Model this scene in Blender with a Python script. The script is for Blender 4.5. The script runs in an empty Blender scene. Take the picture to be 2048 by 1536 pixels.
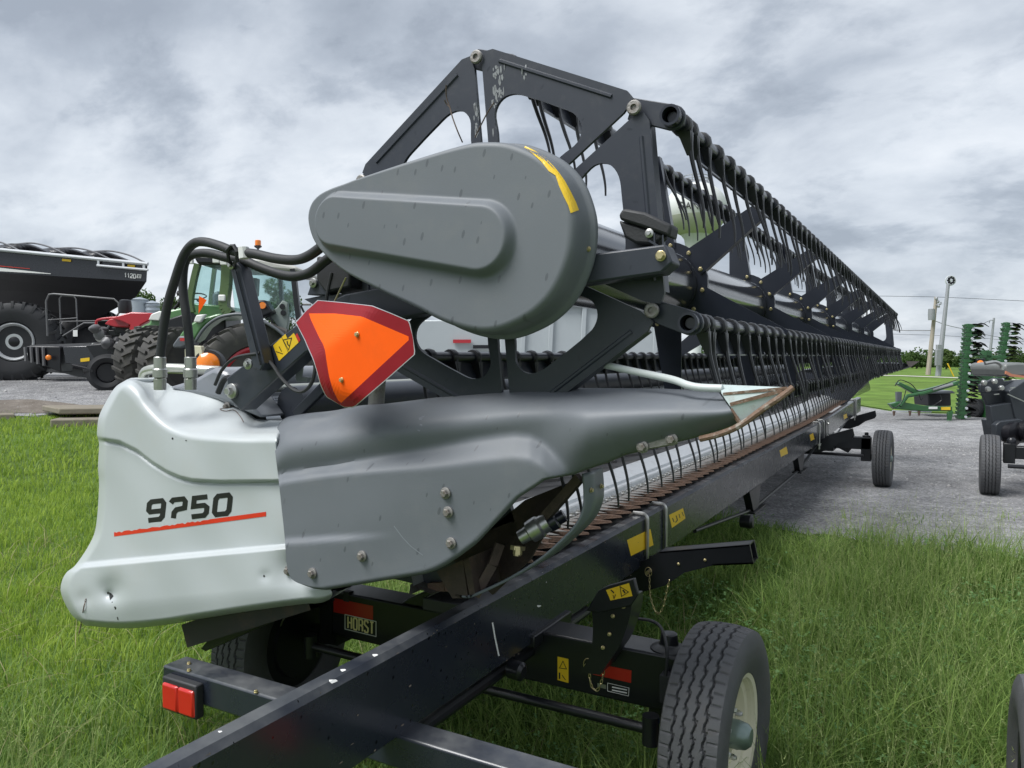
import bpy, bmesh, math, random
import numpy as np
from mathutils import Vector, Matrix
from mathutils.bvhtree import BVHTree

scene = bpy.context.scene
C = scene.collection
R = math.radians
rnd = random.Random(7)

# ------------------------------------------------------------------ camera
# world axes: x = forward side of the header (right), y = along the header (away), z = up
F_PX = 1540.0                      # focal length for a picture 2048 wide
CAM_H = 1.69
PITCH = 2.0454
YAW = 29.222
cam_d = bpy.data.cameras.new('camera')
cam_d.sensor_width = 36.0
cam_d.lens = F_PX / 2048 * 36.0
cam_d.clip_start = 0.05
cam_d.clip_end = 3000
cam = bpy.data.objects.new('camera', cam_d)
C.objects.link(cam)
cam.location = (0, 0, CAM_H)
cam.rotation_euler = (R(90 - PITCH), 0, R(YAW))
scene.camera = cam

# ------------------------------------------------------------------ sky and sun
SUN_EL, SUN_AZ = 58.0, 215.0       # azimuth measured clockwise from +y
w = bpy.data.worlds.new('World')
scene.world = w
w.use_nodes = True
nt = w.node_tree
for n in list(nt.nodes):
    nt.nodes.remove(n)
def N(tree, typ, **kw):
    n = tree.nodes.new(typ)
    for k, v in kw.items():
        setattr(n, k, v)
    return n
def L(tree, a, b):
    tree.links.new(a, b)
wo = N(nt, 'ShaderNodeOutputWorld')
bg = N(nt, 'ShaderNodeBackground')
bg.inputs['Strength'].default_value = 0.1
L(nt, bg.outputs[0], wo.inputs[0])
sky = N(nt, 'ShaderNodeTexSky')
sky.sky_type = 'NISHITA'
sky.sun_disc = False
sky.sun_elevation = R(SUN_EL)
sky.sun_rotation = R(SUN_AZ)
SKY_LOC = (2.2, 9.4, 0)
tc = N(nt, 'ShaderNodeTexCoord')
sep = N(nt, 'ShaderNodeSeparateXYZ')
L(nt, tc.outputs['Generated'], sep.inputs[0])
def wmath(op, a, b=None, c=None):
    n = N(nt, 'ShaderNodeMath', operation=op)
    for i, v in enumerate((a, b, c)):
        if v is None:
            continue
        if isinstance(v, (int, float)):
            n.inputs[i].default_value = v
        else:
            L(nt, v, n.inputs[i])
    return n.outputs[0]
zc = wmath('MAXIMUM', sep.outputs['Z'], 0.0)
den = wmath('ADD', zc, 0.40)
u_ = wmath('DIVIDE', sep.outputs['X'], den)
v_ = wmath('DIVIDE', sep.outputs['Y'], den)
cmb = N(nt, 'ShaderNodeCombineXYZ')
L(nt, u_, cmb.inputs[0]); L(nt, v_, cmb.inputs[1])
def wnoise(scale, detail, rough, dist, loc, scl=(1, 1, 1), rot=0.0):
    mp = N(nt, 'ShaderNodeMapping')
    mp.inputs['Rotation'].default_value = (0, 0, rot)
    mp.inputs['Location'].default_value = loc
    mp.inputs['Scale'].default_value = scl
    L(nt, cmb.outputs[0], mp.inputs[0])
    n = N(nt, 'ShaderNodeTexNoise')
    n.inputs['Scale'].default_value = scale
    n.inputs['Detail'].default_value = detail
    n.inputs['Roughness'].default_value = rough
    n.inputs['Distortion'].default_value = dist
    L(nt, mp.outputs[0], n.inputs['Vector'])
    return n.outputs[0]
n1 = wnoise(1.55, 10, 0.56, 0.18, SKY_LOC, (1.0, 1.25, 1), R(28))      # the large cloud bases
n2 = wnoise(4.6, 8, 0.60, 0.15, (5.3, 2.2, 0), (0.85, 1.2, 1), R(-35))  # lumps in them
lump = wmath('ABSOLUTE', wmath('SUBTRACT', n2, 0.5))
s = wmath('ADD', n1, wmath('SUBTRACT', wmath('MULTIPLY', n2, 0.30), 0.15))
s = wmath('SUBTRACT', s, wmath('MULTIPLY', lump, 0.35))
s = wmath('ADD', s, 0.025)
cr = N(nt, 'ShaderNodeValToRGB')
e = cr.color_ramp.elements
e[0].position = 0.34; e[0].color = (1.28, 1.44, 1.68, 1)
e[1].position = 0.66; e[1].color = (3.00, 3.14, 3.32, 1)
m1 = e.new(0.43); m1.color = (1.64, 1.82, 2.08, 1)
m2 = e.new(0.50); m2.color = (2.12, 2.30, 2.55, 1)
m3 = e.new(0.57); m3.color = (2.52, 2.70, 2.93, 1)
L(nt, s, cr.inputs[0])
mixs = N(nt, 'ShaderNodeMix', data_type='RGBA')
mixs.inputs['Factor'].default_value = 0.96
L(nt, sky.outputs[0], mixs.inputs['A'])
L(nt, cr.outputs[0], mixs.inputs['B'])
L(nt, mixs.outputs['Result'], bg.inputs['Color'])

sun_d = bpy.data.lights.new('sun', 'SUN')
sun_d.energy = 1.5
sun_d.angle = R(32)
sun_d.color = (1.0, 0.995, 0.985)
sun = bpy.data.objects.new('sun', sun_d)
C.objects.link(sun)
az = R(SUN_AZ)
sd = Vector((math.sin(az) * math.cos(R(SUN_EL)), math.cos(az) * math.cos(R(SUN_EL)), math.sin(R(SUN_EL))))
sun.rotation_euler = sd.to_track_quat('Z', 'Y').to_euler()
sun.location = (0, 0, 30)

vs = scene.view_settings
vs.view_transform = 'Standard'
vs.look = 'None'
vs.exposure = 1.55
vs.gamma = 1.0
vs.use_curve_mapping = False

# ------------------------------------------------------------------ measuring
# picture position (in 2048 x 1536 units) + one known coordinate -> point of the place
p_, y_ = R(PITCH), R(YAW)
FW = Vector((-math.sin(y_) * math.cos(p_), math.cos(y_) * math.cos(p_), -math.sin(p_)))
RT = Vector((math.cos(y_), math.sin(y_), 0))
UP = RT.cross(FW)
EYE = Vector((0, 0, CAM_H))
FH = Vector((-math.sin(y_), math.cos(y_), 0))
def ray(px, py):
    return FW + RT * ((px - 1024) / F_PX) - UP * ((py - 768) / F_PX)
def at_y(px, py, y):
    d = ray(px, py); return EYE + d * (y / d.y)
def at_x(px, py, x):
    d = ray(px, py); return EYE + d * (x / d.x)
def at_z(px, py, z=0.0):
    d = ray(px, py); return EYE + d * ((z - CAM_H) / d.z)
def at_d(px, py, dep):
    return EYE + ray(px, py) * dep

def sstep(a, b, x):
    t = min(1.0, max(0.0, (x - a) / (b - a)))
    return t * t * (3 - 2 * t)
def lerp(a, b, t):
    return a + (b - a) * t
def interp(pts, x):
    if x <= pts[0][0]: return pts[0][1]
    for (x0, y0), (x1, y1) in zip(pts, pts[1:]):
        if x <= x1: return y0 + (y1 - y0) * (x - x0) / (x1 - x0)
    return pts[-1][1]
def resample(pts, n, by_x=False):
    pts = [Vector(p) for p in pts]
    acc = [0.0]
    for a, b in zip(pts, pts[1:]):
        acc.append(acc[-1] + (abs(b.x - a.x) if by_x else (b - a).length))
    out = []
    k = 0
    for i in range(n + 1):
        s_ = acc[-1] * i / n
        while k < len(pts) - 2 and acc[k + 1] < s_:
            k += 1
        d = acc[k + 1] - acc[k]
        t = 0 if d < 1e-9 else (s_ - acc[k]) / d
        t = min(1, max(0, t))
        out.append(pts[k].lerp(pts[k + 1], t))
    return out
def smooth_path(pts, sub=6, closed=False):
    """Catmull-Rom through the points"""
    P = [Vector(p) for p in pts]
    n = len(P)
    out = []
    rng = range(n if closed else n - 1)
    for i in rng:
        p1, p2 = P[i], P[(i + 1) % n]
        p0 = P[(i - 1) % n] if (closed or i > 0) else p1 * 2 - p2
        p3 = P[(i + 2) % n] if (closed or i + 2 < n) else p2 * 2 - p1
        for j in range(sub):
            t = j / sub
            out.append(0.5 * ((2 * p1) + (p2 - p0) * t + (2 * p0 - 5 * p1 + 4 * p2 - p3) * t * t + (3 * p1 - p0 - 3 * p2 + p3) * t ** 3))
    if not closed:
        out.append(P[-1])
    return out

# ------------------------------------------------------------------ mesh building
class MB:
    def __init__(self):
        self.v = []; self.f = []
    def add(self, verts, faces):
        o = len(self.v)
        self.v += [tuple(q) for q in verts]
        self.f += [tuple(i + o for i in q) for q in faces]
        return self
    def hexa(self, p):
        return self.add(p, [(3, 2, 1, 0), (4, 5, 6, 7), (0, 1, 5, 4), (1, 2, 6, 5), (2, 3, 7, 6), (3, 0, 4, 7)])
    def box(self, c, size, rot=None):
        sx, sy, sz = size[0] / 2, size[1] / 2, size[2] / 2
        p = [Vector(q) for q in ((-sx, -sy, -sz), (sx, -sy, -sz), (sx, sy, -sz), (-sx, sy, -sz), (-sx, -sy, sz), (sx, -sy, sz), (sx, sy, sz), (-sx, sy, sz))]
        if rot is not None:
            p = [rot @ q for q in p]
        return self.hexa([q + Vector(c) for q in p])
    def bar(self, a, b, wdt, hgt, upv=(0, 0, 1)):
        a, b = Vector(a), Vector(b)
        d = (b - a).normalized()
        upv = Vector(upv)
        sd_ = d.cross(upv)
        if sd_.length < 1e-4: sd_ = d.cross(Vector((1, 0, 0)))
        sd_.normalize(); u2 = sd_.cross(d)
        p = []
        for q in (a, b):
            for i, j in ((-1, -1), (1, -1), (1, 1), (-1, 1)):
                p.append(q + sd_ * (i * wdt / 2) + u2 * (j * hgt / 2))
        return self.hexa(p)
    def prism(self, poly, off):
        n = len(poly); off = Vector(off)
        v = [Vector(q) for q in poly] + [Vector(q) + off for q in poly]
        f = [tuple(range(n - 1, -1, -1)), tuple(range(n, 2 * n))]
        f += [(i, (i + 1) % n, (i + 1) % n + n, i + n) for i in range(n)]
        return self.add(v, f)
    def tube(self, path, r, n=8, caps=True, closed=False):
        P = [Vector(q) for q in path]
        m = len(P)
        rr = (lambda i: r[i]) if isinstance(r, (list, tuple)) else (lambda i: r)
        prev = None
        v = []
        for i in range(m):
            if closed:
                t = (P[(i + 1) % m] - P[i - 1])
            else:
                t = P[min(i + 1, m - 1)] - P[max(i - 1, 0)]
            t.normalize()
            if prev is None:
                ref = Vector((0, 0, 1)) if abs(t.z) < 0.9 else Vector((1, 0, 0))
                a = t.cross(ref).normalized()
            else:
                a = (prev - t * prev.dot(t)).normalized()
            prev = a
            b = t.cross(a)
            for k in range(n):
                th = 2 * math.pi * k / n
                v.append(P[i] + (a * math.cos(th) + b * math.sin(th)) * rr(i))
        f = []
        for i in range(m if closed else m - 1):
            j = (i + 1) % m
            for k in range(n):
                f.append((i * n + k, i * n + (k + 1) % n, j * n + (k + 1) % n, j * n + k))
        if caps and not closed:
            f.append(tuple(range(n - 1, -1, -1)))
            f.append(tuple(range((m - 1) * n, m * n)))
        return self.add(v, f)
    def lathe(self, prof, o, axis, n=24, closed=False):
        """prof: list of (radius, distance along axis)"""
        o = Vector(o); ax = Vector(axis).normalized()
        ref = Vector((0, 0, 1)) if abs(ax.z) < 0.9 else Vector((1, 0, 0))
        a = ax.cross(ref).normalized(); b = ax.cross(a)
        v = []; f = []
        m = len(prof)
        for r_, h in prof:
            for k in range(n):
                th = 2 * math.pi * k / n
                v.append(o + ax * h + (a * math.cos(th) + b * math.sin(th)) * r_)
        for i in range(m if closed else m - 1):
            j = (i + 1) % m
            for k in range(n):
                f.append((i * n + k, i * n + (k + 1) % n, j * n + (k + 1) % n, j * n + k))
        if not closed:
            if prof[0][0] > 1e-5: f.append(tuple(range(n - 1, -1, -1)))
            if prof[-1][0] > 1e-5: f.append(tuple(range((m - 1) * n, m * n)))
        return self.add(v, f)
    def grid(self, rows):
        nr, nc = len(rows), len(rows[0])
        v = [q for r_ in rows for q in r_]
        f = [(i * nc + j, i * nc + j + 1, (i + 1) * nc + j + 1, (i + 1) * nc + j) for i in range(nr - 1) for j in range(nc - 1)]
        return self.add(v, f)
    def mesh(self, name, smooth=35):
        me = bpy.data.meshes.new(name)
        me.from_pydata(self.v, [], self.f)
        me.validate()
        bm = bmesh.new(); bm.from_mesh(me)
        bmesh.ops.remove_doubles(bm, verts=bm.verts, dist=1e-6)
        bmesh.ops.recalc_face_normals(bm, faces=bm.faces)
        bm.to_mesh(me); bm.free()
        if smooth:
            me.shade_smooth()
            me.set_sharp_from_angle(angle=R(smooth))
        return me
    def build(self, name, mat, parent=None, smooth=35, bevel=0.0, seg=2):
        return obj(name, self.mesh(name, smooth), mat, parent, bevel, seg)

def obj(name, me, mat, parent=None, bevel=0.0, seg=2):
    o = bpy.data.objects.new(name, me)
    C.objects.link(o)
    if mat is not None and len(me.materials) == 0:
        me.materials.append(mat)
    if parent is not None:
        put(o, parent)
    if bevel:
        b = o.modifiers.new('bevel', 'BEVEL')
        b.width = bevel; b.segments = seg; b.limit_method = 'ANGLE'; b.angle_limit = R(40)
    return o
def wmat(o):
    m = Matrix.LocRotScale(o.location, o.rotation_euler, o.scale)
    if o.parent is not None:
        m = wmat(o.parent) @ o.matrix_parent_inverse @ m
    return m
def put(o, parent):
    o.parent = parent
    o.matrix_parent_inverse = wmat(parent).inverted()
def thing(name, label, cat, loc=(0, 0, 0), rotz=0.0, group=None):
    o = bpy.data.objects.new(name, None)
    C.objects.link(o)
    o.location = loc; o.rotation_euler = (0, 0, rotz)
    o.empty_display_size = 0.2
    return tag(o, label, cat, group)
def tag(o, label, cat, group=None, kind=None):
    if label: o['label'] = label
    if cat: o['category'] = cat
    if group: o['group'] = group
    if kind: o['kind'] = kind
    return o
def inst(name, me, parent, loc=(0, 0, 0), rot=(0, 0, 0), scale=None):
    """an object of its own that shares the mesh"""
    o = bpy.data.objects.new(name, me)
    C.objects.link(o)
    o.location = loc; o.rotation_euler = rot
    if scale: o.scale = scale
    if parent is not None: put(o, parent)
    return o

# ------------------------------------------------------------------ materials
MATS = {}
def mat(name, col, rough=0.5, metal=0.0, coat=0.0, var=0.12, vscale=6.0, bump=0.0, bscale=60.0, drops=None, dust=0.0, dustcol=(0.30, 0.27, 0.22),
        trans=0.0, emis=None, dropscale=26.0, dropax=0, dropst=0.42, spec=0.5, rvar=0.12, stretch=None, grunge=0.0, grcol=(0.2, 0.17, 0.13), grscale=9.0):
    if name in MATS: return MATS[name]
    m = bpy.data.materials.new(name)
    m.use_nodes = True
    t = m.node_tree
    b = t.nodes['Principled BSDF']
    b.inputs['Roughness'].default_value = rough
    b.inputs['Metallic'].default_value = metal
    b.inputs['Coat Weight'].default_value = coat
    b.inputs['Coat Roughness'].default_value = 0.15
    b.inputs['Transmission Weight'].default_value = trans
    b.inputs['Specular IOR Level'].default_value = spec
    tcn = N(t, 'ShaderNodeTexCoord')
    vec = tcn.outputs['Object']
    if stretch:
        mpn = N(t, 'ShaderNodeMapping'); mpn.inputs['Scale'].default_value = stretch
        L(t, vec, mpn.inputs[0]); vec = mpn.outputs[0]
    nz = N(t, 'ShaderNodeTexNoise')
    nz.inputs['Scale'].default_value = vscale; nz.inputs['Detail'].default_value = 6; nz.inputs['Roughness'].default_value = 0.6
    L(t, vec, nz.inputs['Vector'])
    def mixc(fac, a, bcol):
        x = N(t, 'ShaderNodeMix', data_type='RGBA')
        if isinstance(fac, (int, float)): x.inputs['Factor'].default_value = fac
        else: L(t, fac, x.inputs['Factor'])
        for nm, vv in (('A', a), ('B', bcol)):
            if isinstance(vv, tuple): x.inputs[nm].default_value = (*vv, 1) if len(vv) == 3 else vv
            else: L(t, vv, x.inputs[nm])
        return x.outputs['Result']
    def mth(op, a, bb=None):
        n = N(t, 'ShaderNodeMath', operation=op)
        for i, vv in enumerate((a, bb)):
            if vv is None: continue
            if isinstance(vv, (int, float)): n.inputs[i].default_value = vv
            else: L(t, vv, n.inputs[i])
        return n.outputs[0]
    def ramp(src, p0, p1):
        n = N(t, 'ShaderNodeMapRange'); n.interpolation_type = 'SMOOTHSTEP'
        L(t, src, n.inputs['Value'])
        n.inputs['From Min'].default_value = p0; n.inputs['From Max'].default_value = p1
        return n.outputs[0]
    lo = tuple(c * (1 - var) for c in col); hi = tuple(min(1, c * (1 + var)) for c in col)
    c = mixc(nz.outputs[0], lo, hi)
    rgh = mth('ADD', rough - rvar / 2, mth('MULTIPLY', nz.outputs[0], rvar))
    if grunge:
        g = N(t, 'ShaderNodeTexNoise'); g.inputs['Scale'].default_value = grscale; g.inputs['Detail'].default_value = 10; g.inputs['Roughness'].default_value = 0.72
        L(t, vec, g.inputs['Vector'])
        gf = mth('MULTIPLY', ramp(g.outputs[0], 0.50, 0.68), grunge)
        c = mixc(gf, c, grcol)
        rgh = mth('ADD', rgh, mth('MULTIPLY', gf, 0.3))
    if dust:
        geo = N(t, 'ShaderNodeNewGeometry')
        sp = N(t, 'ShaderNodeSeparateXYZ'); L(t, geo.outputs['Normal'], sp.inputs[0])
        d1 = N(t, 'ShaderNodeTexNoise'); d1.inputs['Scale'].default_value = 3.5; d1.inputs['Detail'].default_value = 8; d1.inputs['Roughness'].default_value = 0.65
        L(t, vec, d1.inputs['Vector'])
        df = mth('MULTIPLY', mth('MULTIPLY', ramp(sp.outputs['Z'], 0.2, 1.0), ramp(d1.outputs[0], 0.35, 0.75)), dust)
        c = mixc(df, c, dustcol)
        rgh = mth('ADD', rgh, mth('MULTIPLY', df, 0.4))
    hgt = None
    if drops:
        vo = N(t, 'ShaderNodeTexVoronoi'); vo.voronoi_dimensions = '2D'; vo.inputs['Scale'].default_value = dropscale; vo.inputs['Randomness'].default_value = 1.0
        sx_ = N(t, 'ShaderNodeSeparateXYZ'); cx2 = N(t, 'ShaderNodeCombineXYZ'); L(t, tcn.outputs['Object'], sx_.inputs[0])
        L(t, mth('SUBTRACT', sx_.outputs[dropax], mth('MULTIPLY', sx_.outputs[2], 0.25)), cx2.inputs[0]); L(t, mth('MULTIPLY', sx_.outputs[2], dropst), cx2.inputs[1]); L(t, cx2.outputs[0], vo.inputs['Vector'])
        spc = N(t, 'ShaderNodeSeparateColor'); L(t, vo.outputs['Color'], spc.inputs[0])
        sel = ramp(spc.outputs[0], 0.58, 0.62)
        size = mth('ADD', 0.035, mth('MULTIPLY', spc.outputs[1], 0.075))
        inside = mth('LESS_THAN', vo.outputs['Distance'], size)
        k = mth('MULTIPLY', mth('MULTIPLY', inside, sel), drops)
        c = mixc(k, c, tuple(x * (0.45 if col[0] > 0.05 else 0.12) for x in col))
        rgh = mth('SUBTRACT', rgh, mth('MULTIPLY', k, 0.2))
    if isinstance(c, tuple): b.inputs['Base Color'].default_value = (*c, 1)
    else: L(t, c, b.inputs['Base Color'])
    L(t, rgh, b.inputs['Roughness'])
    if bump:
        nb = N(t, 'ShaderNodeTexNoise'); nb.inputs['Scale'].default_value = bscale; nb.inputs['Detail'].default_value = 5
        L(t, vec, nb.inputs['Vector'])
        bp = N(t, 'ShaderNodeBump'); bp.inputs['Strength'].default_value = bump; bp.inputs['Distance'].default_value = 0.01
        L(t, nb.outputs[0], bp.inputs['Height']); L(t, bp.outputs[0], b.inputs['Normal'])
    if emis:
        b.inputs['Emission Color'].default_value = (*emis[:3], 1); b.inputs['Emission Strength'].default_value = emis[3]
    MATS[name] = m
    return m

M_PLATE = mat('charcoal_paint', (0.027, 0.032, 0.044), 0.40, var=0.15, dust=0.10, dustcol=(0.16, 0.17, 0.18), drops=0.35, dropscale=24, grunge=0.18, grcol=(0.09, 0.09, 0.09), grscale=14)
M_BLACK = mat('black_reel_paint', (0.012, 0.015, 0.024), 0.30, var=0.2, coat=0.25)
M_TINE = mat('black_plastic_tine', (0.014, 0.015, 0.018), 0.38, var=0.2)
M_SHIELD = mat('grey_plastic_shield', (0.134, 0.147, 0.163), 0.54, var=0.10, vscale=2.5, drops=0.55, dropscale=21, bump=0.03, bscale=220, dust=0.25, dustcol=(0.25, 0.26, 0.26), grunge=0.22, grcol=(0.185, 0.19, 0.19), grscale=7)
M_WHITE = mat('pale_grey_plastic_panel', (0.44, 0.472, 0.480), 0.40, var=0.05, vscale=1.8, coat=0.10, bump=0.015, bscale=150, grunge=0.10, grcol=(0.40, 0.38, 0.32), grscale=4)
M_TRAILER = mat('black_gloss_trailer_paint', (0.017, 0.021, 0.031), 0.27, var=0.2, coat=0.35, drops=1.0, dropscale=24, dropax=1, dropst=0.8, dust=0.75, dustcol=(0.15, 0.155, 0.155), grunge=0.12, grcol=(0.05, 0.05, 0.05), grscale=7)
M_TRAILER_P = mat('black_frame_paint', (0.010, 0.011, 0.014), 0.32, var=0.2, dust=0.25, dustcol=(0.12, 0.12, 0.11))
M_STEEL = mat('zinc_steel', (0.50, 0.50, 0.48), 0.35, metal=0.9, var=0.2, vscale=30)
M_ALU = mat('bright_sheet_metal', (0.58, 0.60, 0.62), 0.34, metal=0.6, var=0.10, vscale=12, grunge=0.22, grcol=(0.25, 0.24, 0.22), grscale=16)
M_GALV = mat('galvanised_pipe', (0.52, 0.53, 0.47), 0.32, metal=0.8, var=0.12)
M_BRASS = mat('yellow_zinc', (0.55, 0.47, 0.26), 0.35, metal=0.85, var=0.2, vscale=40)
M_RUST = mat('rusty_steel', (0.135, 0.085, 0.062), 0.68, metal=0.25, var=0.55, vscale=18, bump=0.3, bscale=120, grunge=0.6, grcol=(0.09, 0.075, 0.065), grscale=30)
M_OLDSTEEL = mat('worn_grey_steel', (0.26, 0.25, 0.235), 0.5, metal=0.6, var=0.35, vscale=35, bump=0.2, bscale=90, grunge=0.6, grcol=(0.12, 0.07, 0.045), grscale=22)
M_RUBBER = mat('tyre_rubber', (0.078, 0.080, 0.085), 0.68, var=0.3, vscale=25, bump=0.15, bscale=180, grunge=0.22, grcol=(0.12, 0.10, 0.08), grscale=12)
M_HOSE = mat('black_hose_rubber', (0.022, 0.023, 0.026), 0.6, var=0.2, vscale=30, bump=0.1, bscale=160)
M_ORANGE = mat('fluorescent_orange_film', (0.95, 0.115, 0.006), 0.55, var=0.06, spec=0.15, vscale=14, grunge=0.10, grcol=(0.55, 0.10, 0.02), grscale=9)
M_RED = mat('dark_red_reflective_film', (0.24, 0.009, 0.015), 0.45, var=0.2, vscale=14, spec=0.25, bump=0.05, bscale=300)
M_YELLOW = mat('yellow_sticker', (0.80, 0.52, 0.02), 0.4, var=0.06)
M_REDTAPE = mat('red_reflective_tape', (0.50, 0.014, 0.012), 0.3, var=0.12, coat=0.3)
M_INK = mat('black_print', (0.012, 0.012, 0.012), 0.45, var=0.1)
M_REDINK = mat('red_stripe_print', (0.62, 0.035, 0.012), 0.4, var=0.15, vscale=5)
M_CREAM = mat('cream_wheel_paint', (0.72, 0.68, 0.52), 0.4, var=0.08, grunge=0.2, grcol=(0.3, 0.25, 0.18), grscale=12)
M_LENS_RED = mat('red_lamp_lens', (0.50, 0.014, 0.010), 0.25, var=0.1, coat=0.6)
M_AMBER = mat('amber_lamp_lens', (0.85, 0.22, 0.01), 0.2, var=0.1, coat=0.6)
M_BELT = mat('black_draper_belt', (0.020, 0.021, 0.023), 0.6, var=0.25, vscale=18, bump=0.1, bscale=150, dust=0.3, dustcol=(0.09, 0.085, 0.08))
M_TUBE_GREY = mat('grey_painted_tube', (0.20, 0.215, 0.24), 0.3, var=0.08, coat=0.3, dust=0.15)
M_LETTER = mat('white_print', (0.75, 0.75, 0.73), 0.4, var=0.05)
M_GOLD = mat('gold_print', (0.88, 0.76, 0.36), 0.4, var=0.2, vscale=60)

# ------------------------------------------------------------------ small shared pieces
def hexbolt_mesh(name, r, h, wr, mat_, washer=True):
    b = MB()
    if washer: b.lathe([(wr, 0), (wr, h * 0.3), (wr * 0.9, h * 0.36)], (0, 0, 0), (0, -1, 0), 20)
    b.lathe([(r, h * 0.3), (r, h * 0.9), (r * 0.85, h)], (0, 0, 0), (0, -1, 0), 6)
    me = b.mesh(name, 30); me.materials.append(mat_); return me
BOLT_BIG = hexbolt_mesh('bolt_mesh', 0.011, 0.016, 0.017, M_OLDSTEEL)
BOLT_BRASS = hexbolt_mesh('bolt_brass_mesh', 0.0075, 0.010, 0.0095, M_BRASS)
BOLT_SMALL = hexbolt_mesh('bolt_small_mesh', 0.006, 0.008, 0.0075, M_BRASS)
BOLT_ZINC = hexbolt_mesh('bolt_zinc_mesh', 0.013, 0.02, 0.024, M_STEEL)
DISC_MESH = MB().lathe([(0.021, 0), (0.021, 0.008), (0.017, 0.011), (0.009, 0.011), (0.008, 0.005)], (0, 0, 0), (0, -1, 0), 20).mesh('disc_bolt', 30)
DISC_MESH.materials.append(M_OLDSTEEL)

# strokes for lettering: unit box, y up
GL = {
 '0': [[(.15, 0), (.85, 0), (1, .15), (1, .85), (.85, 1), (.15, 1), (0, .85), (0, .15), (.15, 0)]],
 '1': [[(.2, .75), (.55, 1), (.55, 0)]],
 '2': [[(0, .8), (.15, 1), (.85, 1), (1, .85), (1, .6), (.1, .25), (0, 0), (1, 0)]],
 '5': [[(.95, 1), (.05, 1), (.05, .55), (.8, .55), (1, .42), (1, .15), (.85, 0), (0, 0)]],
 '9': [[(.05, 0), (.85, 0), (1, .15), (1, .85), (.85, 1), (.15, 1), (0, .88), (0, .55), (.12, .45), (1, .45)]],
 'H': [[(0, 0), (0, 1)], [(1, 0), (1, 1)], [(0, .5), (1, .5)]],
 'O': [[(.2, 0), (.8, 0), (1, .15), (1, .85), (.8, 1), (.2, 1), (0, .85), (0, .15), (.2, 0)]],
 'R': [[(0, 0), (0, 1), (.8, 1), (1, .88), (1, .6), (.8, .5), (0, .5)], [(.6, .5), (1, .38), (1, 0)]],
 'S': [[(1, .82), (.85, 1), (.15, 1), (0, .85), (0, .65), (1, .38), (1, .15), (.85, 0), (.15, 0), (0, .18)]],
 'T': [[(0, 1), (1, 1)], [(.5, 1), (.5, 0)]],
 'X': [[(0, 0), (1, 1)], [(0, 1), (1, 0)]],
 'A': [[(0, 0), (.5, 1), (1, 0)], [(.2, .35), (.8, .35)]],
 'N': [[(0, 0), (0, 1), (1, 0), (1, 1)]],
 'D': [[(0, 0), (0, 1), (.7, 1), (1, .75), (1, .25), (.7, 0), (0, 0)]],
 'U': [[(0, 1), (0, .2), (.2, 0), (.8, 0), (1, .2), (1, 1)]],
 'K': [[(0, 0), (0, 1)], [(1, 1), (0, .45), (1, 0)]],
 'Y': [[(0, 1), (.5, .5), (1, 1)], [(.5, .5), (.5, 0)]],
}
def stroke_quads(path, wd, sub=1):
    """ribbon quads along a 2-D path with mitred joints"""
    P = [Vector((q[0], q[1])) for q in path]
    m = len(P); Ls = []; Rs = []
    closed = (P[0] - P[-1]).length < 1e-6
    for i in range(m):
        a = P[i] - P[i - 1] if i > 0 else (P[i] - P[-2] if closed else P[1] - P[0])
        b = P[i + 1] - P[i] if i < m - 1 else (P[1] - P[0] if closed else P[-1] - P[-2])
        a = a.normalized(); b = b.normalized()
        na = Vector((-a.y, a.x)); nb = Vector((-b.y, b.x))
        n = (na + nb)
        if n.length < 1e-3: n = na
        n.normalize()
        k = wd / 2 / max(0.5, n.dot(na))
        Ls.append(P[i] + n * k); Rs.append(P[i] - n * k)
    return [(Ls[i], Ls[i + 1], Rs[i + 1], Rs[i]) for i in range(m - 1)]
def text_quads(txt, x0, y0, x1, y1, cw, ch, gap, sw):
    """lettering along the line (x0,y0)-(x1,y1); ch upwards (picture y downwards -> minus)"""
    out = []
    n = len(txt); tot = n * cw + (n - 1) * gap
    for i, c in enumerate(txt):
        if c not in GL: continue
        for path in GL[c]:
            pp = []
            for (a, b) in path:
                f = (i * (cw + gap) + a * cw) / tot
                pp.append((lerp(x0, x1, f), lerp(y0, y1, f) - b * ch))
            out += stroke_quads(pp, sw)
    return out
def decal(name, quads, hitf, mat_, parent, lift=0.0015):
    """flat print: each quad (picture coords) is dropped on to the surface found by hitf"""
    b = MB()
    for q in quads:
        n = len(q)
        pts = [hitf(v[0], v[1], lift) for v in q]
        if any(p is None for p in pts): continue
        b.add(pts, [tuple(range(n))])
    return b.build(name, mat_, parent, smooth=0)
def surf_hit(o, *more):
    """ray caster on to objects as built (no modifiers)"""
    trees = []
    for ob in (o,) + more:
        me = ob.data; mw = wmat(ob)
        trees.append(BVHTree.FromPolygons([mw @ v.co for v in me.vertices], [p.vertices[:] for p in me.polygons]))
    def hit(px, py, lift=0.0015):
        d = ray(px, py).normalized(); best = None
        for t in trees:
            h = t.ray_cast(EYE, d)
            if h[0] is not None and (best is None or h[3] < best[1]): best = (h[0], h[3])
        if best is None: return None
        return best[0] - d * lift
    return hit
def quad_grid(c4, nu, nv):
    """split a picture quad (4 corners) so that it follows a curved face"""
    c = [Vector((q[0], q[1])) for q in c4]
    g = lambda u, v: c[0].lerp(c[1], u).lerp(c[3].lerp(c[2], u), v)
    return [(g(i / nu, j / nv), g((i + 1) / nu, j / nv), g((i + 1) / nu, (j + 1) / nv), g(i / nu, (j + 1) / nv)) for i in range(nu) for j in range(nv)]
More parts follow.
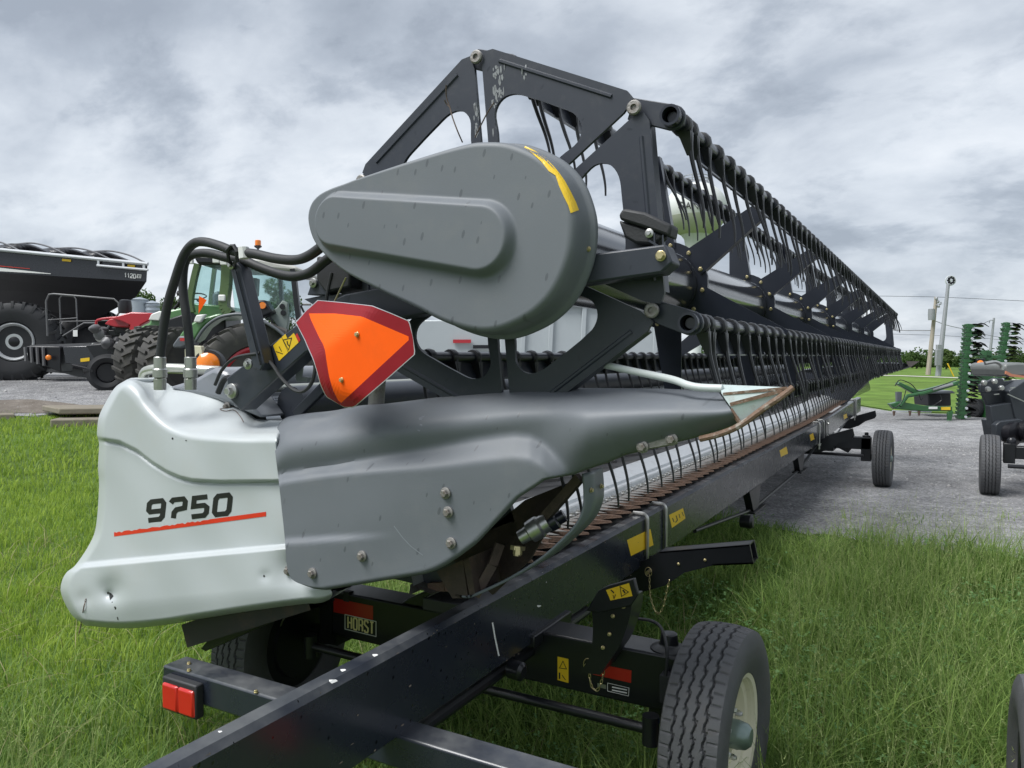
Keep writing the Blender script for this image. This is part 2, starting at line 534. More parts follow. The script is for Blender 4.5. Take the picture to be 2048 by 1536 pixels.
# ================================================================== the ground
def gz(x, y):
    dep = x * FH.x + y * FH.y
    lat = x * RT.x + y * RT.y
    if dep < 0.5: return 0.0
    a = lat / dep
    side = 1 - sstep(-0.42, -0.06, a)
    return 1.12 * sstep(5.5, 19.0, dep) * side
def ground_mat(name, cols, scale, bumpk, bscale, dark=0.0, extra=None):
    m = bpy.data.materials.new(name); m.use_nodes = True
    t = m.node_tree; b = t.nodes['Principled BSDF']
    tcn = N(t, 'ShaderNodeTexCoord')
    nz = N(t, 'ShaderNodeTexNoise'); nz.inputs['Scale'].default_value = scale; nz.inputs['Detail'].default_value = 10; nz.inputs['Roughness'].default_value = 0.7
    L(t, tcn.outputs['Object'], nz.inputs['Vector'])
    r = N(t, 'ShaderNodeValToRGB'); el = r.color_ramp.elements
    el[0].position = 0.3; el[0].color = (*cols[0], 1); el[1].position = 0.72; el[1].color = (*cols[2], 1)
    k = el.new(0.5); k.color = (*cols[1], 1)
    L(t, nz.outputs[0], r.inputs[0])
    big = N(t, 'ShaderNodeTexNoise'); big.inputs['Scale'].default_value = 0.35; big.inputs['Detail'].default_value = 6
    L(t, tcn.outputs['Object'], big.inputs['Vector'])
    mx = N(t, 'ShaderNodeMix', data_type='RGBA'); mx.blend_type = 'MULTIPLY'; mx.inputs['Factor'].default_value = 0.8
    r2 = N(t, 'ShaderNodeValToRGB'); r2.color_ramp.elements[0].position = 0.3; r2.color_ramp.elements[0].color = (0.46, 0.455, 0.45, 1); r2.color_ramp.elements[1].position = 0.7; r2.color_ramp.elements[1].color = (1, 1, 1, 1)
    L(t, big.outputs[0], r2.inputs[0]); L(t, r.outputs[0], mx.inputs['A']); L(t, r2.outputs[0], mx.inputs['B'])
    L(t, mx.outputs['Result'], b.inputs['Base Color'])
    b.inputs['Roughness'].default_value = 0.95; b.inputs['Specular IOR Level'].default_value = 0.15
    vo = N(t, 'ShaderNodeTexVoronoi'); vo.inputs['Scale'].default_value = bscale
    L(t, tcn.outputs['Object'], vo.inputs['Vector'])
    bp = N(t, 'ShaderNodeBump'); bp.inputs['Strength'].default_value = bumpk; bp.inputs['Distance'].default_value = 0.02
    L(t, vo.outputs['Distance'], bp.inputs['Height']); L(t, bp.outputs[0], b.inputs['Normal'])
    if extra:
        sp = N(t, 'ShaderNodeSeparateColor'); L(t, vo.outputs['Color'], sp.inputs[0])
        mr = N(t, 'ShaderNodeMapRange'); mr.inputs['To Min'].default_value = extra[0]; mr.inputs['To Max'].default_value = extra[1]
        L(t, sp.outputs[0], mr.inputs[0])
        m2 = N(t, 'ShaderNodeMix', data_type='RGBA'); m2.blend_type = 'MULTIPLY'; m2.inputs['Factor'].default_value = 1.0
        L(t, mx.outputs['Result'], m2.inputs['A']); L(t, mr.outputs[0], m2.inputs['B'])
        L(t, m2.outputs['Result'], b.inputs['Base Color'])
    return m
G_GRASS = ground_mat('turf_soil', ((0.050, 0.085, 0.020), (0.090, 0.150, 0.032), (0.140, 0.215, 0.048)), 5.0, 0.5, 30)
G_GRAVEL = ground_mat('crushed_limestone', ((0.23, 0.23, 0.24), (0.33, 0.33, 0.335), (0.46, 0.46, 0.455)), 3.5, 0.9, 42, extra=(0.62, 1.25))
G_DIRT = ground_mat('bare_dirt', ((0.14, 0.12, 0.10), (0.20, 0.175, 0.15), (0.27, 0.24, 0.21)), 4.0, 0.6, 40, extra=(0.8, 1.15))

def polar_sheet(name, rads, angs, mat_, zoff, mask=None):
    rows = []
    for r_ in rads:
        row = []
        for a in angs:
            x = r_ * math.sin(a); y = r_ * math.cos(a)
            row.append(Vector((x, y, gz(x, y) + zoff)))
        rows.append(row)
    return MB().grid(rows)
rads = [0.0, 0.5, 1, 1.5, 2, 2.5, 3, 3.5, 4, 4.5, 5] + [5 * 1.07 ** i for i in range(1, 40)] + [90, 120, 170, 250, 400, 700, 1300, 2400]
angs = [R(a) for a in np.linspace(-180, 180, 241)]
o = polar_sheet('ground', rads, angs, G_GRASS, 0).build('ground', G_GRASS, None, smooth=60)
tag(o, 'short green grass ground reaching to the horizon', None, kind='structure')
# gravel yard
def gsheet(name, near, far, nx, ny, zoff, mat_, jag=0.12, lab=None):
    A = resample(near, nx); B = resample(far, nx)
    rows = []
    for j in range(ny + 1):
        f = (j / ny) ** 2.2
        row = []
        for i in range(nx + 1):
            q = A[i].lerp(B[i], f)
            k = jag * max(0, 1 - f * 40) * (math.sin(i * 0.9) * 0.5 + math.sin(i * 2.3 + 1) * 0.3 + math.sin(i * 5.1) * 0.2)
            d = (B[i] - A[i]).normalized() * k
            x, y = q.x + d.x, q.y + d.y
            row.append(Vector((x, y, gz(x, y) + zoff)))
        rows.append(row)
    o = MB().grid(rows).build(name, mat_, None, smooth=60)
    return tag(o, lab, None, kind='structure')
def at_g(px, py):
    """point where the line of sight meets the ground"""
    d = ray(px, py); k = 1.0
    for i in range(4000):
        q = EYE + d * k
        if q.z <= gz(q.x, q.y): return q
        k *= 1.004
    return q
near = [at_g(-500, 845), at_g(-200, 842), at_g(0, 834), at_g(100, 832), at_g(200, 830)]
near += [Vector((-6.4, 9.4, 0)), Vector((-4.2, 8.6, 0)), Vector((-2.8, 8.2, 0)), at_z(1480, 1046), at_z(1700, 1080), at_z(1880, 1102), at_z(2048, 1120), at_z(2300, 1160), Vector((4.5, 6.2, 0)), Vector((9, 4, 0))]
near = [Vector((q.x, q.y)) for q in near]
far = []
for px, dep in ((-500, 60), (0, 62), (300, 62), (600, 60), (900, 56), (1200, 50), (1500, 36), (1700, 27), (1790, 23.4), (1850, 22.8), (1930, 22.4), (2048, 22), (2300, 21), (2700, 20), (3300, 18)):
    q = at_d(px, 713, dep); far.append(Vector((q.x, q.y)))
gsheet('gravel_yard', near, far, 260, 60, 0.006, G_GRAVEL, 0.16, 'pale grey crushed gravel yard around the parked machines')
# bare dirt by the slabs
dn = [at_g(px, py) for px, py in ((-150, 832), (0, 829), (60, 828), (120, 826), (190, 822))]
dfr = [at_g(px, py) for px, py in ((-150, 806), (0, 802), (60, 800), (120, 806), (190, 815))]
gsheet('dirt_patch', [Vector((q.x, q.y)) for q in dn], [Vector((q.x, q.y)) for q in dfr], 40, 8, 0.012, G_DIRT, 0.1, 'bare brown dirt strip at the edge of the gravel')
# ================================================================== the header (one machine)
HD = thing('combine_header', 'long black and grey combine header with pick-up reel resting on the trailer', 'combine header', (-1.6, 7.0, 0.0))
Y0, Y1 = 2.05, 13.4               # the two ends of the reel
RC = Vector((-1.215, 0, 2.05))     # reel axis (x, z)
RR = 0.563                         # bolt circle of the six bats
VA = [R(95.5 - 60 * k) for k in range(6)]
BOFF = Vector((0.103, 0, -0.036))  # the plates run off-centre to hold the tines upright
RX = RC + BOFF                     # true reel axis

def coons(bottom, top, left, right, nu, nv, by_x=False):
    B = resample(bottom, nu, by_x); T = resample(top, nu, by_x)
    Lf = resample(left, nv); Rg = resample(right, nv)
    rows = []
    for j in range(nv + 1):
        v = j / nv; row = []
        for i in range(nu + 1):
            u = i / nu
            p = B[i] * (1 - v) + T[i] * v + Lf[j] * (1 - u) + Rg[j] * u
            p -= B[0] * ((1 - u) * (1 - v)) + B[nu] * (u * (1 - v)) + T[0] * ((1 - u) * v) + T[nu] * (u * v)
            row.append((p.x, p.y, u, v))
        rows.append(row)
    return rows
def V2(l): return [Vector((a, b)) for a, b in l]

# ---------------- pale rear end shield
wl = smooth_path(V2([(170, 1251), (143, 1229), (123, 1190), (123, 1165), (133, 1145), (151, 1130), (178, 1090), (192, 1052), (198, 973), (196, 934), (198, 888), (194, 868), (198, 833), (213, 802), (231, 774), (254, 759)]), 5)
wb = smooth_path(V2([(170, 1251), (248, 1257), (330, 1250), (400, 1238), (500, 1222), (600, 1209), (639, 1206), (659, 1199)]), 5)
wr = smooth_path(V2([(659, 1199), (664, 1184), (640, 1150), (620, 1100), (605, 1000), (590, 900), (585, 868)]), 5)
wt = smooth_path(V2([(254, 759), (270, 764), (286, 779), (303, 805), (334, 837), (366, 855), (412, 865), (491, 868), (540, 867), (585, 868)]), 5)
wk = smooth_path(V2([(262, 756), (285, 755), (311, 758), (334, 766), (346, 773), (373, 769), (400, 767), (424, 774), (459, 803), (491, 819), (506, 833), (518, 839), (561, 841), (595, 838)]), 5)
crease = [(190, 880), (198, 880), (240, 887), (276, 905), (305, 928), (334, 946), (360, 957), (385, 963), (440, 966), (600, 964)]
shelf = [(120, 1136), (151, 1129), (300, 1115), (450, 1101), (569, 1090), (620, 1086)]
GLX = [(840, 575), (858, 553), (888, 549), (958, 557), (1071, 569), (1126, 573), (1151, 579), (1172, 612)]
def white_y(x, y, u, v):
    d = 0.0
    s = y - interp(crease, x)                    # + below
    d += 0.018 * (1 - sstep(-6, 1, s)) - 0.007 * math.exp(-((s - 1) / 3.5) ** 2)
    s2 = y - interp(shelf, x)
    d += 0.034 * sstep(-3, 9, s2) * (1 - 0.5 * sstep(80, 150, s2))
    d += 0.02 * math.sin(math.pi * min(1, max(0, u))) ** 0.5
    for cx_, cy_, rr_, a in ((222, 1180, 26, -0.018), (222, 1190, 10, -0.012), (603, 1135, 42, -0.03), (530, 1152, 12, -0.004), (168, 1197, 16, -0.006)):
        d += a * math.exp(-(((x - cx_) ** 2 + (y - cy_) ** 2) / rr_ ** 2))
    e = 0.0
    for dist, wd, k in ((u, 0.035, 0.07), (v, 0.045, 0.09), (1 - v, 0.06, 0.035)):
        if dist < wd: e += k * (1 - dist / wd) ** 2
    gx_ = interp(GLX, y)
    d -= 0.045 * sstep(gx_ + 2, gx_ + 14, x) * (1 - sstep(1150, 1180, y))
    d += 0.003 * math.sin(x * 0.021 + y * 0.013) + 0.002 * math.sin(x * 0.05 - y * 0.031)
    return 1.885 - d + e
rows = []
for row in coons(wb, wt, wl, wr, 150, 190):
    rows.append([at_y(x, y, white_y(x, y, u, v)) for x, y, u, v in row])
T_ = resample(wt, 150); K_ = resample(wk, 150)
for j in range(1, 13):
    f = j / 12.0
    rr = []
    for i in range(151):
        q = T_[i].lerp(K_[i], f)
        yy = white_y(T_[i].x, T_[i].y, i / 150, 1.0) + 0.22 * f + 0.012 * math.sin(f * math.pi)
        yy += 0.012 * math.sin(q.x * 0.05) * f * (1 - f) * 4
        rr.append(at_y(q.x, q.y, yy))
    rows.append(rr)
rows.append([q + Vector((0, 0.02, -0.06)) for q in rows[-1]])
rows.insert(0, [q + Vector((0.0, 0.10, 0.015)) for q in rows[0]])
for r_ in rows:
    r_.insert(0, r_[0] + Vector((0.02, 0.12, 0))); 
END = MB().grid(rows).build('end_shield', M_WHITE, HD, smooth=50)
END['label'] = 'pale grey moulded plastic rear end shield marked 9250'
hit = surf_hit(END)
# worn number and stripe
q9 = []
def dig(path, ox, oy, sx, sy, wd):
    return stroke_quads([(ox + a * sx + b * 4, oy - b * sy - a * sx * 0.11) for a, b in path], wd)
for c, ox in (('9', 297), ('2', 340), ('5', 385), ('0', 430)):
    for path in GL[c]:
        pth = path
        if c == '2': pth = [(0, .85), (.15, 1), (.85, 1), (1, .85), (1, .5), (.45, .45), (.3, .3), (.3, 0)]
        q9 += dig(pth, ox - 2, 1041 - (ox - 297) * 0.085, 29, 37, 10)
decal('number_print', q9, hit, M_INK, END)
rs = []
for i in range(60):
    a = i / 60; b = (i + 1) / 60
    def pt(t, k):
        return (228 + 304 * t, 1073 - 40.5 * t - (0 if k else (9 - (0 if t > 0.62 else 3.2 * abs(math.sin(t * 37) * math.sin(t * 91))))))
    rs.append((pt(a, 0), pt(b, 0), pt(b, 1), pt(a, 1)))
decal('stripe_print', rs, hit, M_REDINK, END)
decal('chip_mark', [[(222 + 5 * math.cos(t) * k, 1192 + 9 * math.sin(t) * k) for t, k in ((0, 1), (1, .6), (2, 1), (3, .7), (4, 1.1), (5, .6))],
                    [(216 + 2 * math.cos(t), 1186 + 3 * math.sin(t)) for t in (0, 1.2, 2.4, 3.6, 4.8)],
                    [(345 + 2 * math.cos(t), 877 + 2.5 * math.sin(t)) for t in (0, 1.2, 2.4, 3.6, 4.8)],
                    [(372 + 1.5 * math.cos(t), 881 + 1.5 * math.sin(t)) for t in (0, 1.2, 2.4, 3.6, 4.8)],
                    [(528 + 2 * math.cos(t), 1152 + 2.5 * math.sin(t)) for t in (0, 1.2, 2.4, 3.6, 4.8)],
                    [(225, 1203), (232, 1215), (237, 1240), (235, 1240), (229, 1216), (223, 1204)]], hit, M_INK, END)
# little rusty chain and wire on the shield
def chain(name, pts, mat_, parent, link=0.022, r=0.0022, wd=0.008):
    P = smooth_path(pts, 8); tot = sum((b - a).length for a, b in zip(P, P[1:]))
    n = max(2, int(tot / (link * 0.78))); S = resample(P, n)
    b = MB()
    for i in range(n):
        a, c = S[i], S[i + 1]; d = (c - a).normalized(); m = (a + c) / 2
        side = d.cross(Vector((0.3, 1, 0.1)) if i % 2 else Vector((1, 0.1, 0.3))).normalized()
        lp = []
        for k in range(10):
            th = 2 * math.pi * k / 10
            lp.append(m + d * (math.cos(th) * link / 2) + side * (math.sin(th) * wd / 2))
        b.tube(lp, r, 5, closed=True)
    return b.build(name, mat_, parent)
h0 = hit(172, 1198, 0.004)
chain('chain', [h0, hit(166, 1222, 0.006), hit(163, 1244, 0.004) or h0 + Vector((0, -.01, -.07)), h0 + Vector((-0.02, -0.02, -0.14))], M_RUST, END, 0.014, 0.0012, 0.005)
wp = [hit(a, b, 0.006) for a, b in ((470, 812), (455, 815), (440, 818), (452, 822), (468, 820), (480, 832), (487, 844))]
MB().tube(smooth_path([q for q in wp if q], 5), 0.0013, 5).build('wire', M_RUST, END)
for px, py in ((455, 813), (578, 1141)):
    hh = hit(px, py, 0.0)
    if hh: inst('fastener', BOLT_BIG, END, hh, (0, 0, 0))

# ---------------- grey divider shield
gl = smooth_path(V2([(612, 1172), (590, 1163), (579, 1151), (573, 1126), (569, 1071), (557, 958), (549, 888), (553, 858)]), 5)
gt = smooth_path(V2([(553, 858), (562, 843), (578, 833), (620, 826), (668, 821), (719, 811), (773, 807), (863, 796), (940, 787), (1008, 780), (1086, 776), (1200, 776), (1300, 777), (1344, 778), (1437, 784)]), 5)
gr = V2([(1476, 847), (1459, 815), (1437, 784)])
gb = V2([(612, 1172), (630, 1178), (652, 1180), (690, 1174), (750, 1164), (850, 1148), (872, 1141), (892, 1131), (921, 1112), (954, 1087), (996, 1042), (1037, 996), (1075, 971), (1090, 960), (1120, 954), (1150, 949), (1166, 942), (1217, 925), (1251, 910), (1283, 903), (1349, 886), (1400, 873), (1461, 854), (1476, 847)])
ridge = [(550, 953), (700, 928), (852, 903), (950, 885), (1027, 876), (1060, 880), (1086, 893), (1110, 915), (1130, 935), (1150, 960), (1200, 1000)]
top_y = [(a.x, a.y) for a in gt]
ridge2 = [(560, 1080), (765, 1067), (900, 1060)]
def grey_y(x, y, u, v):
    yr = interp(ridge, x); yt = interp(top_y, x)
    s = y - yr
    fade = 1 - sstep(1080, 1180, x)
    wide = lerp(16, 46, sstep(600, 980, x))
    d = 0.0
    span = max(30, yr - yt)
    f = (y - yt) / span
    if s < 0:
        up = lerp(0.026, 0.012, sstep(800, 1150, x)) * math.sin(math.pi * min(1, max(0, f)) ** 0.75) if f > 0 else 0
        d += up
    d += fade * (0.052 * sstep(-wide * 0.35, wide, s))
    s2 = y - interp(ridge2, x)
    d += 0.014 * sstep(-3, 10, s2) * (1 - sstep(640, 800, x))
    d += (1 - fade) * 0.05 * math.sin(math.pi * min(1, max(0, v)))
    e = 0.0
    rw = lerp(100, 58, sstep(700, 1400, x))
    if y - yt < rw: e += 0.16 * (1 - max(0, y - yt) / rw) ** 3
    if v < 0.025: e += 0.02 * (1 - v / 0.025) ** 2
    d += 0.002 * math.sin(x * 0.017 + 1) + 0.0015 * math.sin(y * 0.03 + x * 0.011)
    return lerp(1.855, 1.99, sstep(560, 1450, x)) - d + e
rows = [[at_y(x, y, grey_y(x, y, u, v)) for x, y, u, v in row] for row in coons(gb, gt, gl, gr, 150, 64, True)]
rows.insert(0, [q + Vector((-0.005, 0.07, 0.02)) for q in rows[0]])
rows.append([q + Vector((0, 0.12, -0.015)) for q in rows[-1]])
for r_ in rows: r_.insert(0, r_[0] + Vector((0.0, 0.03, 0)))
DIV = MB().grid(rows).build('divider_shield', M_SHIELD, HD, smooth=50)
DIV['label'] = 'dark grey moulded crop divider shield'
hit = surf_hit(DIV)
for px, py in ((892, 986), (897, 1024), (903, 1086), (725, 1112), (626, 1146)):
    inst('bolt', BOLT_BIG, DIV, hit(px, py, 0.0))
sc = [stroke_quads([(788, 1052), (805, 1075), (822, 1093), (846, 1111)], 2.0), stroke_quads([(850, 1133), (858, 1142)], 1.6), stroke_quads([(838, 838), (846, 835), (842, 850), (837, 862)], 5)]
decal('scratch', [q for s_ in sc for q in s_], hit, M_TUBE_GREY, DIV, 0.0008)
# far divider: the same shield mirrored at the other end
far = obj('divider_shield', DIV.data, None, None)
far.scale = (1, -1, 1); far.location = (0.0, 15.7, 0.0)
put(far, HD)
# snout
def snout(yc, sgn, parent):
    a = at_y(1441, 770, 1.97); t_ = at_y(1586, 775, 1.985); c = at_y(1481, 848, 1.97); a2 = at_y(1437, 786, 1.93)
    P = [a, t_, c, at_y(1456, 800, 1.92), at_y(1470, 826, 1.92)]
    Q = [p + Vector((0, 0.11, -0.005)) for p in (a, c)]
    b = MB()
    top1 = at_y(1446, 770, 2.0)
    verts = [at_y(1441, 769, 2.03), at_y(1443, 787, 1.955), at_y(1460, 812, 1.95), at_y(1480, 848, 1.965), at_y(1480, 848, 2.06), t_]
    verts = [Vector(q) for q in verts]
    b.add(verts, [(0, 1, 5), (1, 2, 5), (2, 3, 5), (3, 4, 5), (4, 0, 5), (0, 4, 3, 2, 1)])
    o = b.build('divider_tip', M_WHITE_WORN, parent, smooth=0)
    # brown worn lower edge, ribs
    r1 = MB()
    r1.tube(smooth_path([at_y(1400, 878, 1.955), at_y(1440, 868, 1.95), at_y(1481, 850, 1.955), at_y(1530, 815, 1.965), at_y(1560, 795, 1.972), t_], 4), 0.008, 8)
    r1.tube([at_y(1461, 818, 1.953), at_y(1481, 848, 1.957)], 0.006, 6)
    o2 = r1.build('worn_edge', M_WORN, o)
    r2 = MB()
    r2.bar(at_y(1446, 788, 1.955), at_y(1575, 776, 1.98), 0.004, 0.007); r2.bar(at_y(1460, 809, 1.951), at_y(1565, 781, 1.978), 0.004, 0.009)
    r2.build('rib', M_WORN, o)
    return o
M_WHITE_WORN = mat('scuffed_pale_paint', (0.46, 0.54, 0.53), 0.45, var=0.1, vscale=20, grunge=0.35, grcol=(0.22, 0.13, 0.09), grscale=28)
M_WORN = mat('worn_brown_edge', (0.17, 0.105, 0.07), 0.7, var=0.4, vscale=60, bump=0.3, bscale=120, grunge=0.6, grcol=(0.5, 0.5, 0.46), grscale=40)
M_WORN_DARK = mat('dark_worn_tip', (0.06, 0.05, 0.045), 0.6, var=0.3)
SN = snout(0, 1, HD)
farsn = obj('divider_tip', SN.data.copy(), None, None); farsn.data.materials.clear(); farsn.data.materials.append(M_WORN_DARK); farsn.scale = (1, -1, 1); farsn.location = (0, 15.7, 0); put(farsn, HD)
# rod over the divider
rp = [at_y(1160, 718, 2.12), at_y(1250, 739, 2.07), at_y(1340, 758, 2.03), at_y(1375, 770, 2.0), at_y(1400, 775, 1.995), at_y(1445, 777, 1.99)]
MB().tube(smooth_path(rp, 6), 0.0105, 12).build('divider_rod', mat('pale_rod_paint', (0.52, 0.56, 0.55), 0.4, var=0.06), HD)
# stone plate on the divider
b = MB(); pA, pB = hit(1287, 893, 0.0), hit(1345, 878, 0.0)
b.bar(pA + Vector((-.012, 0, 0)), pB + Vector((.012, 0, 0)), 0.012, 0.026)
WP = b.build('wear_plate', M_OLDSTEEL, DIV, bevel=0.004)
inst('bolt', BOLT_BIG, DIV, pA + Vector((0, -0.006, 0))); inst('bolt', BOLT_BIG, DIV, pB + Vector((0, -0.006, 0)))
# curved skid under the divider
sp_ = smooth_path([at_y(a, b_, 2.0) for a, b_ in ((1166, 948), (1169, 983), (1167, 1017), (1152, 1050), (1121, 1083), (1079, 1119), (1017, 1158), (954, 1188), (931, 1194), (910, 1189))], 5)
b = MB(); b.grid([sp_, [q + Vector((0, 0.135, 0)) for q in sp_]])
o = b.build('divider_skid', mat('blue_grey_sheet', (0.135, 0.155, 0.175), 0.35, var=0.1, coat=0.2), HD, smooth=60)
sm = o.modifiers.new('solid', 'SOLIDIFY'); sm.thickness = 0.008; sm.offset = 0
for f_ in (0.03, 0.105):
    inst('rivet', BOLT_SMALL, o, sp_[5] + Vector((0.006, f_, 0)), (0, 0, R(90)))
M_BROWN = mat('brown_worn_steel', (0.11, 0.082, 0.066), 0.65, metal=0.3, var=0.4, vscale=30, bump=0.2, grunge=0.5, grcol=(0.05, 0.04, 0.035))
# dark steel box, knife drive and bearing inside the divider
b = MB()
b.prism([at_y(a, c, 2.0) for a, c in ((873, 1143), (905, 1197), (936, 1196), (925, 1120))], (0, 0.012, 0))
b.prism([at_y(a, c, 2.16) for a, c in ((905, 1120), (985, 1190), (1060, 1120), (1150, 960), (1050, 1000))], (0, 0.01, 0))
b.prism([at_y(a, c, 2.0) for a, c in ((926, 1122), (940, 1196), (950, 1186), (938, 1115))], (0, 0.16, 0))
b.build('knife_drive_box', mat('dark_rusty_steel', (0.05, 0.036, 0.028), 0.7, var=0.5, vscale=25, bump=0.3, grunge=0.5, grcol=(0.12, 0.08, 0.05)), HD, smooth=0)
b = MB(); b.bar(at_y(950, 1192, 2.03), at_y(985, 1130, 2.06), 0.01, 0.03); b.bar(at_y(985, 1130, 2.06), at_y(1000, 1088, 2.08), 0.01, 0.03)
b.build('divider_brace', M_BROWN, HD, smooth=0)
b = MB(); b.bar(at_y(1085, 1040, 2.08), at_y(1160, 955, 2.05), 0.02, 0.028); b.build('divider_strap', M_BROWN, HD, smooth=0)
b = MB(); p0 = at_y(1040, 1076, 2.05); ax_ = (at_y(1088, 1048, 2.08) - p0)
b.lathe([(0.022, 0), (0.024, 0.03), (0.034, 0.035), (0.036, 0.07), (0.030, 0.078), (0.03, 0.1)], p0, ax_, 20)
b.build('knife_drive_hub', M_STEEL, HD)
b = MB(); b.lathe([(0.026, 0), (0.028, 0.03), (0.02, 0.036), (0.02, 0.06)], at_y(1095, 1050, 2.09), ax_, 16); b.build('knife_drive_coupling', M_BLACK, HD)
b = MB(); b.lathe([(0.024, 0), (0.024, 0.012), (0.012, 0.014), (0.012, 0.03)], at_y(1036, 1092, 2.06), (0, -0.2, -1), 8)
b.build('drive_washer', M_BRASS, HD)
o = MB().lathe([(0.014, 0), (0.014, 0.02)], at_y(1036, 1096, 2.05), (0, -0.2, -1), 6).build('drive_bolt', M_BRASS, HD)

# ---------------- drive cover (teardrop)
cf = V2([(614, 441), (618, 412), (632, 392), (655, 378), (690, 365), (722, 353), (830, 317), (920, 290), (965, 283), (1019, 287), (1077, 312), (1116, 350), (1138, 400), (1146, 450), (1138, 515), (1110, 580), (1070, 624), (1019, 652), (975, 663), (930, 658), (880, 641), (830, 615), (760, 582), (690, 545), (650, 512), (625, 480)])
cf = smooth_path(cf, 9, True)
YF = 1.835
ol = [at_y(q.x, q.y, YF) for q in cf]
S0 = at_y(700, 446, YF); S1 = at_y(955, 474, YF)
def near_seg(p, a, b):
    t = (p - a).dot(b - a) / (b - a).length_squared
    return a.lerp(b, min(1, max(0, t)))
K0 = at_y(678, 444, YF); K1 = at_y(965, 478, YF)
def emb(p):
    t = min(1, max(0, (p - K0).dot(K1 - K0) / (K1 - K0).length_squared))
    dist = (p - K0.lerp(K1, t)).length
    rad = lerp(0.088, 0.102, t)
    return 0.030 * (1 - sstep(rad - 0.018, rad + 0.008, dist))
rows = []
lev = [(1.075, 0.115), (1.075, 0.105), (1.06, 0.10), (1.035, 0.096), (1.025, 0.088), (1.018, 0.05), (1.010, 0.022), (1.0, 0.009), (0.98, 0.003), (0.95, 0.0)]
for s_, dy in lev:
    row = []
    for p in ol:
        c_ = near_seg(p, S0, S1)
        q = c_ + (p - c_) * s_
        row.append(q + Vector((0, dy - (emb(q) if dy < 0.02 else 0), 0)))
    rows.append(row)
for k in range(1, 61):
    s_ = 0.95 * (1 - k / 60.0)
    row = []
    for p in ol:
        c_ = near_seg(p, S0, S1)
        q = c_ + (p - c_) * s_
        row.append(q + Vector((0, -emb(q), 0)))
    rows.append(row)
for r_ in rows: r_.append(r_[0].copy())
COV = MB().grid(rows).build('drive_cover', M_SHIELD, HD, smooth=50)
COV['label'] = 'dark grey teardrop reel drive cover'
hit = surf_hit(COV)
for px, py in ((1026, 285), (1177, 498), (692, 547), (976, 679)):
    h = hit(px, py, 0.0)
    if h: inst('bolt', BOLT_SMALL, COV, h)
ys = [(1050, 292, 4), (1070, 301, 8), (1090, 315, 11), (1108, 333, 14), (1118, 345, 9), (1130, 362, 15), (1142, 384, 17), (1152, 404, 17), (1158, 420, 18)]
yq = []
for (x0, y0, w0), (x1, y1, w1) in zip(ys, ys[1:]):
    dx, dy = x1 - x0, y1 - y0; l_ = math.hypot(dx, dy); nx, ny = -dy / l_, dx / l_
    yq += quad_grid(((x0, y0), (x1, y1), (x1 + nx * w1, y1 + ny * w1), (x0 + nx * w0, y0 + ny * w0)), 3, 3)
decal('warning_strip', yq, hit, M_YELLOW, COV, 0.002)

# ---------------- reel arm with marker lamp
ARM = MB()
ARM.hexa([at_y(1160, 521, 1.955), at_y(1330, 499, 1.955), at_y(1341, 530, 1.955), at_y(1150, 566, 1.955)] + [at_y(1160, 521, 1.955) + Vector((0, .07, 0)), at_y(1330, 499, 1.955) + Vector((0, .07, 0)), at_y(1341, 530, 1.955) + Vector((0, .07, 0)), at_y(1150, 566, 1.955) + Vector((0, .07, 0))])
arm1 = ARM.build('reel_arm', M_PLATE, HD, bevel=0.006)
b = MB()
def armprism(pts, y, th): b.prism([at_y(px, py, y) for px, py in pts], (0, th, 0))
armprism([(452, 756), (592, 650), (640, 612), (690, 588), (960, 540), (1160, 510), (1330, 488), (1345, 525), (1322, 546), (1150, 570), (900, 620), (720, 648), (610, 706), (481, 822), (460, 800)], 1.955, 0.075)
arm2 = b.build('reel_arm', M_PLATE, HD, bevel=0.006)
bpy.data.objects.remove(arm1)
hit = surf_hit(arm2)
inst('bolt', BOLT_BRASS, arm2, hit(1322, 512, 0.0), scale=(1.5, 1.5, 1.5))
inst('pivot_bolt', BOLT_ZINC, arm2, hit(466, 782, 0.0), scale=(1.15, 1.5, 1.15))
inst('strut_bolt', BOLT_ZINC, arm2, hit(513, 728, 0.0) + Vector((0, -0.035, 0)), scale=(0.8, 0.9, 0.8))
# warning sticker on the arm
decal('warning_sticker', quad_grid(((546, 691), (583, 656), (597, 685), (558, 722)), 3, 3), hit, M_YELLOW, arm2, 0.002)
decal('sticker_head', quad_grid(((583, 656), (588, 652), (601, 680), (597, 685)), 2, 2), hit, M_REDTAPE, arm2, 0.0022)
sk = stroke_quads([(566, 680), (583, 676), (577, 700), (566, 680)], 1.6) + stroke_quads([(574, 682), (575, 688), (578, 692)], 2.2) + stroke_quads([(552, 703), (566, 708)], 1.4) + stroke_quads([(558, 693), (563, 703)], 1.4) + stroke_quads([(563, 674), (577, 706)], 0.8)
decal('sticker_print', sk, hit, M_INK, arm2, 0.003)
# strut that carries the hoses
b = MB(); b.prism([at_y(px, py, 1.90) for px, py in ((459, 530), (471, 523), (480, 533), (528, 728), (520, 742), (506, 735))], (0, 0.05, 0))
st = b.build('hose_strut', M_PLATE, HD, bevel=0.004)
inst('bolt', BOLT_ZINC, st, at_y(464, 531, 1.895), scale=(0.6, 0.8, 0.6))
hs = surf_hit(st)
MB().bar(at_y(470, 540, 1.893), at_y(520, 730, 1.893), 0.005, 0.006).build('strut_rib', M_PLATE, st, smooth=0)
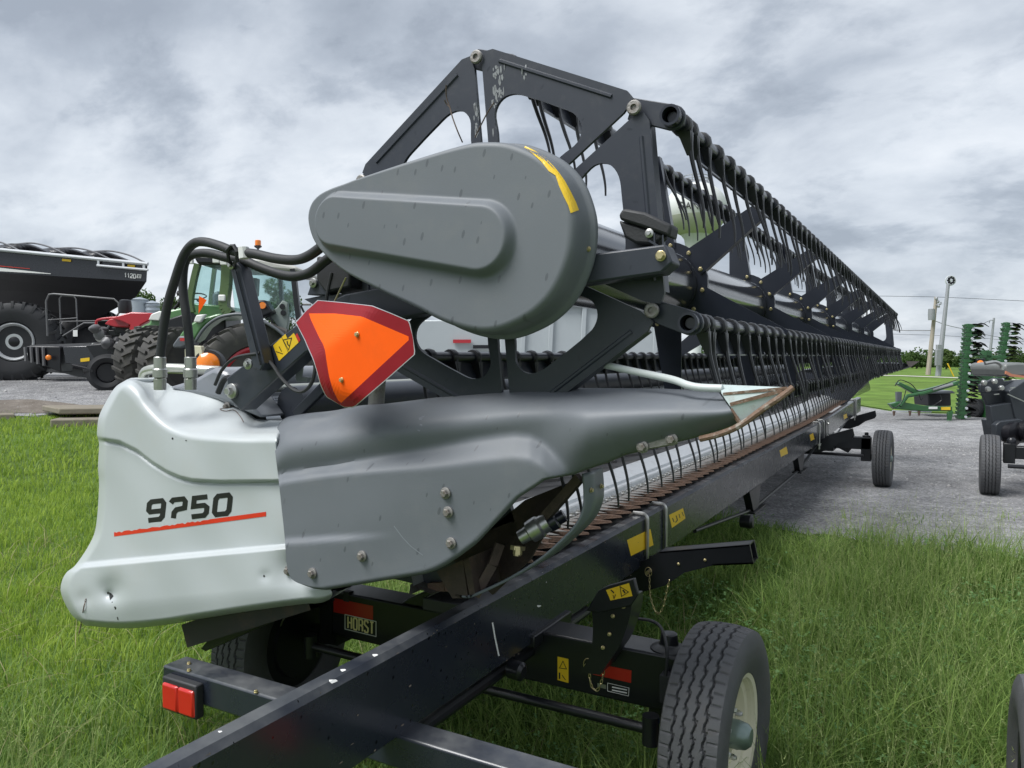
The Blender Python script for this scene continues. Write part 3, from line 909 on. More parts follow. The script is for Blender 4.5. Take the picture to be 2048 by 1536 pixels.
# hydraulic hoses
h1 = [(320, 742), (322, 700), (333, 620), (350, 560), (368, 510), (388, 487), (410, 484), (440, 492), (470, 503), (510, 508), (550, 517), (590, 520), (620, 510), (660, 480)]
h2 = [(381, 742), (380, 700), (374, 640), (367, 590), (366, 550), (372, 520), (390, 508), (420, 507), (455, 516), (490, 522), (520, 535), (560, 549), (590, 553), (620, 545), (650, 522), (680, 500)]
for hp, yy, nm in ((h1, 1.86, 'hose'), (h2, 1.93, 'hose')):
    P = smooth_path([at_y(px, py, yy + 0.0 * i) for i, (px, py) in enumerate(hp)], 6)
    ho = MB().tube(P, 0.0165, 12).build(nm, M_HOSE, HD)
    base = at_y(hp[0][0], hp[0][1], yy)
    fb = MB(); fb.lathe([(0.022, -0.075), (0.023, -0.035), (0.019, -0.03), (0.026, -0.028), (0.026, 0.0), (0.022, 0.005), (0.022, 0.045), (0.019, 0.048)], base + Vector((0, 0, 0.005)), (0.02, 0, 1), 14)
    fb.build('hose_fitting', M_STEEL, ho)
b = MB(); b.tube([at_y(463, 492, 1.84), at_y(455, 500, 1.84), at_y(458, 522, 1.86), at_y(466, 530, 1.88), at_y(474, 520, 1.86), at_y(474, 502, 1.84), at_y(468, 491, 1.84)], 0.007, 6, closed=True)
b.build('hose_clamp', M_HOSE, HD)
MB().tube([at_y(487, 495, 1.855), at_y(489, 517, 1.855)], 0.018, 10).build('hose_tie', M_LETTER, HD)
# galvanised pipe, tank and lamp behind the end shield
MB().tube(smooth_path([at_y(286, 768, 2.12), at_y(290, 745, 2.12), at_y(312, 738, 2.12), at_y(350, 737, 2.14), at_y(440, 742, 2.2)], 6), 0.021, 12).build('pipe', M_GALV, HD)
b = MB(); b.prism([at_y(px, py, 2.2) for px, py in ((370, 742), (369, 698), (383, 691), (401, 692), (410, 742))], (0, 0.02, 0))
b.build('lamp_bracket', mat('pale_bracket', (0.52, 0.50, 0.36), 0.45, var=0.1), HD, bevel=0.003)
lp = at_y(423, 730, 2.26); axl = Vector((0.55, -0.8, 0.05))
lo = MB().lathe([(0.062, 0.05), (0.066, 0.01), (0.064, 0.0), (0.055, -0.002)], lp, axl, 24).build('marker_lamp', M_HOSE, HD)
MB().lathe([(0.050, 0.0), (0.049, 0.010), (0.030, 0.024), (0.0, 0.028)], lp + axl.normalized() * 0.05, axl, 24).build('lens', M_AMBER, lo)
bk = MB(); bk.prism([at_y(px, py, 2.06) for px, py in ((330, 775), (380, 760), (425, 735), (450, 742), (470, 770), (520, 838), (430, 800))], (0, 0.15, 0))
bk.build('tool_box', M_TUBE_GREY, HD, bevel=0.02)
MB().tube(smooth_path([at_y(px, py, 1.9) for px, py in ((430, 770), (444, 740), (470, 716), (520, 706))], 6), 0.006, 8).build('cable', M_HOSE, HD)
MB().tube(smooth_path([at_y(px, py, 1.93) for px, py in ((525, 712), (545, 730), (562, 755), (585, 778), (605, 783), (622, 768), (630, 740), (628, 715))], 6), 0.0065, 8).build('cable', M_HOSE, HD)
MB().tube(smooth_path([at_y(px, py, 2.02) for px, py in ((436, 786), (448, 760), (462, 756), (476, 770), (492, 800))], 6), 0.011, 8).build('cable', M_HOSE, HD)
MB().tube(smooth_path([at_y(px, py, 2.0) for px, py in ((664, 545), (656, 580), (652, 610))], 5), 0.006, 7).build('cable', M_HOSE, HD)
MB().tube([at_y(692, 555, 1.93), at_y(668, 606, 1.93)], 0.003, 6).build('wire', M_BRASS, HD)
# bracket, motor behind the cover on the left
b = MB(); b.prism([at_y(px, py, 2.03) for px, py in ((607, 598), (648, 590), (700, 586), (740, 592), (735, 612), (640, 618))], (0, 0.05, 0)); b.prism([at_y(px, py, 2.02) for px, py in ((614, 590), (624, 562), (650, 556), (660, 590))], (0, 0.05, 0))
mo = b.build('motor_bracket', M_PLATE, HD, bevel=0.003)
b = MB(); b.prism([at_y(px, py, 2.0) for px, py in ((632, 512), (700, 520), (700, 575), (650, 585), (632, 560))], (0, 0.16, 0)); b.build('hydraulic_motor', M_HOSE, HD, bevel=0.008)
inst('bolt', BOLT_ZINC, mo, at_y(627, 566, 2.015), scale=(0.7, 0.7, 0.7)); inst('bolt', BOLT_ZINC, mo, at_y(697, 604, 2.0), scale=(0.8, 0.8, 0.8)); inst('bolt', BOLT_ZINC, mo, at_y(745, 600, 2.0), scale=(1.1, 1.1, 1.1))
# light-grey hanging bracket, back tubes
b = MB(); b.prism([at_y(px, py, 2.05) for px, py in ((604, 640), (590, 756), (594, 764), (602, 764), (617, 640))], (0, 0.006, 0)); b.prism([at_y(px, py, 2.05) for px, py in ((594, 764), (614, 764), (614, 754), (604, 754))], (0, 0.03, 0))
b.build('hanging_bracket', M_TUBE_GREY, HD, bevel=0.002)
def long_tube(name, px, py, xw, r, mat_, y0=2.1, y1=13.7, n=16, dz=0.0):
    q = at_x(px, py, xw)
    return MB().tube([(xw, y0, q.z + dz), (xw, y1, q.z + dz)], r, n).build(name, mat_, HD)
long_tube('back_tube', 600, 756, -2.55, 0.055, M_TUBE_GREY)
long_tube('hydraulic_line', 570, 776, -2.30, 0.016, M_GALV)
long_tube('lower_back_tube', 560, 812, -2.22, 0.075, M_PLATE, y0=2.2)
b = MB(); b.prism([at_y(px, py, 2.16) for px, py in ((487, 770), (512, 772), (514, 845), (487, 842))], (0, 0.05, 0)); b.build('frame_post', M_PLATE, HD, bevel=0.004)
b = MB(); b.bar(at_y(592, 830, 2.16), at_y(650, 772, 2.16), 0.02, 0.04); b.build('frame_brace', M_PLATE, HD, bevel=0.004)
o = MB().tube([at_y(757, 735, 2.1), at_y(752, 815, 2.1)], 0.028, 14).build('lift_cylinder', M_OLDSTEEL, HD)

# ---------------- marker lamp on the arm tip
lb = MB()
lo_ = [at_y(px, py, 1.975) for px, py in ((1236, 430), (1245, 416), (1290, 424), (1343, 449), (1338, 476), (1330, 470), (1290, 456), (1240, 440))]
lb.prism(lo_, (0, 0.07, 0))
lb.prism([at_y(px, py, 1.985) for px, py in ((1236, 440), (1290, 456), (1328, 470), (1310, 490), (1270, 487), (1248, 474))], (0, 0.05, 0))
ml = lb.build('marker_lamp', M_HOSE, HD, bevel=0.008)
b = MB(); b.bar(at_y(1309, 466, 1.975), at_y(1309, 500, 1.975), 0.004, 0.004); b.bar(at_y(1326, 470, 1.975), at_y(1326, 496, 1.975), 0.004, 0.004); b.bar(at_y(1300, 482, 1.975), at_y(1330, 500, 1.975), 0.02, 0.005)
b.build('lamp_bracket', M_PLATE, ml, smooth=0)
inst('bolt', BOLT_ZINC, ml, at_y(1299, 467, 1.98), scale=(0.5, 0.6, 0.5))

# ---------------- reel end plates: six pressed plates with an opening each
def plate_mesh():
    hw = R(30)
    ap = RR * math.cos(hw)
    out = []
    def pol(r, a): return (r * math.sin(a), r * math.cos(a))      # x across the sector, y outwards
    gap = 0.016
    t_ = math.tan(hw)
    yo = ap + 0.038; yi = 0.17
    xo = yo * t_ - gap - 0.004; xi = yi * t_ - gap * 0.9
    ext = [(-xi, yi), (-(ap - 0.02) * t_ + gap * 1.0, ap - 0.02), (-xo + 0.018, yo - 0.014), (-xo + 0.045, yo), (xo - 0.045, yo), (xo - 0.018, yo - 0.014), ((ap - 0.02) * t_ - gap * 1.0, ap - 0.02), (xi, yi)]
    # opening
    top = ap - 0.060
    ctrl = [(-0.04, 0.20), (-0.082, 0.235), (-0.118, 0.30), (-0.152, top - 0.075), (-0.145, top - 0.03), (-0.105, top - 0.004), (-0.04, top), (0.04, top), (0.105, top - 0.004), (0.145, top - 0.03), (0.152, top - 0.075), (0.118, 0.30), (0.082, 0.235), (0.04, 0.20)]
    hole = [(q.x, q.y) for q in smooth_path(V2(ctrl), 4, True)]
    bm = bmesh.new()
    def loop(pts, z):
        return [bm.verts.new((x, z, y)) for x, y in pts]
    faces_ = []
    e1 = loop(ext, 0); h1_ = loop(hole, 0)
    edges = []
    for lp_ in (e1, h1_):
        for a, b_ in zip(lp_, lp_[1:] + lp_[:1]): edges.append(bm.edges.new((a, b_)))
    bmesh.ops.triangle_fill(bm, use_beauty=True, use_dissolve=False, edges=edges)
    r_ = bmesh.ops.extrude_face_region(bm, geom=list(bm.faces))
    for v in [g for g in r_['geom'] if isinstance(g, bmesh.types.BMVert)]: v.co.y += 0.012
    # radial return flanges and the pressed rib
    def bx(p):
        vs = [bm.verts.new(q) for q in p]
        for f in ((3, 2, 1, 0), (4, 5, 6, 7), (0, 1, 5, 4), (1, 2, 6, 5), (2, 3, 7, 6), (3, 0, 4, 7)): bm.faces.new([vs[i] for i in f])
    bx([(-0.20, -0.005, yo - 0.030), (0.20, -0.005, yo - 0.030), (0.20, 0.0, yo - 0.034), (-0.20, 0.0, yo - 0.034), (-0.20, -0.005, yo - 0.024), (0.20, -0.005, yo - 0.024), (0.20, 0.0, yo - 0.020), (-0.20, 0.0, yo - 0.020)])
    bx([(-xo + 0.05, 0.012, yo - 0.008), (xo - 0.05, 0.012, yo - 0.008), (xo - 0.05, 0.05, yo - 0.008), (-xo + 0.05, 0.05, yo - 0.008), (-xo + 0.05, 0.012, yo - 0.0005), (xo - 0.05, 0.012, yo - 0.0005), (xo - 0.05, 0.05, yo - 0.0005), (-xo + 0.05, 0.05, yo - 0.0005)])
    bmesh.ops.recalc_face_normals(bm, faces=bm.faces)
    me = bpy.data.meshes.new('reel_plate'); bm.to_mesh(me); bm.free()
    me.shade_smooth(); me.set_sharp_from_angle(angle=R(30))
    me.materials.append(M_PLATE)
    return me
PLM = plate_mesh()
for yy in (Y0, Y1):
    for k in range(6):
        a = VA[k] - R(30)
        inst('reel_plate', PLM, HD, (RC.x, yy, RC.z), (0, R(90) - a, 0))
# scuffed paint on the top plates, twigs of an old nest
pls = [o_ for o_ in HD.children if o_.name.startswith('reel_plate')][:6]
hp_ = surf_hit(*pls)
sq = []
for (x0, y0), (x1, y1), n_ in (((985, 128), (1010, 262), 46), ((948, 200), (958, 262), 18), ((1040, 130), (1055, 160), 4)):
    for i in range(n_):
        t_ = rnd.random(); px_ = lerp(x0, x1, rnd.random()); py_ = lerp(y0, y1, t_)
        l_ = rnd.uniform(4, 18); w_ = rnd.uniform(0.8, 3.0)
        sq.append([(px_ - w_, py_), (px_ + w_ * .4, py_ - l_ * .2), (px_ + w_, py_ + l_ * .5), (px_ + w_ * .2, py_ + l_), (px_ - w_ * .8, py_ + l_ * .6)])
decal('paint_scuff', sq, hp_, mat('chalky_scuff', (0.22, 0.23, 0.24), 0.7, var=0.3, vscale=60), pls[0], 0.001)
for pts in ([(925, 285), (915, 262), (905, 235), (900, 215), (893, 195), (892, 170)], [(900, 215), (893, 208), (889, 200)], [(950, 275), (962, 250), (975, 225), (988, 205)]):
    MB().tube(smooth_path([at_y(a_, c_, 1.99 + 0.01 * math.sin(a_)) for a_, c_ in pts], 4), 0.0022, 5).build('twig', M_BROWN, HD)
# bats
BATMESH = None
bats = []
def bat_pos(k):
    return Vector((RC.x + RR * math.cos(VA[k]) + BOFF.x, 0, RC.z + RR * math.sin(VA[k]) + BOFF.z))
LEAN = math.tan(R(13))
def tine_mesh():
    b = MB()
    b.lathe([(0.0205, -0.017), (0.029, -0.015), (0.031, -0.006), (0.031, 0.006), (0.029, 0.015), (0.0205, 0.017)], (0, 0, 0), (0, 1, 0), 12)
    P = smooth_path([(0.022, 0, -0.012), (0.026, 0, -0.045), (0.030, 0, -0.085), (0.044, 0, -0.14), (0.062, 0, -0.20), (0.072, 0, -0.25), (0.074, 0, -0.29)], 3)
    n = len(P)
    b.tube(P, [lerp(0.0085, 0.0034, i / (n - 1)) for i in range(n)], 6)
    # web of the clip
    b.hexa([(-0.004, -0.017, -0.03), (0.03, -0.017, -0.02), (0.03, 0.017, -0.02), (-0.004, 0.017, -0.03), (0.018, -0.004, -0.085), (0.032, -0.004, -0.085), (0.032, 0.004, -0.085), (0.018, 0.004, -0.085)])
    me = b.mesh('tine', 40); me.materials.append(M_TINE); return me
TINE = tine_mesh()
DT = 0.157
ys_all = [Y0 + 0.10, Y0 + 0.16, Y0 + 0.30] + [Y0 + 0.30 + DT * (i + 1) for i in range(int((Y1 - Y0 - 0.45) / DT))]
tine_list = []
for k in range(6):
    bp = bat_pos(k)
    b = MB()
    b.tube([(bp.x, Y0 + 0.014, bp.z), (bp.x, Y1 + 0.01, bp.z)], 0.0205, 14, caps=False)
    b.lathe([(0.0205, 0.0), (0.015, 0.0), (0.015, 0.1), (0.0, 0.1)], (bp.x, Y0 + 0.014, bp.z), (0, 1, 0), 14)
    bat = b.build('bat_tube', M_BLACK, HD)
    b = MB(); b.prism([(bp.x - 0.006, Y0 + 0.2, bp.z - 0.02), (bp.x + 0.014, Y0 + 0.2, bp.z - 0.085), (bp.x + 0.026, Y0 + 0.2, bp.z - 0.088), (bp.x + 0.026, Y0 + 0.2, bp.z - 0.083), (bp.x + 0.018, Y0 + 0.2, bp.z - 0.081), (bp.x - 0.001, Y0 + 0.2, bp.z - 0.02)], (0, Y1 - Y0 - 0.3, 0))
    b.build('bat_sheet', M_BLACK, bat, smooth=0)
    vtx = Vector((RC.x + RR * math.cos(VA[k]), 0, RC.z + RR * math.sin(VA[k])))
    for yy, sg in ((Y0 + 0.016, -1), (Y1 - 0.03, 1)):
        b = MB()
        d = (bp - vtx); dn = d.normalized(); pn = Vector((-dn.z, 0, dn.x))
        a0 = vtx - dn * 0.02; ring = []
        pl = [a0 + pn * 0.03, a0 - pn * 0.03, bp - dn * 0.0 - pn * 0.034]
        for j in range(1, 8):
            th = -math.pi / 2 + math.pi * j / 8
            pl.append(bp + dn * (0.034 * math.cos(th)) + pn * (0.034 * math.sin(th)))
        pl.append(bp + pn * 0.034)
        b.prism([q + Vector((0, yy, 0)) for q in pl], (0, 0.014, 0))
        br = b.build('bat_link', M_PLATE, bat, bevel=0.002)
        if sg < 0:
            b = MB(); b.lathe([(0.0285, 0.0), (0.0285, -(0.03 if k in (1, 2) else 0.003)), (0.0215, -(0.03 if k in (1, 2) else 0.003)), (0.0215, 0.0)], (bp.x, Y0 + 0.0165, bp.z), (0, 1, 0), 18, closed=True)
            b.build('bat_bush', M_BLACK, bat)
            inst('pivot_bolt', DISC_MESH, bat, (vtx.x, Y0 - 0.002, vtx.z))
    for yy in ys_all:
        tine_list.append((bat, Vector((bp.x, yy, bp.z)), k))
vis = {0: 0.8, 1: 0.3, 2: 0.3, 3: 1.3, 4: 0.9, 5: 1.0}
tine_list.sort(key=lambda q: q[1].y * 0.9 * (1 + vis[q[2]]))
for bat, p, k in tine_list[:300]:
    inst('tine', TINE, bat, p, (R(rnd.uniform(-2.5, 2.5)), R(rnd.uniform(-3.5, 3.5) + (rnd.uniform(-13, 13) if rnd.random() < 0.05 else 0)), R(rnd.uniform(-5, 5))))
b = MB()
tv = [v.co.copy() for v in TINE.vertices]; tf = [tuple(p.vertices) for p in TINE.polygons]
for bat, p, k in tine_list[300:]:
    b.add([v + p for v in tv], tf)
o = b.build('far_tines', M_TINE, HD); o['kind'] = 'stuff'
# centre tube, discs and spokes
MB().tube([(RX.x, Y0 + 0.10, RX.z), (RX.x, Y1 - 0.10, RX.z)], 0.150, 40).build('reel_tube', mat('reel_tube_gloss', (0.020, 0.022, 0.028), 0.16, var=0.15, coat=0.6), HD)
dm = MB().lathe([(0.151, -0.010), (0.197, -0.010), (0.197, 0.010), (0.151, 0.010)], (0, 0, 0), (0, 1, 0), 36, closed=True).mesh('reel_disc', 30); dm.materials.append(M_BLACK)
def spoke_mesh():
    b = MB(); r0, r1 = 0.16, RR + 0.02
    b.prism([(-0.066, -0.016, r0), (0.066, -0.016, r0), (0.030, -0.016, r1), (-0.030, -0.016, r1)], (0, 0.005, 0))
    b.prism([(0.066, -0.011, r0), (0.030, -0.011, r1), (0.030, 0.024, r1), (0.066, 0.024, r0)], (-0.004, 0, 0))
    me = b.mesh('reel_spoke', 30); me.materials.append(M_BLACK); return me
SPM = spoke_mesh()
for i in range(7):
    yy = 3.42 + 1.56 * i
    dsk = inst('reel_disc', dm, HD, (RX.x, yy, RX.z))
    for k in range(6):
        a = VA[k]
        inst('reel_spoke', SPM, dsk, (RX.x, yy - 0.002, RX.z), (0, R(90) - a, 0))
        if i < 4:
            for da in (-0.26, 0.26):
                inst('bolt', BOLT_BRASS, dsk, (RX.x + 0.178 * math.cos(a + da), yy - 0.019, RX.z + 0.178 * math.sin(a + da)))
# ---------------- cutterbar
KT = at_z(1344, 988, 0.905); KX = KT.x
CY0, CY1 = 2.1, 13.7
KZ = 0.905
g = MB()
g.hexa([(0, -0.015, -0.014), (0.135, -0.004, -0.006), (0.135, 0.004, -0.006), (0, 0.015, -0.014), (0, -0.016, 0.013), (0.13, -0.003, 0.003), (0.13, 0.003, 0.003), (0, 0.016, 0.013)])
g.hexa([(-0.05, -0.03, -0.012), (0.01, -0.018, -0.012), (0.01, 0.018, -0.012), (-0.05, 0.03, -0.012), (-0.05, -0.028, 0.014), (0.01, -0.014, 0.018), (0.01, 0.014, 0.018), (-0.05, 0.028, 0.014)])
GM = g.mesh('knife_guard', 25); GM.materials.append(M_RUST)
ng = 0; yy = CY0 + 0.06
def kz(y): return KZ + 0.05 * sstep(9.0, 13.0, y) * (y - 9.0) / 4.0
while yy < CY1:
    inst('knife_guard', GM, HD, (KX - 0.135, yy, kz(yy)), (R(rnd.uniform(-1, 1)), R(-6 + rnd.uniform(-1.5, 1.5)), R(rnd.uniform(-1.5, 1.5))))
    yy += 0.132; ng += 1
lug = MB(); lug.lathe([(0.017, 0), (0.018, 0.012), (0.011, 0.016), (0.011, 0.024)], (0, 0, 0), (0, 0, 1), 8)
LM = lug.mesh('knife_bolt', 30); LM.materials.append(M_STEEL)
yy = CY0 + 0.1
b = MB()
while yy < CY1:
    b.add([(KX - 0.19, yy - 0.038, kz(yy) + 0.016), (KX - 0.085, yy, kz(yy) + 0.018), (KX - 0.19, yy + 0.038, kz(yy) + 0.016), (KX - 0.19, yy - 0.038, kz(yy) + 0.019), (KX - 0.085, yy, kz(yy) + 0.020), (KX - 0.19, yy + 0.038, kz(yy) + 0.019)], [(0, 1, 2), (3, 4, 5), (0, 1, 4, 3), (1, 2, 5, 4)])
    yy += 0.0762
b.build('knife', M_OLDSTEEL, HD, smooth=0)
yy = CY0 + 0.1; i = 0
while yy < CY1:
    inst('knife_bolt', LM, HD, (KX - 0.205, yy, kz(yy) + 0.012)); yy += 0.0762 * 1.0; i += 1
def strip(name, sect, mat_, n=24, y0=CY0, y1=CY1, smooth=30):
    rows = []
    for j in range(n + 1):
        yv = lerp(y0, y1, j / n); dz = kz(yv) - KZ
        rows.append([Vector((x, yv, z + dz)) for x, z in sect])
    b = MB(); b.grid(rows); m_ = len(sect)
    return b.build(name, mat_, HD, smooth=smooth)
strip('cutter_bar', [(KX - 0.17, KZ - 0.03), (KX - 0.15, KZ - 0.012), (KX - 0.225, KZ + 0.004), (KX - 0.235, KZ + 0.008), (KX - 0.24, KZ - 0.03)], M_OLDSTEEL, smooth=0)
strip('crop_ledge', [(KX - 0.222, KZ + 0.005), (KX - 0.232, KZ + 0.046), (KX - 0.24, KZ + 0.052), (KX - 0.262, KZ + 0.055), (KX - 0.268, KZ + 0.07), (KX - 0.40, KZ + 0.10)], M_ALU, smooth=0)
BZ = KZ + 0.085
strip('draper_belt', [(KX - 0.375, BZ + 0.005), (KX - 0.42, BZ + 0.018), (KX - 0.8, BZ - 0.05), (KX - 1.28, BZ - 0.12), (KX - 1.33, BZ - 0.16)], M_BELT)
sl = MB(); sl.box((-0.42, 0, 0.0), (0.86, 0.028, 0.016), Matrix.Rotation(R(-8.2), 3, 'Y')); SLM = sl.mesh('belt_slat', 30); SLM.materials.append(M_BELT)
yy = CY0 + 0.35
while yy < 13.4:
    inst('belt_slat', SLM, HD, (KX - 0.42, yy, BZ - 0.01 + kz(yy) - KZ)); yy += 0.40
# back sheet and upper cross tube
bx_ = KX - 1.34
b = MB(); b.grid([[Vector((bx_, y, BZ - 0.2)), Vector((bx_ - 0.02, y, BZ + 0.2)), Vector((bx_ - 0.10, y, 1.50)), Vector((bx_ - 0.22, y, 1.55))] for y in np.linspace(2.2, 13.6, 12)])
o = b.build('back_sheet', mat('grey_back_sheet', (0.50, 0.52, 0.55), 0.30, metal=0.4, var=0.1, coat=0.2), HD, smooth=0)
sm = o.modifiers.new('solid', 'SOLIDIFY'); sm.thickness = 0.006
MB().tube([(bx_ + 0.14, 2.25, 1.36), (bx_ + 0.14, 13.6, 1.36)], 0.15, 28).build('cross_auger', mat('auger_tube', (0.42, 0.44, 0.47), 0.20, metal=0.5, var=0.12, coat=0.4), HD)
MB().bar((bx_ - 0.12, 2.2, 1.58), (bx_ - 0.12, 13.6, 1.58), 0.10, 0.08).build('top_beam', M_PLATE, HD, bevel=0.01)
# inner end sheets that carry everything
for yy in (2.16, 13.55):
    b = MB(); b.prism([Vector((x, yy, z)) for x, z in ((KX - 0.05, KZ - 0.02), (KX + 0.15, KZ + 0.22), (KX + 0.1, KZ + 0.36), (-1.9, 1.42), (-2.7, 1.45), (-2.74, 0.92), (-2.3, 0.90), (KX - 0.45, KZ - 0.0))], (0, 0.02, 0))
    b.build('end_sheet', M_PLATE, HD, smooth=0)
# underframe tube resting on the trailer
MB().bar((-1.95, 2.3, 0.90), (-1.95, 13.5, 0.90), 0.12, 0.10).build('lower_frame_tube', M_PLATE, HD, bevel=0.008)

# ---------------- slow vehicle emblem (bent)
def smv():
    root = thing('slow_vehicle_sign', 'bent orange and red slow-moving-vehicle triangle hanging below the grey drive cover', 'sign', at_y(700, 815, 1.78))
    outl = V2([(635, 600), (680, 604), (744, 611), (782, 626), (819, 642), (826, 675), (831, 708), (770, 762), (708, 815), (689, 815), (652, 794), (641, 771), (634, 745), (626, 719), (616, 697), (608, 678), (590, 644), (612, 622)])
    inn = V2([(616, 627), (670, 627), (724, 633), (773, 654), (822, 675), (822, 675), (822, 676), (751, 742), (680, 808), (680, 808), (666, 781), (658, 752), (653, 722), (650, 700), (646, 688), (640, 678), (616, 627), (616, 627)])
    def dep(q):
        # crease from (650,694) to (724,635): left upper corner folded back
        nx, ny = 0.62, 0.78
        s1 = (q.x - 650) * 0.62 + (q.y - 694) * 0.78
        y = 1.74
        sp1 = lambda t, w_: w_ * math.log1p(math.exp(max(-30, min(30, t / w_))))
        y += sp1(-s1, 5.0) * 0.0013
        s2 = (690 - q.y) * 0 + (q.y - 775) + (660 - q.x) * 0.4
        y += sp1(s2, 6.0) * 0.0012 + sp1(650 - q.x, 7.0) * 0.0009
        return y
    outl = resample(outl + outl[:1], 90)[:-1]; inn = resample(inn + inn[:1], 90)[:-1]
    # pair each border point with the nearest share of the inner triangle
    ca = Vector((700, 700))
    def angs_(l): return [math.atan2(q.y - ca.y, q.x - ca.x) for q in l]
    ia = sorted(zip(angs_(inn), range(len(inn))))
    def inner_at(t):
        best = None
        for i in range(len(inn)):
            p, q = inn[i], inn[(i + 1) % len(inn)]
            d = Vector((math.cos(t), math.sin(t))); e_ = q - p
            den_ = d.x * e_.y - d.y * e_.x
            if abs(den_) < 1e-9: continue
            w_ = p - ca
            k_ = (w_.x * e_.y - w_.y * e_.x) / den_; u2 = (w_.x * d.y - w_.y * d.x) / den_
            if k_ > 0 and -1e-6 <= u2 <= 1 + 1e-6 and (best is None or k_ > best): best = k_
        return ca + Vector((math.cos(t), math.sin(t))) * best
    inn = [inner_at(t) for t in angs_(outl)]
    n = len(outl)
    def ring(a, b_, s_): return [a[i].lerp(b_[i], s_) for i in range(n)]
    b = MB()
    rr = [[at_y(q.x, q.y, dep(q)) for q in ring(outl, inn, s_)] for s_ in (0, 0.05)]
    for r_ in rr: r_.append(r_[0])
    b.grid(rr); b.build('silver_edge', M_ALU, root, smooth=0)
    b = MB()
    rr = [[at_y(q.x, q.y, dep(q)) for q in ring(outl, inn, s_)] for s_ in (0.05, 0.5, 1)]
    for r_ in rr: r_.append(r_[0])
    b.grid(rr); b.build('red_border', M_RED, root, smooth=0)
    cen = ca
    b = MB()
    def P3(q): return at_y(q.x, q.y, dep(q))
    rings = [[inn[i].lerp(cen, s_) for i in range(n)] for s_ in [k_ / 14 for k_ in range(14)] + [.985]]
    rr = [[P3(q) for q in r_] for r_ in rings]
    for r_ in rr: r_.append(r_[0])
    b.grid(rr)
    b.add([P3(q) for q in rings[-1]], [tuple(range(n))])
    b.build('orange_triangle', M_ORANGE, root, smooth=0)
    b = MB()
    rr = [[at_y(q.x, q.y, dep(q)) + Vector((0, 0.0025, 0)) for q in outl], [P3(q) + Vector((0, 0.0025, 0)) for q in [o_.lerp(cen, 0.98) for o_ in outl]]]
    for r_ in rr: r_.append(r_[0])
    b.grid(rr); b.build('backing_plate', M_STEEL, root, smooth=0)
    for px, py in ((715, 669), (684, 760)):
        q = Vector((px, py)); inst('rivet', BOLT_SMALL, root, P3(q) + Vector((0, -0.001, 0)))
    MB().bar(at_y(700, 640, 1.80), at_y(700, 640, 1.97), 0.02, 0.02).build('mounting_stud', M_STEEL, root, smooth=0)
smv()
# ================================================================== the header trailer
TR = thing('header_trailer', 'black header transport trailer on four wheels carrying the long combine header', 'trailer', (-1.6, 6.5, 0.0))
BXR, BXL = -1.355, -1.425
# main beam: rectangular tube made of lengths
def beam_z(y): return 0.85 + (0.10 * sstep(10.5, 15.0, y))
def beam_x(y): return 0.06 * sstep(10.5, 15.0, y)
def beam_len(name, y0, y1, dx=0.0, dz=0.0):
    b = MB(); n = 14; rows = []
    c = 0.010
    sect = [(BXL, 0 - c), (BXL + c, 0), (BXR - c * 1.6, 0), (BXR, -c * 1.6), (BXR, -0.265 + c), (BXR - c, -0.265), (BXL + c, -0.265), (BXL, -0.265 + c)]
    for j in range(n + 1):
        y = lerp(y0, y1, j / n)
        rows.append([Vector((x + dx + beam_x(y), y, beam_z(y) + z + dz)) for x, z in sect + sect[:1]])
    b.grid(rows)
    b.add([rows[0][i] for i in range(8)], [tuple(range(8))]); b.add([rows[-1][i] for i in range(8)], [tuple(range(8))])
    return b.build(name, M_TRAILER, TR, smooth=30)
BEAM = beam_len('main_beam', 0.35, 10.62)
BEAM2 = beam_len('beam_extension', 10.62, 15.3, 0.004, 0.004)
hitb = surf_hit(BEAM)
def sticker(name, c4, mat_, hitf, parent, lift=0.0015, n=2): return decal(name, quad_grid(c4, n, n), hitf, mat_, parent, lift)
sticker('yellow_reflector', ((1254, 1080), (1301, 1058), (1307, 1090), (1262, 1112)), M_YELLOW, hitb, BEAM)
sticker('warning_sticker', ((1338, 1030), (1366, 1016), (1371, 1037), (1344, 1056)), M_YELLOW, hitb, BEAM)
decal('sticker_print', stroke_quads([(1345, 1036), (1348, 1044)], 2) + stroke_quads([(1352, 1031), (1355, 1040), (1351, 1045)], 2) + stroke_quads([(1358, 1028), (1360, 1036)], 1.6) + stroke_quads([(1364, 1024), (1367, 1032)], 1.4), hitb, M_INK, BEAM, 0.0025)
sticker('yellow_reflector', ((1559, 901), (1573, 893), (1576, 907), (1562, 914)), M_YELLOW, hitb, BEAM)
sticker('warning_sticker', ((1619, 870), (1626, 866), (1629, 878), (1622, 882)), M_YELLOW, hitb, BEAM)
hb2 = surf_hit(BEAM2)
sticker('yellow_reflector', ((1687, 830), (1693, 827), (1695, 835), (1688, 839)), M_YELLOW, hb2, BEAM2)
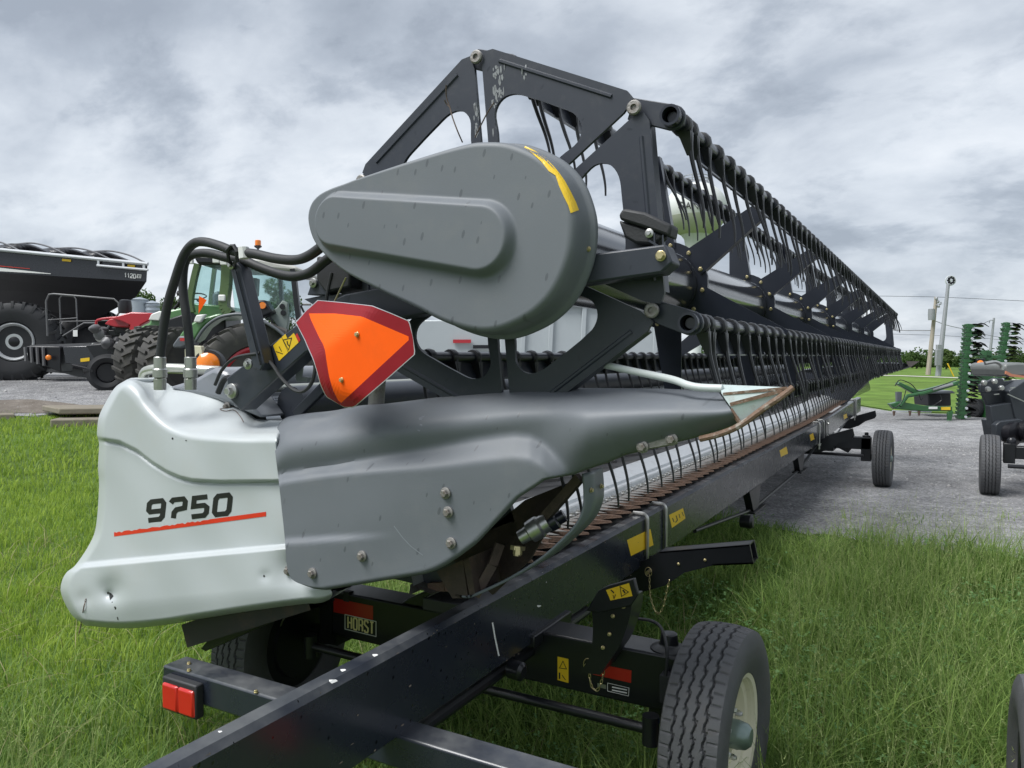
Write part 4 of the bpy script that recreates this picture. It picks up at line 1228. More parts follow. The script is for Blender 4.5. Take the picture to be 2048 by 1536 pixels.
# bird droppings and scratches on the beam
dr = []
for px, py, s_ in ((686, 1340, 4), (666, 1362, 6), (832, 1255, 9), (746, 1302, 7), (750, 1310, 4), (440, 1463, 3), (1078, 1212, 3)):
    dr.append([(px + s_ * 1.6 * math.cos(t) * k, py + s_ * 0.8 * math.sin(t) * k) for t, k in ((0, 1), (0.9, .7), (1.8, 1.1), (2.8, .8), (3.7, 1), (4.6, .6), (5.5, .9))])
dr += stroke_quads([(985, 1245), (990, 1275), (998, 1312)], 3.0) + stroke_quads([(1085, 1145), (1093, 1165)], 1.5)
decal('dropping', dr, hitb, M_LETTER, BEAM, 0.001)
ch_ = []; rn2 = random.Random(3)
for i in range(150):
    yv = rn2.uniform(0.5, 7.0) ** 1.0; edge = rn2.random()
    zz_ = beam_z(yv) - (0.004 + abs(rn2.gauss(0, 0.012)) if edge < 0.55 else (0.262 - abs(rn2.gauss(0, 0.012)) if edge < 0.8 else rn2.uniform(0.03, 0.24)))
    s1, s2 = rn2.uniform(0.002, 0.010), rn2.uniform(0.001, 0.004)
    ch_.append([Vector((BXR + 0.0012, yv + math.cos(t) * s1 * rn2.uniform(.6, 1), zz_ + math.sin(t) * s2 * rn2.uniform(.6, 1))) for t in (0, 1.05, 2.1, 3.14, 4.2, 5.2)])
b = MB()
for c_ in ch_: b.add(c_, [tuple(range(6))])
o_ = b.build('paint_chips', mat('chipped_primer', (0.20, 0.16, 0.13), 0.7, var=0.5, vscale=40), BEAM, smooth=0); o_['kind'] = 'stuff'

# ---- wheels
def tyre_mesh(Rad=0.37, W=0.22, rim=0.205, ncirc=420):
    """road tyre with zig-zag grooves and sipes"""
    prof = []                        # (across, radius) from inner bead to outer bead
    side = [(-0.30, rim), (-0.40, rim + 0.008), (-0.47, rim + 0.045), (-0.50, rim + 0.085), (-0.495, Rad - 0.06), (-0.47, Rad - 0.03), (-0.43, Rad - 0.012)]
    nt_ = 68
    tread = [(-0.40 + 0.80 * i / nt_) for i in range(nt_ + 1)]
    rows = []
    gro = (-0.235, -0.078, 0.078, 0.235)
    v = []; f = []
    npf = len(side) * 2 + nt_ + 1
    for c in range(ncirc):
        th = 2 * math.pi * c / ncirc
        zz = (c % 10) / 10.0; zig = 0.018 * (abs(zz - 0.5) * 4 - 1)
        ring = [(a * W, r_) for a, r_ in side]
        for a in tread:
            r_ = Rad - 0.010 * (abs(a) / 0.40) ** 2.2
            dep = 0.0
            for gi, g_ in enumerate(gro):
                d = abs(a - (g_ + zig * (1 if gi % 2 else -1)))
                if d < 0.0135: dep = 0.013
            # sipes: short cuts at block edges
            if abs(a) > 0.28 and c % 7 == 0: dep = max(dep, 0.005)
            for gi, g_ in enumerate(gro):
                if c % 10 == (2 if gi % 2 else 7) and abs(a - g_) < 0.042: dep = max(dep, 0.006)
            ring.append((a * W, r_ - dep))
        ring += [(-a * W, r_) for a, r_ in reversed(side)]
        # sidewall ribs
        for a, r_ in ring:
            v.append((a, r_ * math.sin(th), r_ * math.cos(th)))
    for c in range(ncirc):
        d = (c + 1) % ncirc
        for k in range(npf - 1):
            f.append((c * npf + k, c * npf + k + 1, d * npf + k + 1, d * npf + k))
    me = bpy.data.meshes.new('tyre'); me.from_pydata(v, [], f)
    bm = bmesh.new(); bm.from_mesh(me); bmesh.ops.recalc_face_normals(bm, faces=bm.faces); bm.to_mesh(me); bm.free()
    me.shade_smooth(); me.set_sharp_from_angle(angle=R(38)); me.materials.append(M_RUBBER)
    return me
TYRE = tyre_mesh()
def rim_mesh():
    b = MB()
    pr = [(0.19, -0.085), (0.212, -0.082), (0.215, -0.075), (0.20, -0.07), (0.19, -0.04), (0.175, 0.0), (0.172, 0.045), (0.182, 0.05), (0.19, 0.07), (0.205, 0.072), (0.215, 0.078), (0.212, 0.085), (0.196, 0.08), (0.185, 0.055), (0.165, 0.05), (0.150, 0.02), (0.10, 0.025), (0.085, 0.04), (0.07, 0.04), (0.0, 0.04)]
    b.lathe(pr, (0, 0, 0), (1, 0, 0), 40)
    me = b.mesh('rim', 40); me.materials.append(M_CREAM); return me
RIM = rim_mesh()
RIM_D = RIM.copy(); RIM_D.materials.clear(); RIM_D.materials.append(M_TRAILER_P)
b = MB(); b.lathe([(0.05, 0.03), (0.05, 0.07), (0.044, 0.10), (0.03, 0.115), (0.0, 0.118)], (0, 0, 0), (1, 0, 0), 20); HUB = b.mesh('hub_cap', 40); HUB.materials.append(mat('green_grey_hub', (0.20, 0.26, 0.24), 0.35, metal=0.5, var=0.1))
b = MB(); b.lathe([(0.011, 0.03), (0.011, 0.055), (0.006, 0.065)], (0, 0, 0), (1, 0, 0), 6); NUT = b.mesh('wheel_nut', 30); NUT.materials.append(M_STEEL)
b = MB(); b.lathe([(0.0, -0.10), (0.165, -0.10), (0.17, -0.08), (0.17, 0.0)], (0, 0, 0), (1, 0, 0), 28); DRUM = b.mesh('brake_drum', 30); DRUM.materials.append(M_TRAILER_P)
def wheel(name, loc, parent, flip=1, steer=0.0, detail=True, spin=0.0):
    """flip=1: outer side towards +x"""
    rt = (spin, 0, steer + (0 if flip > 0 else math.pi))
    ty = inst('tyre', TYRE, parent, loc, rt)
    rm = inst('rim', RIM if flip > 0 else RIM_D, ty, loc, rt)
    if detail:
        inst('brake_drum', DRUM, rm, loc, rt)
        inst('hub_cap', HUB, rm, loc, rt)
        for k in range(6):
            a = 2 * math.pi * k / 6
            m = Matrix.Rotation(steer + (0 if flip > 0 else math.pi), 3, 'Z') @ Vector((0, 0.085 * math.sin(a), 0.085 * math.cos(a)))
            inst('wheel_nut', NUT, rm, Vector(loc) + m, rt)
    return ty
AXY, AXR = 2.72, 11.1
wheel('wheel', (-0.676, AXY, 0.358), TR, 1, R(-2), spin=0.3)
wheel('wheel', (-2.70, AXY - 0.1, 0.362), TR, -1, R(4))
wheel('wheel', (-0.66, AXR, 0.362), TR, 1, R(-1))
wheel('wheel', (-2.70, AXR, 0.362), TR, -1)

# ---- front axle
b = MB()
def ax(px, py, y): return at_y(px, py, y)
YA = 2.62
b.box((-1.62, AXY, 0.515), (1.62, 0.15, 0.205))
AXL = b.build('front_axle', M_TRAILER_P, TR, bevel=0.008)
ha = surf_hit(AXL)
b = MB(); b.tube([(-2.42, YA - 0.10, 0.40), (-0.88, YA - 0.10, 0.40)], 0.018, 12); b.lathe([(0.03, -0.05), (0.03, 0.05)], (-2.44, YA - 0.1, 0.40), (0, 0, 1), 12); b.lathe([(0.03, -0.05), (0.03, 0.05)], (-0.86, YA - 0.1, 0.40), (0, 0, 1), 12)
b.build('tie_rod', M_TRAILER_P, TR)
for xx in (-0.86, -2.46):
    b = MB(); b.lathe([(0.06, -0.14), (0.06, 0.0), (0.07, 0.005), (0.07, 0.03), (0.05, 0.04), (0.035, 0.045), (0.03, 0.085), (0.0, 0.09)], (xx, AXY, 0.59), (0, 0, 1), 18)
    b.box((xx, AXY, 0.46), (0.11, 0.13, 0.20)); b.bar((xx, AXY, 0.38), (xx + (0.2 if xx > -1 else -0.2), AXY, 0.362), 0.07, 0.07)
    b.build('steering_knuckle', M_TRAILER_P, TR, bevel=0.004)
b = MB(); b.box((-0.83, AXY - 0.11, 0.52), (0.045, 0.05, 0.10)); o = b.build('brake_sensor', M_HOSE, TR, bevel=0.003)
b = MB(); b.tube(smooth_path([(-0.83, AXY - 0.13, 0.56), (-0.83, AXY - 0.12, 0.66), (-0.88, AXY - 0.06, 0.72), (-1.0, AXY + 0.02, 0.70), (-1.1, AXY + 0.03, 0.67)], 6), 0.006, 7); b.tube(smooth_path([(-0.83, AXY - 0.12, 0.47), (-0.815, AXY - 0.14, 0.41), (-0.78, AXY - 0.13, 0.34)], 5), 0.008, 7)
b.build('brake_line', M_HOSE, TR)
MB().tube([(-0.822, AXY - 0.135, 0.425), (-0.805, AXY - 0.14, 0.395)], 0.011, 8).build('cable_tie', mat('blue_plastic', (0.02, 0.12, 0.55), 0.4), TR)
sticker('red_reflector', ((1188, 1326), (1263, 1341), (1262, 1366), (1186, 1349)), M_REDTAPE, ha, AXL)
sticker('red_reflector', ((667, 1196), (746, 1212), (746, 1240), (667, 1224)), M_REDTAPE, ha, AXL)
hq = []
def rowq(x0, y0, x1, y1, w_): return stroke_quads([(x0, y0), (x1, y1)], w_)
# HORST plate: white outline and letters
decal('brand_letters', text_quads('HORST', 696, 1256, 747, 1268, 7.0, 23, 4.2, 3.3), ha, M_GOLD, AXL, 0.0025)
decal('brand_frame', stroke_quads([(690, 1229), (752, 1243), (752, 1273), (690, 1258), (690, 1229)], 1.6), ha, M_LETTER, AXL, 0.0025)
decal('serial_plate', quad_grid(((1214, 1365), (1259, 1375), (1258, 1393), (1214, 1383)), 1, 1), ha, M_INK, AXL, 0.0015)
decal('serial_print', stroke_quads([(1215, 1366), (1258, 1376), (1257, 1392), (1215, 1382), (1215, 1366)], 1.0) + stroke_quads([(1224, 1374), (1254, 1380)], 2.4) + stroke_quads([(1224, 1380), (1254, 1386)], 2.4), ha, M_LETTER, AXL, 0.0025)
decal('small_plate', quad_grid(((1195, 1366), (1212, 1370), (1212, 1378), (1195, 1374)), 1, 1), ha, M_STEEL, AXL, 0.0015)
sticker('warning_sticker', ((1115, 1313), (1137, 1318), (1137, 1366), (1115, 1360)), M_YELLOW, ha, AXL)
decal('sticker_print', stroke_quads([(1119, 1336), (1126, 1322), (1133, 1338), (1119, 1336)], 1.4) + stroke_quads([(1119, 1345), (1119, 1358)], 3) + stroke_quads([(1124, 1350), (1131, 1360)], 1.5), ha, M_INK, AXL, 0.0025)
# saddle between axle and beam, curved quadrant, bracket
b = MB()
quad = smooth_path([at_y(px, py, 2.52) for px, py in ((1160, 1345), (1180, 1310), (1186, 1260), (1184, 1215), (1190, 1195))], 4)
quad2 = smooth_path([at_y(px, py, 2.52) for px, py in ((1262, 1200), (1262, 1220), (1255, 1250), (1240, 1290), (1222, 1318), (1200, 1350))], 4)
b.prism(quad + quad2, (0, 0.02, 0)); b.prism([q + Vector((0, 0.10, 0)) for q in quad + quad2], (0, 0.02, 0)); b.prism([q + Vector((-0.012, 0.02, 0)) for q in quad2] + [q + Vector((0.0, 0.02, 0)) for q in reversed(quad2)], (0, 0.08, 0))
o = b.build('tilt_quadrant', M_TRAILER_P, TR, smooth=30)
hqd = surf_hit(o)
for px, py in ((1247, 1213), (1226, 1232), (1219, 1268), (1206, 1295)):
    inst('bolt', BOLT_SMALL, o, at_y(px, py, 2.515))
b = MB(); b.box((-1.39, AXY + 0.02, 0.60), (0.10, 0.34, 0.05)); b.build('axle_saddle', M_TRAILER_P, TR, bevel=0.006)
b = MB(); b.prism([at_y(px, py, 2.49) for px, py in ((1172, 1222), (1196, 1182), (1214, 1172), (1268, 1157), (1276, 1190), (1262, 1212), (1200, 1226))], (0, 0.02, 0)); PP = b.build('pivot_plate', M_TRAILER_P, TR, bevel=0.004)
# cross arm with open tube end
def cross_arm(y, xr=-0.80, name='header_rest_arm'):
    b = MB()
    def q(x, z): return Vector((x, y, z))
    sec = [(-1.32, 0.640), (-1.25, 0.690), (xr, 0.782), (xr + 0.02, 0.690), (-0.98, 0.655), (-1.12, 0.600), (-1.22, 0.52), (-1.36, 0.46), (-1.50, 0.46), (-1.50, 0.58)]
    b.prism([q(x, z) for x, z in sec], (0, 0.014, 0)); b.prism([q(x, z) + Vector((0, 0.10, 0)) for x, z in sec], (0, 0.014, 0))
    top = [(-1.25, 0.690), (xr, 0.782), (xr, 0.775), (-1.25, 0.683)]
    b.prism([q(x, z) for x, z in top], (0, 0.114, 0))
    bot = [(-0.98, 0.655), (xr + 0.02, 0.690), (xr + 0.02, 0.698), (-0.98, 0.663)]
    b.prism([q(x, z) for x, z in bot], (0, 0.114, 0))
    b.bar((-2.6, y + 0.057, 0.49), (-1.45, y + 0.057, 0.52), 0.10, 0.10)
    return b.build(name, M_TRAILER_P, TR, smooth=30)
CA = cross_arm(3.78)
hca = surf_hit(CA)
for px, py in ((1410, 1120), (1357, 1128)):
    h = hca(px, py, 0.0)
    if h: inst('hole_plug', BOLT_SMALL, CA, h)
sticker('warning_sticker', ((1212, 1180), (1258, 1166), (1265, 1192), (1221, 1201)), M_YELLOW, surf_hit(PP), PP)
decal('sticker_print', stroke_quads([(1240, 1173), (1257, 1184), (1243, 1193), (1240, 1173)], 1.4) + stroke_quads([(1246, 1180), (1250, 1186)], 3) + stroke_quads([(1226, 1190), (1228, 1198), (1231, 1189)], 1.6) + stroke_quads([(1222, 1180), (1228, 1186)], 2.5), surf_hit(PP), M_INK, PP, 0.0035)
# U-bolts round the beam
def ubolt(y, parent=TR):
    b = MB(); r_ = 0.010
    xo = BXR + 0.012 + beam_x(y); xi = BXL - 0.012 + beam_x(y); zt = beam_z(y) + 0.012; zb = beam_z(y) - 0.33
    P = [(xo, y, zb), (xo, y, zt - 0.03)]
    for k in range(1, 6): 
        t = k / 5 * math.pi / 2; P.append((xo - 0.03 + 0.03 * math.cos(t), y, zt - 0.03 + 0.03 * math.sin(t)))
    P.append((xi + 0.02, y, zt)); P.append((xi, y, zt - 0.02)); P.append((xi, y, zb))
    b.tube(P, r_, 10)
    u = b.build('u_bolt', M_STEEL, parent)
    b = MB(); b.lathe([(0.020, -0.285), (0.020, -0.262), (0.028, -0.262), (0.028, -0.257)], (xo, y, beam_z(y)), (0, 0, 1), 6); b.build('nut', M_STEEL, u)
    return u
for yy in (3.86, 4.17, 10.35, 10.75, 14.2, 14.4): ubolt(yy)
cross_arm(10.5, -0.98); cross_arm(14.2, -0.98)
b = MB(); b.box((BXR + 0.02, 10.95, 0.72), (0.02, 0.32, 0.27)); sp = b.build('splice_plate', M_TRAILER_P, TR, bevel=0.003)
for zz in (0.64, 0.80): inst('bolt', BOLT_ZINC, sp, (BXR + 0.03, 10.95, zz), (0, 0, R(90)))
# truss under the beam
b = MB()
P = [(BXR - 0.03, 4.9, 0.56), (BXR - 0.03, 6.6, 0.40), (BXR - 0.03, 9.0, 0.42), (BXR - 0.03, 10.4, 0.56)]
b.tube(P, 0.014, 8); P2 = [(BXR - 0.03, 10.8, 0.56), (BXR - 0.03, 11.8, 0.46), (BXR - 0.03, 13.9, 0.62)]; b.tube(P2, 0.014, 8)
b.build('truss_rod', M_TRAILER_P, TR)
for yy, zb in ((6.6, 0.40), (9.0, 0.42), (11.8, 0.46)):
    b = MB(); b.prism([(BXR - 0.06, yy - 0.22, 0.59), (BXR - 0.06, yy + 0.22, 0.59), (BXR - 0.06, yy + 0.14, zb), (BXR - 0.06, yy - 0.05, zb)], (0.06, 0, 0)); b.build('truss_gusset', M_TRAILER_P, TR, smooth=0)
    MB().bar((BXR - 0.03, yy - 0.1, zb - 0.01), (BXR - 0.03, yy + 0.35, zb - 0.01), 0.10, 0.012).build('truss_plate', M_TRAILER_P, TR, smooth=0)
MB().lathe([(0.05, 0), (0.055, 0.08), (0.04, 0.1)], (BXR - 0.05, 6.3, 0.36), (1, 0, 0), 16).build('hose_reel', M_TRAILER_P, TR)
# second lower tube seen below the beam
MB().tube([(-1.40, 1.9, 0.53), (-1.40, 3.2, 0.53)], 0.022, 10).build('brace_tube', M_TRAILER_P, TR)
MB().lathe([(0.034, 0), (0.034, 0.05), (0.02, 0.06)], (-1.36, 2.42, 0.55), (1, -0.1, 0), 16).build('swivel_boss', M_TRAILER_P, TR)
# pins with retaining rings and chains
for (px, py, yy), pts in (((1298, 1143, 3.76), ((1299, 1150), (1300, 1185), (1306, 1212), (1316, 1228), (1327, 1212), (1334, 1180), (1339, 1160))),
                          ((1178, 1328, 2.60), ((1179, 1338), (1180, 1360), (1186, 1378), (1196, 1380), (1204, 1360), (1210, 1330), (1218, 1307)))):
    c0 = at_y(px, py, yy)
    b = MB(); b.tube([c0 + Vector((0.02 * math.cos(t) * 0.9, -0.01, 0.024 * math.sin(t))) for t in np.linspace(0, 2 * math.pi, 17)[:-1]], 0.0018, 6, closed=True)
    b.tube([c0 + Vector((0, 0.06, 0)), c0 + Vector((0, -0.03, 0))], 0.009, 8)
    pin = b.build('hitch_pin', M_BRASS, TR)
    chain('chain', [at_y(a, c, yy - 0.01) for a, c in pts], M_BRASS, pin, 0.022, 0.0018, 0.009)
# ---- rear axle
b = MB(); b.box((-1.65, AXR, 0.55), (1.70, 0.14, 0.16)); b.box((-1.39, AXR, 0.50), (0.3, 0.4, 0.12)); b.build('rear_axle', M_TRAILER_P, TR, bevel=0.008)
for xx in (-0.86, -2.46):
    b = MB(); b.box((xx, AXR, 0.47), (0.12, 0.14, 0.30)); b.lathe([(0.05, 0), (0.05, 0.03), (0.025, 0.035), (0.025, 0.07), (0, 0.075)], (xx, AXR, 0.62), (0, 0, 1), 14); b.bar((xx, AXR, 0.38), (xx + (0.2 if xx > -1 else -0.2), AXR, 0.362), 0.07, 0.07); b.build('steering_knuckle', M_TRAILER_P, TR, bevel=0.004)
MB().tube([(-2.42, AXR - 0.16, 0.40), (-0.88, AXR - 0.16, 0.40)], 0.02, 10).build('tie_rod', M_TRAILER_P, TR)
b = MB()
quadr = [Vector((x, 11.5, z)) for x, z in ((-1.36, 0.6), (-1.1, 0.62), (-1.02, 0.5), (-1.12, 0.36), (-1.3, 0.45))]; b.prism(quadr, (0, 0.1, 0)); b.build('tilt_quadrant', M_TRAILER_P, TR, smooth=0)
# ---- light bar at the front
b = MB(); zt = 0.60
n = 16
sect = [(-0.045, 0), (0.045, 0), (0.045, -0.10), (-0.045, -0.10)]
b.box((-1.59, 1.79, 0.55), (1.60, 0.10, 0.10))
LB = b.build('light_bar', M_TRAILER, TR, bevel=0.008)
for xx, nm in ((-2.262, 'tail_lamp'), (-0.90, 'tail_lamp')):
    b = MB(); b.box((xx, 1.725, 0.522), (0.175, 0.034, 0.118)); lm = b.build(nm, M_HOSE, TR, bevel=0.006)
    for dx in (-0.041, 0.041):
        b = MB(); b.box((xx + dx, 1.708, 0.516), (0.080, 0.016, 0.092)); b.build('lens', M_LENS_RED, lm, bevel=0.008)
for px, py in ((378, 1328), (378, 1342), (512, 1385)):
    q = at_z(px, py, 0.601); inst('bolt', BOLT_SMALL, LB, q, (R(-90), 0, 0))
# rear rest channel that carries the header's back (open box end on the left)
p0 = at_y(364, 1274, 1.93); p1 = at_y(610, 1196, 1.93)
dch = (p1 - p0).normalized(); upc = Vector((-dch.z, 0, dch.x)); hh_, ww_ = 0.045, 0.06
def ch(o_, s1, s2): return o_ + upc * (s1 * hh_) + Vector((0, 0.07 + s2 * ww_, 0))
b = MB()
cor = ((-1, -1), (1, -1), (1, 1), (-1, 1))
outer0 = [ch(p0, a_, c_) for a_, c_ in cor]; outer1 = [ch(p1, a_, c_) for a_, c_ in cor]
inner0 = [ch(p0, a_ * .86, c_ * .9) for a_, c_ in cor]; inner1 = [ch(p0 + dch * 0.25, a_ * .86, c_ * .9) for a_, c_ in cor]
for A_, B_ in ((outer0, outer1), (outer0, inner0), (inner0, inner1)):
    b.grid([A_ + A_[:1], B_ + B_[:1]])
b.add(inner1, [(0, 1, 2, 3)])
b.build('rest_channel', mat('worn_black_steel', (0.020, 0.019, 0.018), 0.6, var=0.3, grunge=0.45, grcol=(0.09, 0.06, 0.04), grscale=12), TR, smooth=0)
b = MB(); b.prism([at_y(px, py, 1.98) for px, py in ((400, 1298), (424, 1270), (470, 1240), (600, 1200), (600, 1222), (500, 1262), (410, 1303))], (0, 0.10, 0)); b.build('rest_gusset', M_TRAILER_P, TR, bevel=0.004)
b = MB(); b.box((-1.51, 7.4, 0.815), (0.17, 10.4, 0.045)); b.build('dark_gap_strip', M_TRAILER_P, TR, bevel=0.004)  # added dark strip; closes the gap behind the beam so it reads dark
# bracket on the axle and hose bundle
b = MB(); b.prism([at_y(px, py, 2.66) for px, py in ((800, 1208), (815, 1197), (870, 1175), (890, 1180), (900, 1215), (820, 1235))], (0, 0.12, 0)); ro = b.build('rest_bracket', M_TRAILER_P, TR, bevel=0.005)
inst('bolt', BOLT_SMALL, ro, at_y(822, 1232, 2.655)); inst('bolt', BOLT_SMALL, ro, at_y(862, 1219, 2.655))
b = MB(); b.box(at_y(697, 1192, 2.66), (0.035, 0.035, 0.045)); b.build('clip_block', M_HOSE, TR, bevel=0.003)
for k in range(3):
    MB().tube(smooth_path([at_y(px, py + k * 4, 2.68) for px, py in ((690, 1190), (740, 1200), (790, 1214), (850, 1222))], 5), 0.006, 7).build('brake_line', M_HOSE, TR)
# tall grass-green hose loop by the left wheel
MB().tube(smooth_path([at_y(px, py, 2.5) for px, py in ((574, 1225), (562, 1250), (556, 1280), (558, 1310))], 6), 0.004, 6).build('cable', M_OLDSTEEL, TR)
# ================================================================== machines and things in the yard behind
def P2(pts, d): return [at_d(px, py, d) for px, py in pts]
def slab(b, pts, d, th): return b.prism(P2(pts, d), FH * th)
def tubep(b, pts, d, r, n=8, sub=0):
    p = P2(pts, d) if not isinstance(pts[0], Vector) else pts
    return b.tube(smooth_path(p, sub) if sub else p, r, n)
M_CARTBLK = mat('cart_black_paint', (0.018, 0.019, 0.024), 0.28, var=0.15, coat=0.4)
M_CARTDRK = mat('cart_dark_panel', (0.008, 0.008, 0.011), 0.35, var=0.15)
M_SILVER = mat('silver_wheel_paint', (0.55, 0.56, 0.57), 0.4, metal=0.3, var=0.1)
M_RAIL = mat('light_rail_paint', (0.55, 0.57, 0.60), 0.4, var=0.08)
M_GRAIL = mat('grey_rail_paint', (0.12, 0.12, 0.125), 0.45, var=0.1)
M_REDP = mat('red_machine_paint', (0.42, 0.012, 0.022), 0.3, var=0.12, coat=0.4)
M_GREEN = mat('tractor_green_paint', (0.085, 0.21, 0.07), 0.32, var=0.1, coat=0.4)
M_GREEN2 = mat('implement_green_paint', (0.020, 0.095, 0.026), 0.35, var=0.15, coat=0.3)
M_OLIVE = mat('cab_post_green', (0.085, 0.135, 0.05), 0.4, var=0.1)
M_DGREY = mat('dark_grey_plastic', (0.10, 0.11, 0.125), 0.45, var=0.1)
M_GLASS = mat('tinted_cab_glass', (0.55, 0.78, 0.76), 0.03, var=0.02, trans=0.96, spec=0.5, rvar=0.02)
M_DIRTYTYRE = mat('dusty_tractor_tyre', (0.055, 0.053, 0.050), 0.8, var=0.3, vscale=8, bump=0.15, bscale=40, grunge=0.5, grcol=(0.14, 0.13, 0.11), grscale=3)
M_BTYRE = mat('black_tractor_tyre', (0.022, 0.023, 0.026), 0.7, var=0.25, vscale=8, bump=0.1, bscale=40, grunge=0.15, grcol=(0.1, 0.09, 0.08), grscale=3)

def lug_tyre(Rad, W, rim, nl=24, mat_=M_BTYRE):
    b = MB()
    pr = [(rim, -0.36 * W), (rim + 0.03, -0.46 * W), (rim + 0.45 * (Rad - rim), -0.52 * W), (Rad - 0.12, -0.50 * W), (Rad - 0.055, -0.44 * W), (Rad - 0.05, 0), (Rad - 0.055, 0.44 * W), (Rad - 0.12, 0.50 * W), (rim + 0.45 * (Rad - rim), 0.52 * W), (rim + 0.03, 0.46 * W), (rim, 0.36 * W)]
    b.lathe(pr, (0, 0, 0), (1, 0, 0), 56)
    for s_ in (-1, 1):
        for k in range(nl):
            a0 = 2 * math.pi * (k + (0.5 if s_ > 0 else 0)) / nl
            pts = []
            for f, dr in ((0.02, 0.0), (0.28, 0.0), (0.46, -0.012), (0.51, -0.13)):
                a = a0 + f * 0.30
                pts.append((s_ * f * W, a, Rad + dr))
            hw = 0.032 / Rad * 1.0
            for (x0, a_, r0), (x1, c_, r1) in zip(pts, pts[1:]):
                v = []
                for x, a, r_ in ((x0, a_, r0), (x1, c_, r1)):
                    for da in (-hw, hw):
                        for dr in (-0.055, 0):
                            rr = r_ + dr
                            v.append((x, rr * math.sin(a + da), rr * math.cos(a + da)))
                b.hexa([v[0], v[2], v[6], v[4], v[1], v[3], v[7], v[5]])
    me = b.mesh('lug_tyre', 40); me.materials.append(mat_); return me
def dish_rim(r_, dp, mat_):
    b = MB(); b.lathe([(r_ * 1.0, -dp), (r_ * 1.04, 0.0), (r_ * 0.98, 0.02), (r_ * 0.90, -0.02), (r_ * 0.86, -dp * 0.6), (r_ * 0.5, -dp * 0.8), (r_ * 0.42, -dp * 0.5), (0, -dp * 0.5)], (0, 0, 0), (1, 0, 0), 40)
    me = b.mesh('wheel_rim', 35); me.materials.append(mat_); return me
def face_dir(deg):
    """rotation about z so that local +x points at the camera, turned by deg"""
    v = -FH
    return math.atan2(v.y, v.x) + R(deg)

# ------------------------------------------------ grain cart
GC = thing('grain_cart', 'black grain cart with white top rail and numbers 1120 beside the gravel', 'grain cart', at_g(40, 770))
dC = 19.5
b = MB()
lv = [((-160, 483), (295, 529), 19.2, 22.6), ((-160, 536), (293, 563), 19.2, 22.6), ((-160, 573), (272, 594), 19.7, 22.1), ((-60, 655), (190, 640), 20.6, 21.5)]
rows = []
for l_, r_, d0, d1 in lv:
    rows.append([at_d(*l_, d0), at_d(*r_, d0), at_d(r_[0] - 12, r_[1] + 3, d1), at_d(l_[0], l_[1] + 3, d1), at_d(*l_, d0)])
b.grid(rows[:2]); up = b.build('hopper_side', M_CARTBLK, GC, smooth=0)
b = MB(); b.grid(rows[1:]); lowh = b.build('hopper_bottom', M_CARTDRK, GC, smooth=0)
b = MB(); tubep(b, [(-160, 484), (296, 528)], 19.15, 0.045); b.build('top_rail', M_RAIL, GC)
b = MB(); tubep(b, [(194, 531), (296, 540)], 19.13, 0.032); b.build('side_rail', M_RAIL, GC)
for px, a, c in ((197, 521, 531), (247, 526, 535), (288, 529, 539)):
    MB().bar(at_d(px, a, 19.14), at_d(px, c, 19.14), 0.05, 0.04).build('rail_post', M_RAIL, GC, smooth=0)
for x0, y0, xm, ym, x1, y1 in ((-70, 492, -10, 484, 42, 503), (20, 490, 62, 486, 136, 511), (105, 497, 150, 496, 222, 519), (185, 503, 220, 502, 294, 527)):
    b = MB(); p = smooth_path([at_d(x0, y0, 22.2), at_d(xm, ym, 21.4), at_d((xm + x1) / 2, ym + (y1 - ym) * 0.32, 20.2), at_d(x1, y1, 19.2)], 6)
    b.tube(p, 0.022, 8); b.build('tarp_bow', M_GRAIL, GC)
    b = MB(); q = smooth_path([at_d(x0 - 22, y0 + 4, 22.2), at_d(xm - 10, ym + 1, 21.2), at_d(x1 - 30, y1 - 5, 19.4)], 6)
    m_ = [at_d(x0 - 10 + (x1 - x0) * k / (len(q) - 1), y0 + 8 + (y1 - y0) * k / (len(q) - 1), 21.5) for k in range(len(q))]
    b.grid([q, m_]); o = b.build('tarp', M_CARTDRK, GC); s_ = o.modifiers.new('s', 'SOLIDIFY'); s_.thickness = 0.05
hu = surf_hit(up)
decal('number_print', text_quads('1120', 249, 554, 271, 556.5, 4.2, 8, 1.6, 1.7), hu, M_LETTER, GC, 0.02)
decal('badge_print', [((274, 548), (283, 549), (282, 556.5), (273, 556))], hu, M_LETTER, GC, 0.02)
decal('badge_print', text_quads('XT', 275.5, 555, 281, 555.6, 2.2, 5, 1.0, 0.9), hu, M_INK, GC, 0.03)
decal('side_stripe', quad_grid(((-120, 522), (102, 547), (101, 548), (-120, 536)), 6, 2), hu, M_LETTER, GC, 0.02)
decal('red_pinstripe', quad_grid(((-120, 520), (60, 537), (60, 538), (-120, 522)), 4, 1), hu, M_REDINK, GC, 0.02)
decal('yellow_sticker', [((124, 517.5), (142, 519), (142, 523.5), (124, 522))], hu, M_YELLOW, GC, 0.03); decal('yellow_sticker', [((255, 529), (270, 530.5), (270, 534.5), (255, 533))], hu, M_YELLOW, GC, 0.03)
CT = lug_tyre(0.98, 0.85, 0.46, 24); CR = dish_rim(0.44, 0.10, M_SILVER)
wl_ = at_d(38, 684, 18.75)
tw = inst('cart_tyre', CT, GC, wl_, (0, 0, face_dir(14)))
inst('cart_rim', CR, tw, wl_ + Matrix.Rotation(face_dir(14), 3, 'Z') @ Vector((0.36, 0, 0)), (0, 0, face_dir(14)))
b = MB(); b.lathe([(0.14, 0), (0.14, 0.12), (0.08, 0.16), (0, 0.16)], wl_ + Matrix.Rotation(face_dir(14), 3, 'Z') @ Vector((0.18, 0, 0)), Matrix.Rotation(face_dir(14), 3, 'Z') @ Vector((1, 0, 0)), 16); b.build('cart_hub', M_CARTDRK, tw)
wl2 = wl_ + FH * 2.9 + RT * 0.3
